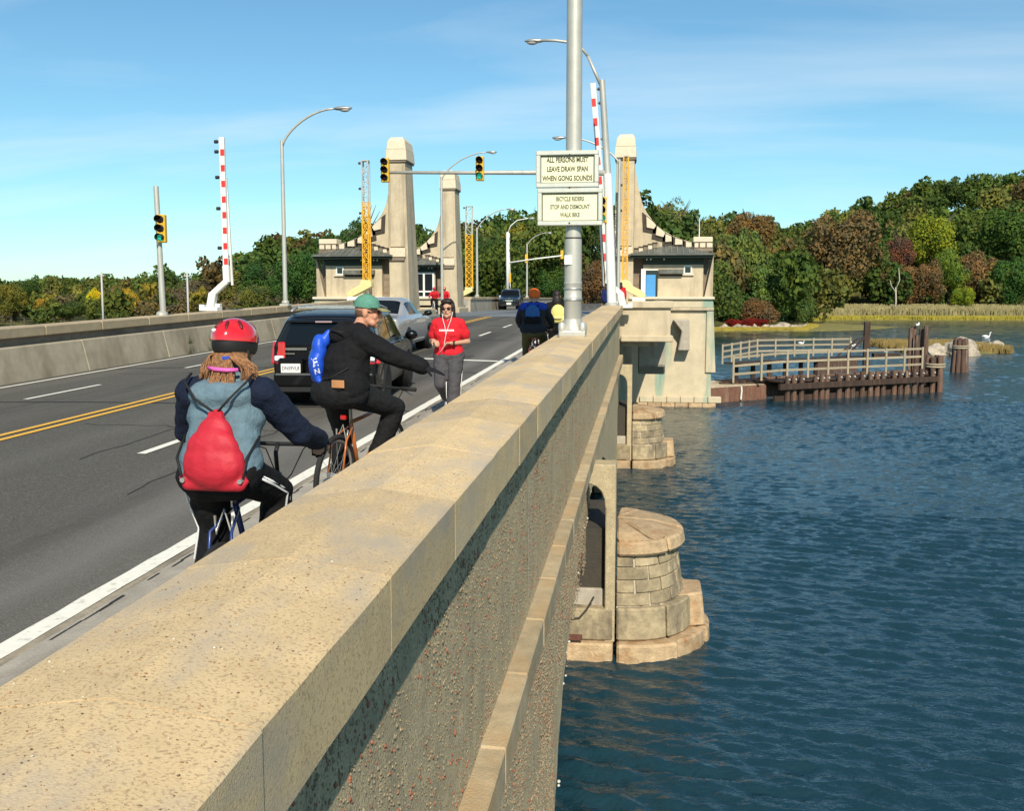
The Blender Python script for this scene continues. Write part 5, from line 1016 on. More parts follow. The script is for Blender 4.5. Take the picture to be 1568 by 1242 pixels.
def fn(rr, k):
    a = R(rr.uniform(-178, -2)); side = math.cos(a); r0 = Vector((.086 * math.cos(a), .10 * math.sin(a) - .01, -.02)); tail = abs(side) < .62; j_ = lambda q: q * rr.uniform(-1, 1)
    if tail: return [hc + rot @ r0, hc + rot @ Vector((r0.x * 1.1, r0.y * 1.2 - .01, -.06)), hc + Vector((r0.x * .8 + j_(.01), -.15 + j_(.02), -.105)), hc + Vector((r0.x * 1.0 + j_(.025), -.185 + j_(.02), -.17)), hc + Vector((r0.x * 1.1 + j_(.04), -.17 + j_(.02), -.245 - rr.uniform(0, .07)))]
    e_ = 1.35 + rr.uniform(0, .45)
    return [hc + rot @ r0, hc + rot @ Vector((r0.x * 1.25, r0.y * 1.2 - .03, -.055)), hc + Vector((r0.x * e_, -.10 + j_(.03), -.095 + j_(.01))), hc + Vector((r0.x * (e_ + .18) + j_(.02), -.11 + j_(.03), -.15 - rr.uniform(0, .07)))]
hr_ = strands(p, 'hair', LOCK, fn, 260, 3, .0062)
mb = MB().ell(hc + rot @ Vector((0, -.04, -.03)), (.088, .085, .085), rot); mb.build('hair_mass', LOCK, hr_, True)
MB().tube([hc + Vector((-.085, -.150, -.098)), hc + Vector((-.035, -.182, -.104)), hc + Vector((.03, -.184, -.108)), hc + Vector((.08, -.155, -.108))], .011, 8).build('hair_band', mat('pink_band', (.75, .12, .42), .5, var=.1), hr_, True)
MB().tube([hc + Vector((-.06, -.115, -.045)), hc + Vector((0, -.145, -.05)), hc + Vector((.06, -.115, -.045))], .012, 8).build('bandana', mat('blue_cloth', (.02, .06, .35), .8, var=.1), hr_, True)
for s in (-1, 1): MB().tube([hc + rot @ Vector((s * .10, -.03, -.01)), hc + rot @ Vector((s * .088, .02, -.09)), hc + rot @ Vector((0, .05, -.14))], .007, 6).build('chin_strap', CORD, hm, True)
# red drawstring bag on the rider's back
bg_ = empty('drawstring_bag', (gx, gy, gzz), R(-1.5), 'red nylon drawstring bag on the back of the red helmeted cyclist', 'bag', 'drawstring bags worn by the cyclists')
bx0 = .03; mb = MB(); mb.ell((bx0, .01, 1.00), (.165, .07, .125)).ell((bx0, .02, 1.06), (.150, .065, .14)).ell((bx0, .05, 1.15), (.10, .05, .10)).cap((bx0, .075, 1.20), (bx0, .085, 1.255), .05, .03).cap((bx0 - .14, .02, .90), (bx0 + .14, .02, .90), .034, .034).cap((bx0 - .18, .03, .93), (bx0 - .14, .02, .90), .018, .03).cap((bx0 + .17, .03, .915), (bx0 + .14, .02, .90), .018, .03).cap((bx0 - .14, .03, .90), (bx0 - .13, .03, 1.05), .03, .03).cap((bx0 + .14, .03, .90), (bx0 + .13, .03, 1.05), .03, .03)
sk = organic('sack', mb, REDN, bg_, .009, 9, .5, .0045, 8, 6.0)
gt = MB()
for k in range(7):
    a = (k - 3) / 3; gt.tube([(bx0 + a * .024, .058, 1.27), (bx0 + a * .045, .022 + .02 * abs(a), 1.20), (bx0 + a * .085, -.005 + .03 * abs(a), 1.11)], [.010, .012, .003], 6)
gt.build('gathered_pleat', REDN, sk, True)
for s, xe in ((-1, -.17), (1, .17)):
    MB().tube([(bx0, .065, 1.26), (xe * .55, .085, 1.335), (xe, .13, 1.42), (xe * 1.02, .22, 1.455)], .007, 6).build('cord', CORD, bg_, True); MB().tube([(xe * 1.22, .20, 1.13), (xe * 1.12, .06, 1.03), (bx0 + s * .165, .0, .935)], .007, 6).build('cord', CORD, bg_, True); MB().cyl((bx0 + s * .155, -.02, .925), (bx0 + s * .155, .01, .925), .013, None, 10).build('eyelet', ALU, sk)

# ------------------------------------------------------------------ rider in green cap, arm held out
mx_, my_ = -2.46, 7.80; mz_ = gz(8) + .20; ang = R(-10)
bicycle('orange bicycle ridden by the man in the green cap', (mx_, my_, mz_), ang, ('orange', (.45, .13, .03)), lean=R(4), saddle_h=.93, rack=True)
J = dict(pelvis=(.03, .14, 1.04), chest=(.03, .22, 1.30), neck=(.10, .28, 1.49), head=(.175, .33, 1.635), sL=(-.10, .33, 1.42), sR=(.21, .15, 1.42), eL=(-.26, .55, 1.24), eR=(.43, .22, 1.29), wL=(-.30, .76, 1.06), wR=(.66, .30, 1.20), dR=(.9, .15, -.28), dL=(.2, .9, -.3), hL=(-.07, .20, .99), hR=(.11, .14, .99), kL=(-.14, .48, .62), kR=(.33, .50, .84), aL=(-.13, .36, .22), aR=(.18, .45, .44), tL=(-.13, .52, .16), tR=(.20, .60, .38))
p = empty('person', (mx_, my_, mz_), ang, 'man on a bicycle in black hoodie and green cap, arm held out, looking right', 'person')
rot = RZ(-78, -8); bo = body(p, J, rot, SKIN2, .96, curl=(1.3, .12), palm=((0, 0, -1), (0, 0, -1)))
mb = MB(); torso(mb, J, 1.17, 1.05, .020); mb.ell((.05, .16, 1.18), (.21, .17, .22)); mb.cap((.03, .19, 1.42), (.16, .21, 1.44), .085, .08); mb.ell((.055, .19, 1.475), (.12, .10, .06)); mb.cap((-.06, .13, 1.04), (.13, .11, 1.04), .135, .135)
for s in 'LR': arm(mb, J['s' + s], J['e' + s], J['w' + s], 1.30, .020, .96)
organic('hoodie', mb, BLK, p, .013, 5, .5, .009, 11, 8.0)
mb = MB(); mb.tube([(.02, .14, 1.50), (.0, .24, 1.525), (.06, .36, 1.50), (.15, .38, 1.475)], [.045, .05, .045, .035], 8); mb.ell((.02, .13, 1.45), (.11, .07, .07)); organic('hood', mb, BLK, p, .013, 4, .5, .005)
mb = MB(); leg(mb, J['hL'], J['kL'], J['aL'], 1.22, .012, .97, .015); leg(mb, J['hR'], J['kR'], J['aR'], 1.22, .012, .97, .015); mb.cap((-.07, .10, 1.00), (.13, .08, 1.00), .142, .142); mb.ell((.02, .05, .985), (.17, .12, .11)); tr = organic('jeans', mb, JEAN, p, .013, 5, .5, .009, 10, 9.0)
MB().box((.10, -.072, 1.075), (.115, .012, .062), -.12).build('leather_patch', mat('tan_leather', (.48, .22, .09), .7, var=.15), tr, bevel=.004)
BSH = mat('black_shoe', (.015, .015, .016), .5, var=.1); shoe(p, J['aL'], J['tL'], BSH, BLKT); shoe(p, J['aR'], J['tR'], BSH, SOLW)
mb = MB(); hand_prims(mb, J['wR'], J['dR'], (0, 0, -1), .12, 1.1); mb.cap(J['wR'], Vector(J['wR']) - Vector(J['dR']) * .05, .042, .044); organic('glove', mb, GLOVE, p, .007, 2)
mb = MB(); hand_prims(mb, J['wL'], J['dL'], (0, 0, -1), 1.3, 1.1); organic('glove', mb, GLOVE, p, .008, 2)
hc = Vector(J['head']); f = lambda v: hc + rot @ Vector(v)
GCAP = cloth('green_cap', (.10, .26, .19), .12, 16); vs = []; NA = 24
for i in range(9):
    a = i / 8 * R(97)
    for j in range(NA): t_ = 2 * math.pi * j / NA; vs.append(f((.089 * math.sin(a) * math.cos(t_), -.014 + .108 * math.sin(a) * math.sin(t_), .042 + .098 * math.cos(a))))
cp = MB().add(vs, [(i * NA + j, (i + 1) * NA + j, (i + 1) * NA + (j + 1) % NA, i * NA + (j + 1) % NA) for i in range(8) for j in range(NA)]).build('cap', GCAP, p, True)
bv = []; NBm = 12
for rr_, dz_ in ((0, 0), (.6, .004), (1, -.012)):
    for k in range(NBm + 1):
        a = R(20 + 140 * k / NBm); bx_ = .088 * math.cos(a); by_ = -.014 + .107 * math.sin(a); ex_ = .085 * math.cos(a) * 1.0; ey_ = .10 + .085 * math.sin(a)
        bv.append(f((bx_ + (ex_ - bx_) * rr_, by_ + (ey_ - by_) * rr_, .038 + dz_)))
    for k in range(NBm + 1):
        pass
n1 = NBm + 1; top = bv; bot = [v_ - (rot @ Vector((0, 0, .007))) for v_ in bv]
fs = [(i * n1 + k, i * n1 + k + 1, (i + 1) * n1 + k + 1, (i + 1) * n1 + k) for i in range(2) for k in range(NBm)]; N0 = len(top)
fs += [tuple(N0 + q for q in reversed(f_)) for f_ in fs] + [(2 * n1 + k, 2 * n1 + k + 1, N0 + 2 * n1 + k + 1, N0 + 2 * n1 + k) for k in range(NBm)]
MB().add(top + bot, fs).build('cap_brim', cloth('olive_brim', (.26, .25, .12), .15, 16), cp, True); MB().ell(f((0, -.014, .141)), (.008, .008, .005), rot, 8, 6).build('cap_button', GCAP, cp, True)
MB().ell(f((0, -.03, -.02)), (.076, .078, .06), rot).build('hair', mat('brown_hair', (.10, .055, .03), .8, var=.3, nscale=40), p, True)
gl = MB()
for s in (-1, 1): gl.ell(f((s * .033, .098, .002)), (.026, .008, .018), rot, 10, 6); gl.tube([f((s * .058, .085, .006)), f((s * .080, .0, .0))], .004, 5)
gl.build('sunglasses', mat('dark_lens', (.03, .012, .008), .1, var=0), p, True); head_parts(p, hc, rot, True, False)
# blue drawstring bag
bg_ = empty('drawstring_bag', (mx_, my_, mz_), ang, 'blue nylon drawstring bag on the back of the man in the green cap', 'bag', 'drawstring bags worn by the cyclists')
mb = MB(); mb.ell((-.155, .075, 1.22), (.07, .115, .15), RZ(28)).ell((-.135, .075, 1.33), (.062, .09, .13), RZ(28)).cap((-.10, .09, 1.40), (-.06, .10, 1.475), .05, .024).cap((-.20, .11, 1.10), (-.10, .005, 1.09), .028, .028)
sk = organic('sack', mb, BLUN, bg_, .010, 7, .5, .004, 9, 3.0)
vd = (-.456, .89, 0)
project(text('print', 'E', .095, WHT, sk, (-.085, -.1, 1.235), (R(90), R(-14), R(27)), .002, bold=.003), sk, vd); project(text('print', 'N', .06, WHT, sk, (-.065, -.1, 1.165), (R(90), R(-14), R(27)), .002, bold=.002), sk, vd)
MB().tube([(-.06, .10, 1.475), (.0, .05, 1.49), (.10, .03, 1.475)], .006, 6).build('cord', CORD, bg_, True); MB().tube([(-.10, .005, 1.09), (.02, -.03, 1.12), (.16, .0, 1.2)], .006, 6).build('cord', CORD, bg_, True)

# ------------------------------------------------------------------ jogger in red shirt
jx, jy = -2.76, 14.25; jz = gz(jy) + .15
J = dict(pelvis=(0, .0, .90), chest=(0, .03, 1.17), neck=(0, .02, 1.37), head=(.0, .05, 1.525), sL=(-.172, .02, 1.315), sR=(.172, .02, 1.315), eL=(-.265, -.06, 1.06), eR=(.26, -.05, 1.06), wL=(-.10, .17, 1.04), wR=(.19, .15, 1.08), dL=(.8, .3, .1), dR=(-.5, .5, -.1), hL=(-.095, 0, .86), hR=(.095, 0, .86), kL=(-.10, .10, .48), kR=(.10, .10, .47), aL=(-.08, .12, .09), aR=(.07, -.24, .26), tL=(-.08, .28, .05), tR=(.07, -.16, .12))
p = empty('person', (jx, jy, jz), R(178), 'jogger in red t-shirt, sunglasses and grey trousers, running towards the viewer', 'person')
rot = RZ(0, -2); bo = body(p, J, rot, SKIN, .98, curl=(1.2, 1.2), palm=((0, 0, -1), (0, 0, -1)))
RSH = cloth('red_shirt', (.62, .018, .028), .1, 10); mb = MB(); torso(mb, J, 1.0, 1.08, .010); mb.cap((-.075, .05, 1.19), (.075, .05, 1.19), .092, .092); mb.cap((-.07, .0, .87), (.07, 0, .87), .130, .130)
for s in 'LR': mb.cap(J['s' + s], Vector(J['s' + s]).lerp(Vector(J['e' + s]), .60), .070, .076)
ts = organic('t_shirt', mb, RSH, p, .012, 5, .5, .007, 11, 12.0)
project(MB().box((.0, .3, 1.222), (.21, .004, .020)).build('print', WHT, ts), ts, (0, -1, 0), .004)
pm = MB()
for k in range(14): pm.box((-.095 + k * .0145, .3, 1.222), (.009, .004, .026))
project(pm.build('print', WHT, ts), ts, (0, -1, 0), .005)
GP = cloth('grey_trouser', (.075, .07, .075), .15, 10); mb = MB(); leg(mb, J['hL'], J['kL'], J['aL'], 1.22, .016, .98, .03); leg(mb, J['hR'], J['kR'], J['aR'], 1.22, .016, .98, .03); mb.cap((-.09, 0, .86), (.09, 0, .86), .135, .135); tr = organic('trousers', mb, GP, p, .013, 5, .5, .009, 10, 14.0)
MB().tube([(-.205, .0, .80), (-.19, .05, .5), (-.16, .0, .12)], .006, 5).build('side_stripe', WHT, tr, True); MB().tube([(.01, .13, .50), (.02, .08, .3), (.02, .02, .16)], .006, 5).build('side_stripe', WHT, tr, True)
WSH = mat('white_shoe', (.75, .75, .76), .5, var=.08); shoe(p, J['aL'], J['tL'], WSH, SOLW); shoe(p, J['aR'], J['tR'], WSH, SOLW)
hc = Vector(J['head']); f = lambda v: hc + rot @ Vector(v); DH = mat('dark_brown_hair', (.018, .011, .008), .55, var=.4, nscale=40)
mb = MB(); mb.ell(f((0, -.035, .045)), (.092, .095, .098), rot); mb.ell(f((0, -.05, -.06)), (.095, .07, .13), rot); mb.cap(f((-.078, .01, .04)), f((-.085, -.01, -.13)), .030, .028); mb.cap(f((.078, .01, .04)), f((.085, -.01, -.13)), .030, .028); mb.cap(f((-.04, .06, .10)), f((.05, .06, .10)), .032, .032); organic('hair', mb, DH, p, .010, 3, .4, .006, 40)
gl = MB()
for s in (-1, 1): gl.ell(f((s * .034, .100, .004)), (.028, .010, .021), rot, 10, 6); gl.tube([f((s * .06, .088, .008)), f((s * .082, .0, .0))], .004, 5)
gl.tube([f((-.01, .108, .008)), f((.01, .108, .008))], .004, 5).build('sunglasses', MATS['dark_lens'], p, True); head_parts(p, hc, rot, True, False)
MB().tube([f((-.08, .02, -.03)), f((-.06, .08, -.16)), (-.03, .145, 1.28), (.0, .178, 1.16), (.03, .172, 1.0), (.10, .15, .90)], .0042, 5).tube([f((.08, .02, -.03)), f((.05, .09, -.16)), (.02, .150, 1.28), (0, .178, 1.16)], .0042, 5).build('earphone_cord', WHT, p, True); MB().lathe([(.040, -.012), (.042, 0), (.040, .012)], (0, 0, 0), 12, 'x').build('wrist_watch', DRK, p, loc=(-.115, .16, 1.04))

# ------------------------------------------------------------------ generic riding pose for riders further off
def rider(label, bl, loc, rz, top, trous, helm, shirt2=None, bike=('red', (.25, .03, .03)), voxel=.018, s=1.0, hat='helmet', bulk=1.1, blean=0.0, hat_plain=False):
    bicycle(bl, loc, rz, bike, saddle_h=.90, lean=blean, rack=True).scale = (s,) * 3
    J = dict(pelvis=(0, .13, .99), chest=(0, .24, 1.26), neck=(0, .33, 1.46), head=(0, .38, 1.60), sL=(-.20, .27, 1.385), sR=(.20, .27, 1.385), eL=(-.31, .46, 1.15), eR=(.31, .46, 1.15), wL=(-.31, .74, 1.03), wR=(.31, .74, 1.03), dL=(.2, .8, -.3), dR=(-.2, .8, -.3), hL=(-.1, .17, .94), hR=(.1, .17, .94), kL=(-.17, .52, .60), kR=(.17, .56, .78), aL=(-.14, .37, .20), aR=(.14, .44, .42), tL=(-.14, .52, .13), tR=(.14, .58, .37))
    p = empty('person', loc, rz, label, 'person', scale=s); rot = RZ(0, -10); body(p, J, rot, SKIN, .95, voxel=max(.0095, voxel * .75), curl=(1.2, 1.2))
    mb = MB(); torso(mb, J, bulk, 1.05, .014); mb.cap((-.09, .10, 1.0), (.09, .10, 1.0), .12 * bulk, .12 * bulk)
    for q in 'LR': arm(mb, J['s' + q], J['e' + q], J['w' + q], 1.15 * bulk, .014, .97)
    organic('jacket', mb, top, p, voxel, 4, .5, .007, 10, 1.0)
    mb = MB(); 
    for q in 'LR': leg(mb, J['h' + q], J['k' + q], J['a' + q], 1.15, .014, .97, .015)
    mb.cap((-.09, .12, .94), (.09, .12, .94), .135, .135); organic('trousers', mb, trous, p, voxel, 4, .5, .006)
    for q in 'LR': shoe(p, J['a' + q], J['t' + q], WSH)
    if hat == 'helmet': helmet(p, J['head'], rot, helm, helm if hat_plain else BLKT, not hat_plain)
    return p, J, rot
OLV = cloth('olive_trouser', (.085, .085, .035), .15); DGREY = cloth('charcoal', (.022, .025, .032), .2)
ox, oy = -2.14, 19.35; oz = gz(oy) + .15
ORG = mat('orange_knit', (.80, .13, .01), .7, var=.1, nscale=10)
p, J, rot = rider('cyclist in charcoal jacket, olive trousers and bright orange helmet, riding away', 'bicycle of the cyclist in the orange helmet', (ox, oy, oz), R(0), DGREY, OLV, ORG, bulk=1.15, voxel=.015, hat_plain=True)
mb = MB(); mb.cap((-.18, .24, 1.40), (.18, .24, 1.40), .092, .092); mb.cap((-.23, .30, 1.36), (-.30, .42, 1.20), .078, .07); mb.ell((0, .24, 1.36), (.19, .12, .1)); organic('shoulder_panel', mb, cloth('royal_blue', (.02, .06, .38), .12), p, .014, 4)
bp_ = empty('backpack', (ox, oy, oz), 0, 'blue and black backpack on the cyclist with the orange helmet', 'backpack'); mb = MB(); mb.ell((0, .07, 1.28), (.145, .085, .17)).cap((-.09, .06, 1.16), (.09, .06, 1.16), .08, .08); organic('pack', mb, cloth('steel_blue', (.035, .12, .32), .12), bp_, .012, 4)
mb = MB(); mb.cap((-.085, .045, 1.15), (.085, .045, 1.15), .09, .09); organic('lower_pocket', mb, BLK, bp_, .012, 4)
for s in (-1, 1): MB().tube([(s * .09, .13, 1.42), (s * .12, .24, 1.46), (s * .14, .36, 1.36)], .016, 6).build('strap', BLK, bp_, True)
# walker with yellow backpack, mostly behind the pole
def walker(label, loc, rz, top, trous, hair, s=1.0, voxel=.018, skin=SKIN):
    J = dict(pelvis=(0, 0, .93), chest=(0, .01, 1.20), neck=(0, .0, 1.41), head=(0, .03, 1.56), sL=(-.185, 0, 1.35), sR=(.185, 0, 1.35), eL=(-.24, -.03, 1.08), eR=(.24, .02, 1.08), wL=(-.24, .08, .84), wR=(.24, .12, .85), hL=(-.09, 0, .89), hR=(.09, 0, .89), kL=(-.09, .06, .50), kR=(.09, -.02, .50), aL=(-.09, .05, .09), aR=(.09, -.14, .12), tL=(-.09, .20, .04), tR=(.09, 0, .04))
    p = empty('person', loc, rz, label, 'person', scale=s); rot = RZ(0, -3); body(p, J, rot, skin, .95, voxel=max(.011, voxel * .75))
    mb = MB(); torso(mb, J, 1.08, 1.05, .012); mb.cap((-.08, 0, .90), (.08, 0, .90), .125, .125)
    for q in 'LR': arm(mb, J['s' + q], J['e' + q], J['w' + q], 1.15, .012, .97)
    organic('jacket', mb, top, p, voxel, 4); mb = MB()
    for q in 'LR': leg(mb, J['h' + q], J['k' + q], J['a' + q], 1.15, .012, .98, .015)
    mb.cap((-.09, 0, .88), (.09, 0, .88), .125, .125); organic('trousers', mb, trous, p, voxel, 4)
    for q in 'LR': shoe(p, J['a' + q], J['t' + q], BSH)
    if hair is not None:
        mb = MB(); mb.ell(Vector(J['head']) + Vector((0, -.03, .04)), (.09, .10, .095)); mb.ell(Vector(J['head']) + Vector((0, -.07, -.10)), (.10, .07, .17)); organic('hair', mb, hair, p, .014, 3)
    return p
yx, yy_ = -1.90, 22.0; yz = gz(22) + .15
walker('dark haired walker in black, half hidden behind the sign pole', (yx, yy_, yz), R(0), BLK, BLK, DH)
bp_ = empty('backpack', (yx, yy_, yz), 0, 'yellow backpack on the walker half hidden by the sign pole', 'backpack'); mb = MB(); mb.ell((.04, -.16, 1.20), (.16, .09, .19)).cap((-.08, -.16, 1.06), (.16, -.16, 1.06), .085, .085); organic('pack', mb, cloth('yellow_pack', (.72, .60, .20), .1), bp_, .014, 4); MB().cap((-.02, -.25, 1.10), (.10, -.25, 1.10), .035, .035).build('front_pocket', cloth('pale_yellow', (.66, .56, .24), .1), bp_, True)
for s in (-1, 1): MB().tube([(.04 + s * .09, -.10, 1.36), (.04 + s * .11, .0, 1.44), (s * .13, .12, 1.30)], .016, 6).build('strap', BLK, bp_, True)
# red-jersey riders far off by the left tower, walkers near the right bay
RJ = cloth('red_jersey', (.55, .02, .03), .1)
for k, (x, y, lab) in enumerate(((-14.3, 69.0, 'leftmost red jersey cyclist in the distance beside the farther left tower'), (-13.4, 68.0, 'red jersey cyclist in the distance nearest the farther left tower'))):
    rider(lab, ('distant bicycle of the leftmost red jersey rider', 'distant bicycle of the right hand red jersey rider')[k], (x, y, 1.12), R(185), RJ, BLK, RHEL, bike=('white', (.7, .7, .7)), voxel=.025)
walker('distant walker in dark blue beside the foot of the tall signal mast', (-1.75, 47, gz(47) + .15), R(0), cloth('dark_blue', (.012, .02, .09)), BLK, DH, voxel=.025)
walker('distant walker in red top between signal mast and right lattice barrier', (-1.3, 53.0, gz(53) + .2), R(0), RJ, BLK, DH, voxel=.025)

# ------------------------------------------------------------------ timber fender dock
WOODD = mat('dark_creosote_wood', (.045, .028, .020), .85, var=.3, nscale=3, bump=.6, bscale=30, stretch=(1, 1, .2), objvar=.25, stain=(.09, .05, .03), sscale=(4, 4, .7), spos=(.5, .7), coords='World'); WOODG = mat('weathered_rail_wood', (.35, .295, .20), .85, var=.15, nscale=4, bump=.4, bscale=30, objvar=.1); WOODM = mat('brown_pile_wood', (.12, .07, .048), .85, var=.3, nscale=3, bump=.6, bscale=30, stretch=(1, 1, .2), objvar=.3, stain=(.26, .22, .18), sscale=(5, 5, .6), spos=(.55, .72), coords='World')
RUST = mat('rusty_sheet_pile', (.17, .085, .055), .8, var=.25, nscale=2, bump=.4, bscale=20, stain=(.26, .16, .11), sscale=(2.5, 2.5, .4), spos=(.48, .68), coords='World'); BOLT = mat('pale_bolt', (.55, .54, .5), .6, var=0)
dock = empty('fender_dock', (8.2, 61.2, WATER), 0, 'dark timber fender dock with pale railings beside the right gatehouse', 'dock')
A = Vector((8.0, 61.2, 0)); B = Vector((18.4, 68.6, 0)); e = (B - A).normalized(); nb = Vector((-e.y, e.x, 0)); Ld = (B - A).length; r5 = random.Random(9)
def K(o): return kid(o, dock)
for k in range(19):
    u = (k + .5 + r5.uniform(-.38, .38)) / 19 * Ld; q = A + e * u; top = -2.42 + r5.uniform(-.08, .08)
    K(MB().tube([(q.x, q.y, -5.2), (q.x + .02, q.y, top)], [.17, .15], 9).build('pile', WOODM, smooth='auto'))
    for zz_ in (-2.62, -3.12): K(MB().cyl(q - nb * .21 + Vector((0, 0, zz_)), q - nb * .14 + Vector((0, 0, zz_)), .05, None, 8).build('bolt', BOLT))
for zz_, off in ((-3.02, -.24), (-3.75, .2)):
    K(MB().bar(A - e * .5 + nb * off + Vector((0, 0, zz_)), B + nb * off + Vector((0, 0, zz_)), .16, .34).build('wale', WOODD))
for k in range(11): q = A + e * (k + .5) / 11 * Ld + nb * (.25); K(MB().box((q.x, q.y, -3.78), (Ld / 11 * .8, .22, .22), math.atan2(e.y, e.x)).build('lower_timber', WOODG if k in (2, 3, 6, 7, 8, 9) else WOODD))
for k in range(30): q = A + e * (k + .5) / 30 * Ld + nb * 1.1; K(MB().box((q.x, q.y, -2.78 + r5.uniform(-.01, .01)), (Ld / 30 * .95, 1.7, .08), math.atan2(e.y, e.x)).build('deck_plank', WOODD))
K(MB().bar(A + nb * 2.0 + Vector((0, 0, -3.2)), B + nb * 2.0 + Vector((0, 0, -3.2)), .3, 1.2).build('back_fender', WOODM))
def rail(pts, hts, n, h=1.5, name='rail'):
    tot = [0]
    for a, b in zip(pts, pts[1:]): tot.append(tot[-1] + (Vector(b) - Vector(a)).length)
    for a, b in zip(pts, pts[1:]):
        for dz_ in hts: K(MB().bar(Vector(a) + Vector((0, 0, dz_)), Vector(b) + Vector((0, 0, dz_)), .07, .13).build('rail', WOODG))
    for k in range(n):
        s_ = tot[-1] * k / (n - 1)
        for i in range(len(pts) - 1):
            if tot[i] <= s_ + 1e-6 <= tot[i + 1] + 1e-5: q = Vector(pts[i]).lerp(Vector(pts[i + 1]), (s_ - tot[i]) / (tot[i + 1] - tot[i])); break
        K(MB().bar(q + Vector((0, -.08, -.05)), q + Vector((0, -.08, h + .06)), .11, .11).build('rail_post', WOODG))
a0 = A + nb * .35; b0 = B + nb * .35
rail([(5.2, 62.0, -2.85), (a0.x, a0.y, -2.55), (b0.x - .6, b0.y - .4, -2.55)], (.45, .95, 1.45), 10)
rail([(5.2, 71, -2.3), (8.2, 77, -2.15), (15.4, 80.5, -2.15)], (.4, .8, 1.2), 10, 1.25)
for k in range(12): q = Vector((5.4, 71, 0)).lerp(Vector((15.6, 80.5, 0)), (k + .5) / 12); K(MB().box((q.x + .6, q.y + .7, -2.35), (1.25, 1.6, .1), .75).build('deck_plank', WOODD))
for k in range(8): q = Vector((5.6, 71.5, 0)).lerp(Vector((15.6, 80.5, 0)), (k + .5) / 8); K(MB().cyl((q.x, q.y, -5), (q.x, q.y, -2.4), .17, .16, 8).build('pile', WOODD, smooth='auto'))
K(MB().bar((12.4, 77.0, -2.9), (15.8, 80.0, -2.9), .3, 1.0).build('back_fender', WOODM))
# gangway from the gatehouse foot
for k in range(7): q = Vector((4.6, 62.6, -2.85)).lerp(Vector((8.6, 64.0, -2.75)), (k + .5) / 7); K(MB().box(q, (.62, 1.5, .08), .6).build('deck_plank', WOODD))
K(MB().bar((4.4, 61.9, -3.0), (8.2, 63.0, -2.95), .14, .3).build('stringer', WOODD))
# tall king post with braces
K(MB().bar((16.5, 80, -4.5), (16.5, 80, .35), .42, .42).build('king_post', WOODD)); K(MB().bar((15.0, 79.6, -2.2), (16.4, 79.9, -.7), .14, .14).build('brace', WOODD)); K(MB().bar((14.3, 79.4, -2.2), (15.8, 79.8, -.9), .1, .1).build('brace', WOODD)); K(MB().box((18.0, 80.3, -2.2), (1.9, .9, .35)).build('cap_timber', WOODD))
def cluster(name, c, n, rad, hts, label, leanr=.25, bands=True, seed=1):
    t = empty(name, (c[0], c[1], WATER), 0, label, 'pilings', 'pile clusters'); rr = random.Random(seed)
    for k in range(n):
        a = 2 * math.pi * k / n; r_ = rad * (1 if k else .2); h = hts[k % len(hts)] + rr.uniform(-.08, .08)
        MB().tube([(math.cos(a) * r_, math.sin(a) * r_, -1.5), (math.cos(a) * r_ * (1 - leanr), math.sin(a) * r_ * (1 - leanr), h)], [.20, .17], 10).build('pile', WOODM, t, 'auto')
    if bands:
        zb = max(hts) * .70; MB().tube([(math.cos(a) * rad * (1 - leanr * .6) * 1.24, math.sin(a) * rad * (1 - leanr * .6) * 1.24, zb) for a in np.linspace(0, 2 * math.pi, 24, endpoint=False)], .07, 6, closed=True).build('cable_band', WOODG, t, True); MB().tube([(math.cos(a) * rad * (1 - leanr * .6) * 1.24, math.sin(a) * rad * (1 - leanr * .6) * 1.24, zb + .16) for a in np.linspace(0, 2 * math.pi, 24, endpoint=False)], .07, 6, closed=True).build('cable_band', WOODG, t, True)
    return t
cluster('pile_cluster', (25.6, 88.0), 9, .62, (2.75, 2.6, 2.8), 'banded cluster of leaning wooden piles standing alone in the water', .32, True, 3)
cluster('pile_cluster', (18.6, 69.2), 6, .5, (2.2, 2.3), 'banded cluster of short piles at the outer corner of the dock', .12, True, 5)
cluster('pile_cluster', (19.3, 76.0), 6, .62, (3.9, 3.5, 4.1), 'cluster of tall grey piles behind the outer corner of the dock', .05, False, 8)
# rusty sheet-pile wall at the foot of the gatehouse
sp = empty('sheet_pile_wall', (3.9, 60.4, WATER), 0, 'rusty corrugated sheet pile wall at the foot of the right gatehouse', 'wall')
P0, P1 = Vector((3.75, 59.6, 0)), Vector((7.2, 62.6, 0)); ee = (P1 - P0).normalized(); nn = Vector((ee.y, -ee.x, 0)); n = 12
for k in range(n):
    q0 = P0.lerp(P1, k / n); q1 = P0.lerp(P1, (k + 1) / n); m_ = [q0, q0.lerp(q1, .2) + nn * .12, q0.lerp(q1, .5) + nn * .12, q0.lerp(q1, .7), q1]
    mb = MB(); vs = [(v.x, v.y, -5) for v in m_] + [(v.x, v.y, -3.02) for v in m_] + [(v.x - nn.x * .03, v.y - nn.y * .03, -5) for v in m_] + [(v.x - nn.x * .03, v.y - nn.y * .03, -3.02) for v in m_]
    mb.add(vs, [(i, i + 1, i + 6, i + 5) for i in range(4)] + [(i + 10, i + 15, i + 16, i + 11) for i in range(4)] + [(i + 5, i + 6, i + 16, i + 15) for i in range(4)]); kid(mb.build('sheet_pile', RUST), sp)
kid(MB().prism([(3.6, 59.6), (7.1, 62.55), (6.6, 64.5), (3.6, 64.5)], 'z', -3.6, -2.98).build('concrete_cap', CONCL), sp)
kid(MB().tube([(5.6, 61.05, -3.02), (5.62, 61.02, -3.3), (5.58, 61.0, -3.8)], .05, 6).build('leak_streak', LIME), sp)
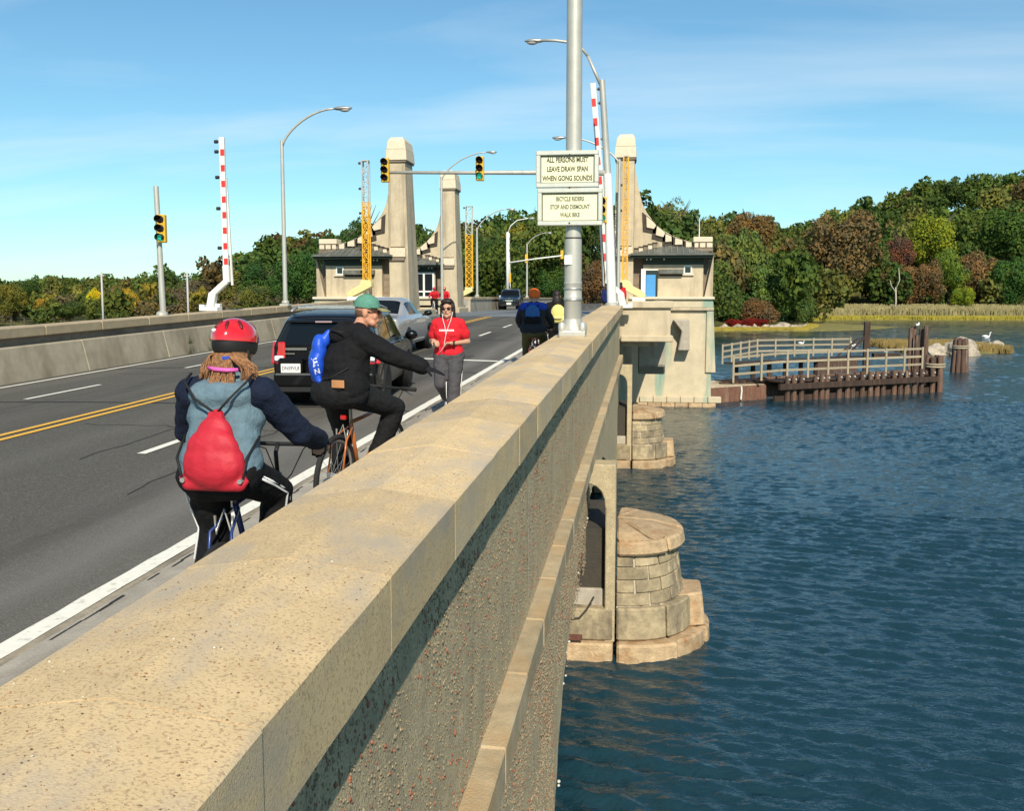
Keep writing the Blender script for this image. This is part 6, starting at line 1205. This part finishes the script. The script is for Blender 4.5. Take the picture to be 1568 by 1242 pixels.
# ------------------------------------------------------------------ islet, rocks, birds
ROCK = mat('pale_rock', (.40, .34, .26), .9, var=.2, nscale=1.5, bump=.6, bscale=6, stain=(.2, .17, .13), sscale=(1, 1, 1), spos=(.5, .7), coords='World', objvar=.15); MARSH = mat('marsh_grass_ground', (.24, .20, .05), .95, var=.25, nscale=.6, col2=(.14, .14, .045), bump=.4, bscale=6, coords='World')
def rock_mesh(seed):
    bm = bmesh.new(); bmesh.ops.create_icosphere(bm, subdivisions=3, radius=1)
    for v in bm.verts:
        p = v.co.copy(); d = 1 + .35 * noise.noise(p * 1.3 + Vector((seed * 7.1, 0, 0))) + .12 * noise.noise(p * 3.5 + Vector((0, seed * 3.3, 0))); v.co = p * d; v.co.z = max(v.co.z * .8, -.5)
    me = bpy.data.meshes.new('rock'); bm.to_mesh(me); bm.free(); me.materials.append(ROCK); return me
RM = [rock_mesh(k) for k in range(5)]
def rock(loc, s, label, rz, k, group): o = link('rock', RM[k % 5], None, None, loc, (0, 0, rz)); o.scale = s; return setp(o, label, 'rock', group)
isl = MB(); vs = []; NI = 28
for i in range(6):
    f_ = i / 5
    for j in range(NI): a = 2 * math.pi * j / NI; rr = (1 - f_) * (1 + .25 * noise.noise(Vector((math.cos(a) * 2, math.sin(a) * 2, 4)))); vs.append((34 + 7.5 * rr * math.cos(a) , 128 + 16 * rr * math.sin(a), WATER - .4 + 1.15 * sm(f_ * 1.6) + .15 * noise.noise(Vector((i, j, 0)))))
isl.add(vs, [(i * NI + j, i * NI + (j + 1) % NI, (i + 1) * NI + (j + 1) % NI, (i + 1) * NI + j) for i in range(5) for j in range(NI)]); io = isl.build('islet', MARSH, smooth=True); setp(io, 'small grassy islet in the river beyond the dock', kind='structure')
rock((33.2, 113.5, -3.5), (1.9, 1.5, 1.9), 'large pale boulder at the front of the islet behind the dock', .3, 0, 'islet rocks'); rock((30.6, 113.8, -3.6), (1.3, 1.2, 1.1), 'smaller boulder left of the large pale islet boulder', 1.2, 1, 'islet rocks')
r6 = random.Random(4)
for k in range(15): x = 34.5 + k * .62; rock((x, 118 + k * 1.1 + r6.uniform(-2, 2), -3.75), (r6.uniform(.5, 1.3),) * 2 + (r6.uniform(.5, .95),), 'one of the low broken rocks along the right end of the islet', r6.uniform(0, 6), k, 'low rocks on the islet edge')
for k in range(44):
    x = 9 + k * .56; rock((x, shore(x) + r6.uniform(-1.0, 3.0), WATER + r6.uniform(.1, .5)), (r6.uniform(.35, 1.0),) * 2 + (r6.uniform(.35, .8),), 'one of the small pale rocks lining the far shore right of the gatehouse', r6.uniform(0, 6), k, 'shoreline rocks')
rock((26.3, shore(26.3) - .5, WATER + .5), (1.6, 1.2, 1.2), 'large white boulder on the far shore', .5, 2, 'islet rocks')
SWN = mat('swan_white', (.82, .82, .80), .7, var=.04); BEAK = mat('orange_beak', (.7, .25, .03), .5, var=0)
def swan(x, y, rz, label, s=1.0):
    mb = MB(); mb.ell((0, 0, .12), (.55, .28, .24)).cap((-.45, 0, .2), (-.72, 0, .32), .14, .05); pts = [(.42, 0, .22), (.60, 0, .45), (.56, 0, .70), (.62, 0, .88), (.72, 0, .92)]
    for a, b in zip(pts, pts[1:]): mb.cap(a, b, .085, .07)
    mb.ell((.74, 0, .92), (.11, .07, .075)); t = empty('swan', (x, y, WATER), rz, label, 'swan', 'white swans', s); organic('body', mb, SWN, t, .04, 3); MB().cap((.82, 0, .91), (.95, 0, .87), .035, .015).build('beak', BEAK, t, True); MB().ell((-.15, .2, .28), (.42, .12, .16)).build('wing', SWN, t, True); MB().ell((-.15, -.2, .28), (.42, .12, .16)).build('wing', SWN, t, True)
swan(52, 166, 0.1, 'white swan swimming at the right edge beyond the islet', .9); swan(26.0, 133, 2.8, 'white swan left of the islet behind the dock', .7); swan(20.5, 140, 0, 'white swan farthest left, beyond the dock railings', .6)
def gull(x, y, z, label): t = empty('gull', (x, y, z), 1.0, label, 'gull', 'gulls'); mb = MB(); mb.ell((0, 0, .14), (.22, .09, .09)).cap((.14, 0, .18), (.18, 0, .27), .05, .05).cap((-.18, 0, .13), (-.32, 0, .10), .05, .02).cap((.02, .03, .1), (.02, .03, -.02), .015, .012).cap((.02, -.03, .1), (.02, -.03, -.02), .015, .012); organic('body', mb, SWN, t, .018, 2); MB().cap((.21, 0, .27), (.28, 0, .26), .014, .006).build('beak', BEAK, t, True); MB().ell((-.06, .075, .17), (.2, .03, .06)).build('wing', mat('gull_grey', (.35, .36, .38), .7, var=0), t, True)
gull(18.0, 80.2, -2.0, 'gull perched on the timber right of the king post'); gull(19.2, 76.2, .1, 'gull perched on the tall grey pile cluster')

# ------------------------------------------------------------------ vegetation
def leaf_mat(name, objcol=True):
    m = mat(name, (.06, .09, .03), .85, var=.30, nscale=.22, objcol=objcol, transl=.30, spec=.12, coords='World')
    nt = m.node_tree; N = nt.nodes; L = nt.links
    if True:                                         # warm and cool patches inside a crown
        mu = [x for x in N if x.type == 'MIX' and x.blend_type == 'MULTIPLY'][0]; outs = [l.to_socket for l in nt.links if l.from_node == mu]; res = [o_ for o_ in mu.outputs if o_.type == 'RGBA'][0]
        gp = N.new('ShaderNodeNewGeometry'); nz_ = N.new('ShaderNodeTexNoise'); nz_.inputs['Scale'].default_value = .42; nz_.inputs['Detail'].default_value = 3; L.new(gp.outputs['Position'], nz_.inputs[0])
        rp = N.new('ShaderNodeValToRGB'); rp.color_ramp.elements[0].position = .36; rp.color_ramp.elements[0].color = (.62, .80, .85, 1); rp.color_ramp.elements[1].position = .66; rp.color_ramp.elements[1].color = (1.28, 1.16, .80, 1); L.new(nz_.outputs[0], rp.inputs[0])
        m2 = N.new('ShaderNodeMix'); m2.data_type = 'RGBA'; m2.blend_type = 'MULTIPLY'; m2.inputs['Factor'].default_value = 1.0; L.new(res, m2.inputs['A']); L.new(rp.outputs[0], m2.inputs['B'])
        for so in outs: L.new(m2.outputs['Result'], so)
    if not objcol:
        nt = m.node_tree; at = nt.nodes.new('ShaderNodeAttribute'); at.attribute_name = 'Col'
        for n in nt.nodes:
            if n.type == 'MIX' and not n.inputs['A'].is_linked if n.type == 'MIX' else False:
                pass
        for n in [x for x in nt.nodes if x.type == 'MIX' and x.blend_type == 'MULTIPLY']:
            a = [s_ for s_ in n.inputs if s_.name == 'A' and s_.type == 'RGBA'][0]
            nt.links.new(at.outputs['Color'], a); break
    return m
LEAF = leaf_mat('leaves'); LEAFW = leaf_mat('wood_leaves', False); BARK = mat('bark', (.10, .08, .06), .9, var=.2, nscale=3, bump=.5, bscale=10)
def crown_arrays(seed, nleaf, leaf, lobes=16, flat=.85, gap=.0):
    g = np.random.default_rng(seed); C_ = g.normal(size=(lobes, 3)); C_ /= np.linalg.norm(C_, axis=1)[:, None]; q_ = g.random((lobes, 1)) ** .8; C_ *= (.22 + .58 * q_); C_[:, 2] = C_[:, 2] * flat + .05
    rad = (.44 - .22 * q_[:, 0]) * (.8 + .4 * g.random(lobes)); w = rad ** 2 / (rad ** 2).sum(); idx = g.choice(lobes, nleaf, p=w)
    d = g.normal(size=(nleaf, 3)); d[:, 2] += .25; d /= np.linalg.norm(d, axis=1)[:, None]
    P = C_[idx] + d * (rad[idx] * (.72 + .38 * g.random(nleaf)))[:, None]
    nrm = d + .55 * g.normal(size=(nleaf, 3)); nrm /= np.linalg.norm(nrm, axis=1)[:, None]
    a = np.cross(nrm, g.normal(size=(nleaf, 3))); a /= np.linalg.norm(a, axis=1)[:, None]; b = np.cross(nrm, a); s = leaf * (.6 + .8 * g.random(nleaf))[:, None]
    v = np.stack([P - a * s - b * s * .7, P + a * s - b * s * .5, P + a * s * .8 + b * s * .8, P - a * s * .7 + b * s * .6], 1)
    return v.reshape(-1, 3)
def quads(n): return np.arange(n * 4).reshape(-1, 4)
CR = [np_mesh('crown', crown_arrays(20 + k, 10000, .027, 22 + 2 * k), quads(10000)) for k in range(5)]
CRW = [np_mesh('crown_thin', crown_arrays(40 + k, 3600, .022, 18), quads(3600)) for k in range(2)]
for c in CR + CRW: c.materials.append(LEAF)
def trunk_mesh(seed):
    rr = random.Random(seed); mb = MB(); mb.tube([(0, 0, -1.6), (.02, .02, -.8), (.0, .03, -.2), (.03, 0, .3)], [.085, .06, .05, .03], 8)
    for k in range(7):
        a = rr.uniform(0, 6.28); z0 = rr.uniform(-.7, .1); l = rr.uniform(.5, .85); mb.tube([(0, 0, z0), (math.cos(a) * l * .5, math.sin(a) * l * .5, z0 + .3), (math.cos(a) * l, math.sin(a) * l, z0 + .55)], [.035, .022, .006], 6)
    me = mb.mesh('trunk'); me.materials.append(BARK); return me
TRK = [trunk_mesh(k) for k in range(3)]
def tree(x, y, zc, rw, rh, col, label, k, thin=False, group='autumn trees along the banks'):
    t = empty('tree', (x, y, zc), rnd.uniform(0, 6.28), label, 'tree', group); base = land(x, y)
    tr = link('trunk', TRK[k % 3], None, t); hh = max(1.0, (zc - base) / 1.5); tr.scale = (rw, rw, hh)
    c = link('crown', (CRW if thin else CR)[k % (2 if thin else 5)], None, t); c.scale = (rw * 1.18, rw * 1.18, rh * 1.18); c.color = (*[q * 1.7 for q in col], 1); c.rotation_euler = (0, 0, rnd.uniform(0, 6)); c.location = (0, 0, -.12 * rh)
    return t
TREES = [
    (20.6, 232.0, 8.8, 6.8, 10.8, (0.095, 0.12, 0.035), 'large grey green willow at the water edge right of the gatehouse'),
    (27.1, 226.0, 3.1, 5.6, 7.7, (0.085, 0.125, 0.035), 'bushy green tree hanging over the rocky shore'),
    (16.8, 222.0, 0.3, 4.8, 5.5, (0.05, 0.085, 0.025), 'dark green tree just right of the gatehouse platform'),
    (33.5, 232.0, 0.3, 3.6, 5.0, (0.07, 0.1, 0.03), 'small green tree at the tip of the rocky shore'),
    (23.4, 216.0, -0.7, 4.0, 3.7, (0.13, 0.075, 0.04), 'low russet bush above the shore rocks'),
    (25.5, 262.0, 17.7, 6.5, 7.3, (0.14, 0.085, 0.035), 'orange brown tree behind the grey green willow'),
    (57.3, 318.0, 18.0, 11.2, 12.6, (0.125, 0.085, 0.042), 'broad brown tree standing behind the reeds'),
    (49.0, 322.0, 13.3, 6.9, 11.9, (0.1, 0.105, 0.035), 'olive tree left of the broad brown tree'),
    (70.1, 322.0, 9.3, 5.9, 8.8, (0.065, 0.085, 0.025), 'dark olive tree right of the broad brown tree'),
    (76.0, 326.0, 16.3, 4.5, 5.9, (0.12, 0.055, 0.04), 'maroon tree left of the yellow green tree'),
    (88.1, 335.0, 20.6, 8.6, 9.6, (0.15, 0.165, 0.02), 'bright yellow green tree on the right hillside'),
    (73.5, 316.0, 6.3, 6.3, 7.2, (0.14, 0.085, 0.042), 'rust coloured tree above the reeds, right of the dead snag'),
    (81.5, 315.0, 7.2, 5.3, 6.7, (0.13, 0.08, 0.04), 'reddish brown tree above the reeds'),
    (88.6, 318.0, 10.1, 5.8, 7.2, (0.1, 0.14, 0.025), 'green tree between two rust coloured trees'),
    (97.5, 320.0, 9.2, 7.2, 8.7, (0.145, 0.085, 0.042), 'rust coloured tree near the right edge'),
    (105.1, 314.0, 7.2, 6.6, 8.5, (0.045, 0.09, 0.022), 'dark green tree at the right edge above the reeds'),
    (90.6, 311.0, 2.5, 3.3, 3.8, (0.14, 0.17, 0.02), 'small lime green shrub at the edge of the reeds'),
    (114.0, 350.0, 22.3, 10.5, 11.5, (0.05, 0.085, 0.02), 'tall dark green tree high at the right edge'),
    (7.5, 250.0, 20.2, 5.4, 6.2, (0.12, 0.13, 0.06), 'pale thin leaved tree rising behind the right tower'),
    (10.6, 228.0, 5.9, 5.7, 7.8, (0.05, 0.08, 0.025), 'dark green tree behind the right gatehouse roof end'),
    (-27.0, 185.0, 6.5, 4.1, 5.3, (0.15, 0.15, 0.025), 'yellow green tree left of the distant oncoming car'),
    (-19.2, 190.0, 9.5, 4.5, 5.4, (0.17, 0.13, 0.025), 'golden green tree above the orange helmeted cyclist'),
    (-25.9, 205.0, 12.7, 3.9, 4.6, (0.14, 0.12, 0.02), 'yellow olive tree behind the far signal mast'),
    (-15.9, 180.0, 4.6, 3.4, 3.4, (0.045, 0.085, 0.022), 'dark green tree beside the sign pole'),
    (-9.8, 185.0, 5.2, 3.5, 4.7, (0.11, 0.065, 0.035), 'russet tree right of the sign pole'),
    (-7.1, 205.0, 12.0, 4.5, 6.4, (0.045, 0.06, 0.022), 'dark tree behind the tall signal mast'),
    (-28.4, 175.0, 8.5, 2.8, 6.2, (0.03, 0.06, 0.018), 'dark evergreen tree behind the far yellow barrier'),
    (-93.3, 165.0, 1.6, 1.7, 2.5, (0.42, 0.34, 0.02), 'bright yellow shrub on the left bank'),
    (-89.0, 168.0, 1.5, 2.4, 2.5, (0.36, 0.23, 0.03), 'golden yellow shrub right of the bright yellow one'),
    (-101.7, 164.0, 0.7, 2.2, 2.0, (0.26, 0.17, 0.03), 'orange shrub at the far left'),
    (-105.6, 160.0, 2.3, 2.7, 3.0, (0.12, 0.11, 0.025), 'yellow olive shrub at the left edge'),
    (-110.9, 172.0, 3.5, 2.3, 2.6, (0.045, 0.075, 0.02), 'green tree at the left edge'),
    (-82.7, 166.0, 0.7, 2.8, 1.9, (0.09, 0.075, 0.03), 'low brown shrub by the signal post'),
    (-95.2, 160.0, 0.2, 3.3, 1.6, (0.06, 0.085, 0.025), 'low green shrub on the left bank'),
    (-78.6, 170.0, 2.3, 4.0, 3.1, (0.11, 0.085, 0.06), 'greyish bare shrub left of the striped gate'),
    (-62.9, 160.0, 2.3, 2.6, 2.6, (0.09, 0.1, 0.03), 'olive shrub behind the left lamp'),
    (-52.2, 150.0, 5.7, 3.4, 4.4, (0.035, 0.075, 0.02), 'dark green tree left of the near gatehouse'),
    (-54.7, 180.0, 10.5, 4.1, 4.1, (0.04, 0.075, 0.02), 'dark green tree above the near gatehouse roof'),
    (-51.2, 185.0, 13.1, 3.6, 4.2, (0.045, 0.08, 0.022), 'rounded dark green tree behind the left tower'),
    (-65.0, 170.0, 5.1, 3.9, 4.5, (0.035, 0.07, 0.02), 'dark green tree behind the left street lamp'),
]
for k, (x, y, z, rw, rh, col, lab) in enumerate(TREES): tree(x, y, z, rw, rh, col, lab, k, 'thin leaved' in lab or 'bare' in lab)
# dead pale snag
sn = empty('dead_tree', (70.5, 306, land(70.5, 306)), 0, 'bleached dead snag standing at the back of the reeds', 'tree'); PALE = mat('bleached_wood', (.42, .38, .31), .8, var=.1)
MB().tube([(0, 0, 0), (.3, 0, 5), (.1, 0, 9)], [.3, .25, .18], 8).build('trunk', PALE, sn, True); MB().tube([(.2, 0, 7.5), (-1.2, 0, 9.5), (-1.5, 0, 11)], [.17, .13, .07], 7).tube([(.1, 0, 8.5), (1.1, 0, 11), (.7, 0, 14.5)], [.18, .15, .07], 7).build('branch', PALE, sn, True)
# the wooded hillsides, one mass each
LO = [crown_arrays(70 + k, 1000, .070, 16) for k in range(6)]; LO3 = [crown_arrays(120 + k, 480, .085, 12) for k in range(4)]; LO2 = [crown_arrays(90 + k, 3000, .037, 20) for k in range(5)]
def wood(name, label, xr, yfun, step, palette, seed, hmin=6.0, hmax=9.0, keep=lambda x, y: True):
    g = np.random.default_rng(seed); Vs = []; Cs = []
    x = xr[0]
    while x < xr[1]:
        y0, y1 = yfun(x); y = y0
        while y < y1:
            px = x + g.uniform(-.45, .45) * step; py = y + g.uniform(-.45, .45) * step
            st_ = 1 + max(0, (y - y0) / 220)
            if keep(px, py) and -.80 * py < px < .44 * py:
                r = g.uniform(hmin, hmax) * .62; h = r * g.uniform(.95, 1.3); base = land(px, py); v = LO2[g.integers(5)] if py < 200 and hmax > 6 else LO3[g.integers(4)] if hmax < 6 else LO[g.integers(6)]; a = g.uniform(0, 6.28)
                v = np.stack([v[:, 0] * math.cos(a) - v[:, 1] * math.sin(a), v[:, 0] * math.sin(a) + v[:, 1] * math.cos(a), v[:, 2]], 1) * np.array([r, r, h]) * 1.2 + np.array([px, py, base + h * 1.15 + .5]); Vs.append(v)
                c = np.array(palette[g.integers(len(palette))]) * g.uniform(.9, 1.45); Cs.append(np.tile(np.append(c, 1), (len(v), 1)))
            y += step * st_
        x += step
    V_ = np.concatenate(Vs); C_ = np.concatenate(Cs); me = np_mesh(name, V_, quads(len(V_) // 4)); at = me.color_attributes.new('Col', 'FLOAT_COLOR', 'POINT'); at.data.foreach_set('color', C_.astype(np.float32).ravel())
    o = link(name, me, LEAFW); setp(o, label, 'wood', kind='stuff'); return o
GR = [(.075, .115, .028), (.085, .125, .03), (.065, .10, .027), (.095, .13, .03), (.11, .14, .036), (.14, .14, .04)]
AUT = GR * 3 + [(.17, .12, .05), (.15, .12, .05), (.20, .19, .04)]
inroad = lambda x, y: abs(x + 7.2) > 9 or y > 240
wood('wooded_hillside', 'dense wooded hillside rising on the right shore', (-4, 240), lambda x: (shore(x) + 14, shore(x) + 190), 10.5, AUT, 5, 7, 11, inroad)
wood('wooded_hillside', 'wooded slope behind the towers at the end of the road', (-110, -4), lambda x: (shore(x) + (16 if x > -34 else 95), shore(x) + 200), 10, GR * 3 + [(.15, .13, .03), (.11, .075, .035)], 6, 7, 10, inroad)
wood('wooded_bank', 'low dark green wood along the left bank', (-300, -110), lambda x: (shore(x) + 95, shore(x) + 195), 10, GR + [(.13, .11, .04), (.075, .105, .03)], 7, 5, 7.5)
wood('shrub_thicket', 'thicket of autumn shrubs along the water on the left bank', (-150, -26), lambda x: (shore(x) + 2, shore(x) + 62), 6.5, [(.10, .12, .03), (.14, .13, .035), (.17, .12, .05), (.12, .10, .06), (.24, .19, .035), (.08, .105, .03), (.13, .10, .06)], 9, 2.6, 4.6)
# reeds and marsh grass
def reeds(name, label, n, xr, yfun, h, col, seed, wd=.10):
    g = np.random.default_rng(seed); x = xr[0] + (xr[1] - xr[0]) * g.random(n); d = g.random(n); y = np.array([yfun(a)[0] + (yfun(a)[1] - yfun(a)[0]) * b for a, b in zip(x, d)]); z = np.array([max(land(a, b), WATER) for a, b in zip(x, y)])
    hh = h * (.6 + .6 * g.random(n)); lean = g.normal(size=(n, 2)) * .15 * hh[:, None]; ww = wd * (.6 + .8 * g.random(n))
    v = np.stack([np.stack([x - ww, y, z], 1), np.stack([x + ww, y, z], 1), np.stack([x + ww * .5 + lean[:, 0], y + lean[:, 1], z + hh], 1), np.stack([x - ww * .5 + lean[:, 0], y + lean[:, 1], z + hh], 1)], 1)
    o = link(name, np_mesh(name, v.reshape(-1, 3), quads(n)), mat('reed_' + str(seed), col, .9, var=.3, nscale=.25, transl=.2, spec=.1, coords='World')); setp(o, label, 'reeds', kind='stuff')
reeds('reeds', 'band of tan reeds along the far right shore', 30000, (44, 190), lambda x: (shore(x) + .5, shore(x) + 13), 3.0, (.33, .29, .14), 31, .16)
reeds('marsh_grass', 'low yellow green marsh grass in front of the reeds', 16000, (40, 190), lambda x: (shore(x) - 5, shore(x) + 2), 1.1, (.34, .29, .05), 32, .14)
reeds('marsh_grass', 'yellow marsh grass below the rocky shore', 14000, (4, 36), lambda x: (shore(x) - 9, shore(x) + 1), .5, (.36, .29, .06), 33, .12)
reeds('islet_grass', 'tawny grass covering the islet', 5000, (28.5, 40), lambda x: (118, 138), .8, (.26, .19, .07), 34, .06)
# marsh flats: thin wet spits
for nm, pl, lab in (('mud_flat', [(4, 192), (20, 190), (40, 200), (52, 222), (44, 252), (40, 290), (36, 240), (30, 210), (12, 204), (4, 200)], 'yellow green marsh flat in front of the rocky shore'), ('mud_flat', [(44, 286), (90, 297), (190, 292), (190, 306), (90, 308), (44, 298)], 'narrow marsh flat along the foot of the reeds')):
    o = MB().prism(pl, 'z', WATER - .3, WATER + .10).build(nm, MARSH); setp(o, lab, kind='structure')
g_ = [(x, shore(x) + 2.2) for x in (17, 19.5, 22)]
for k, (x, y) in enumerate(g_): tree(x, y, land(x, y) + 1.1, 1.7, 1.1, (.15, .016, .014), ('crimson shrub leftmost above the shore rocks', 'crimson shrub in the middle of the three on the shore', 'crimson shrub rightmost above the shore rocks')[k], k, False, 'crimson shrubs on the far shore')
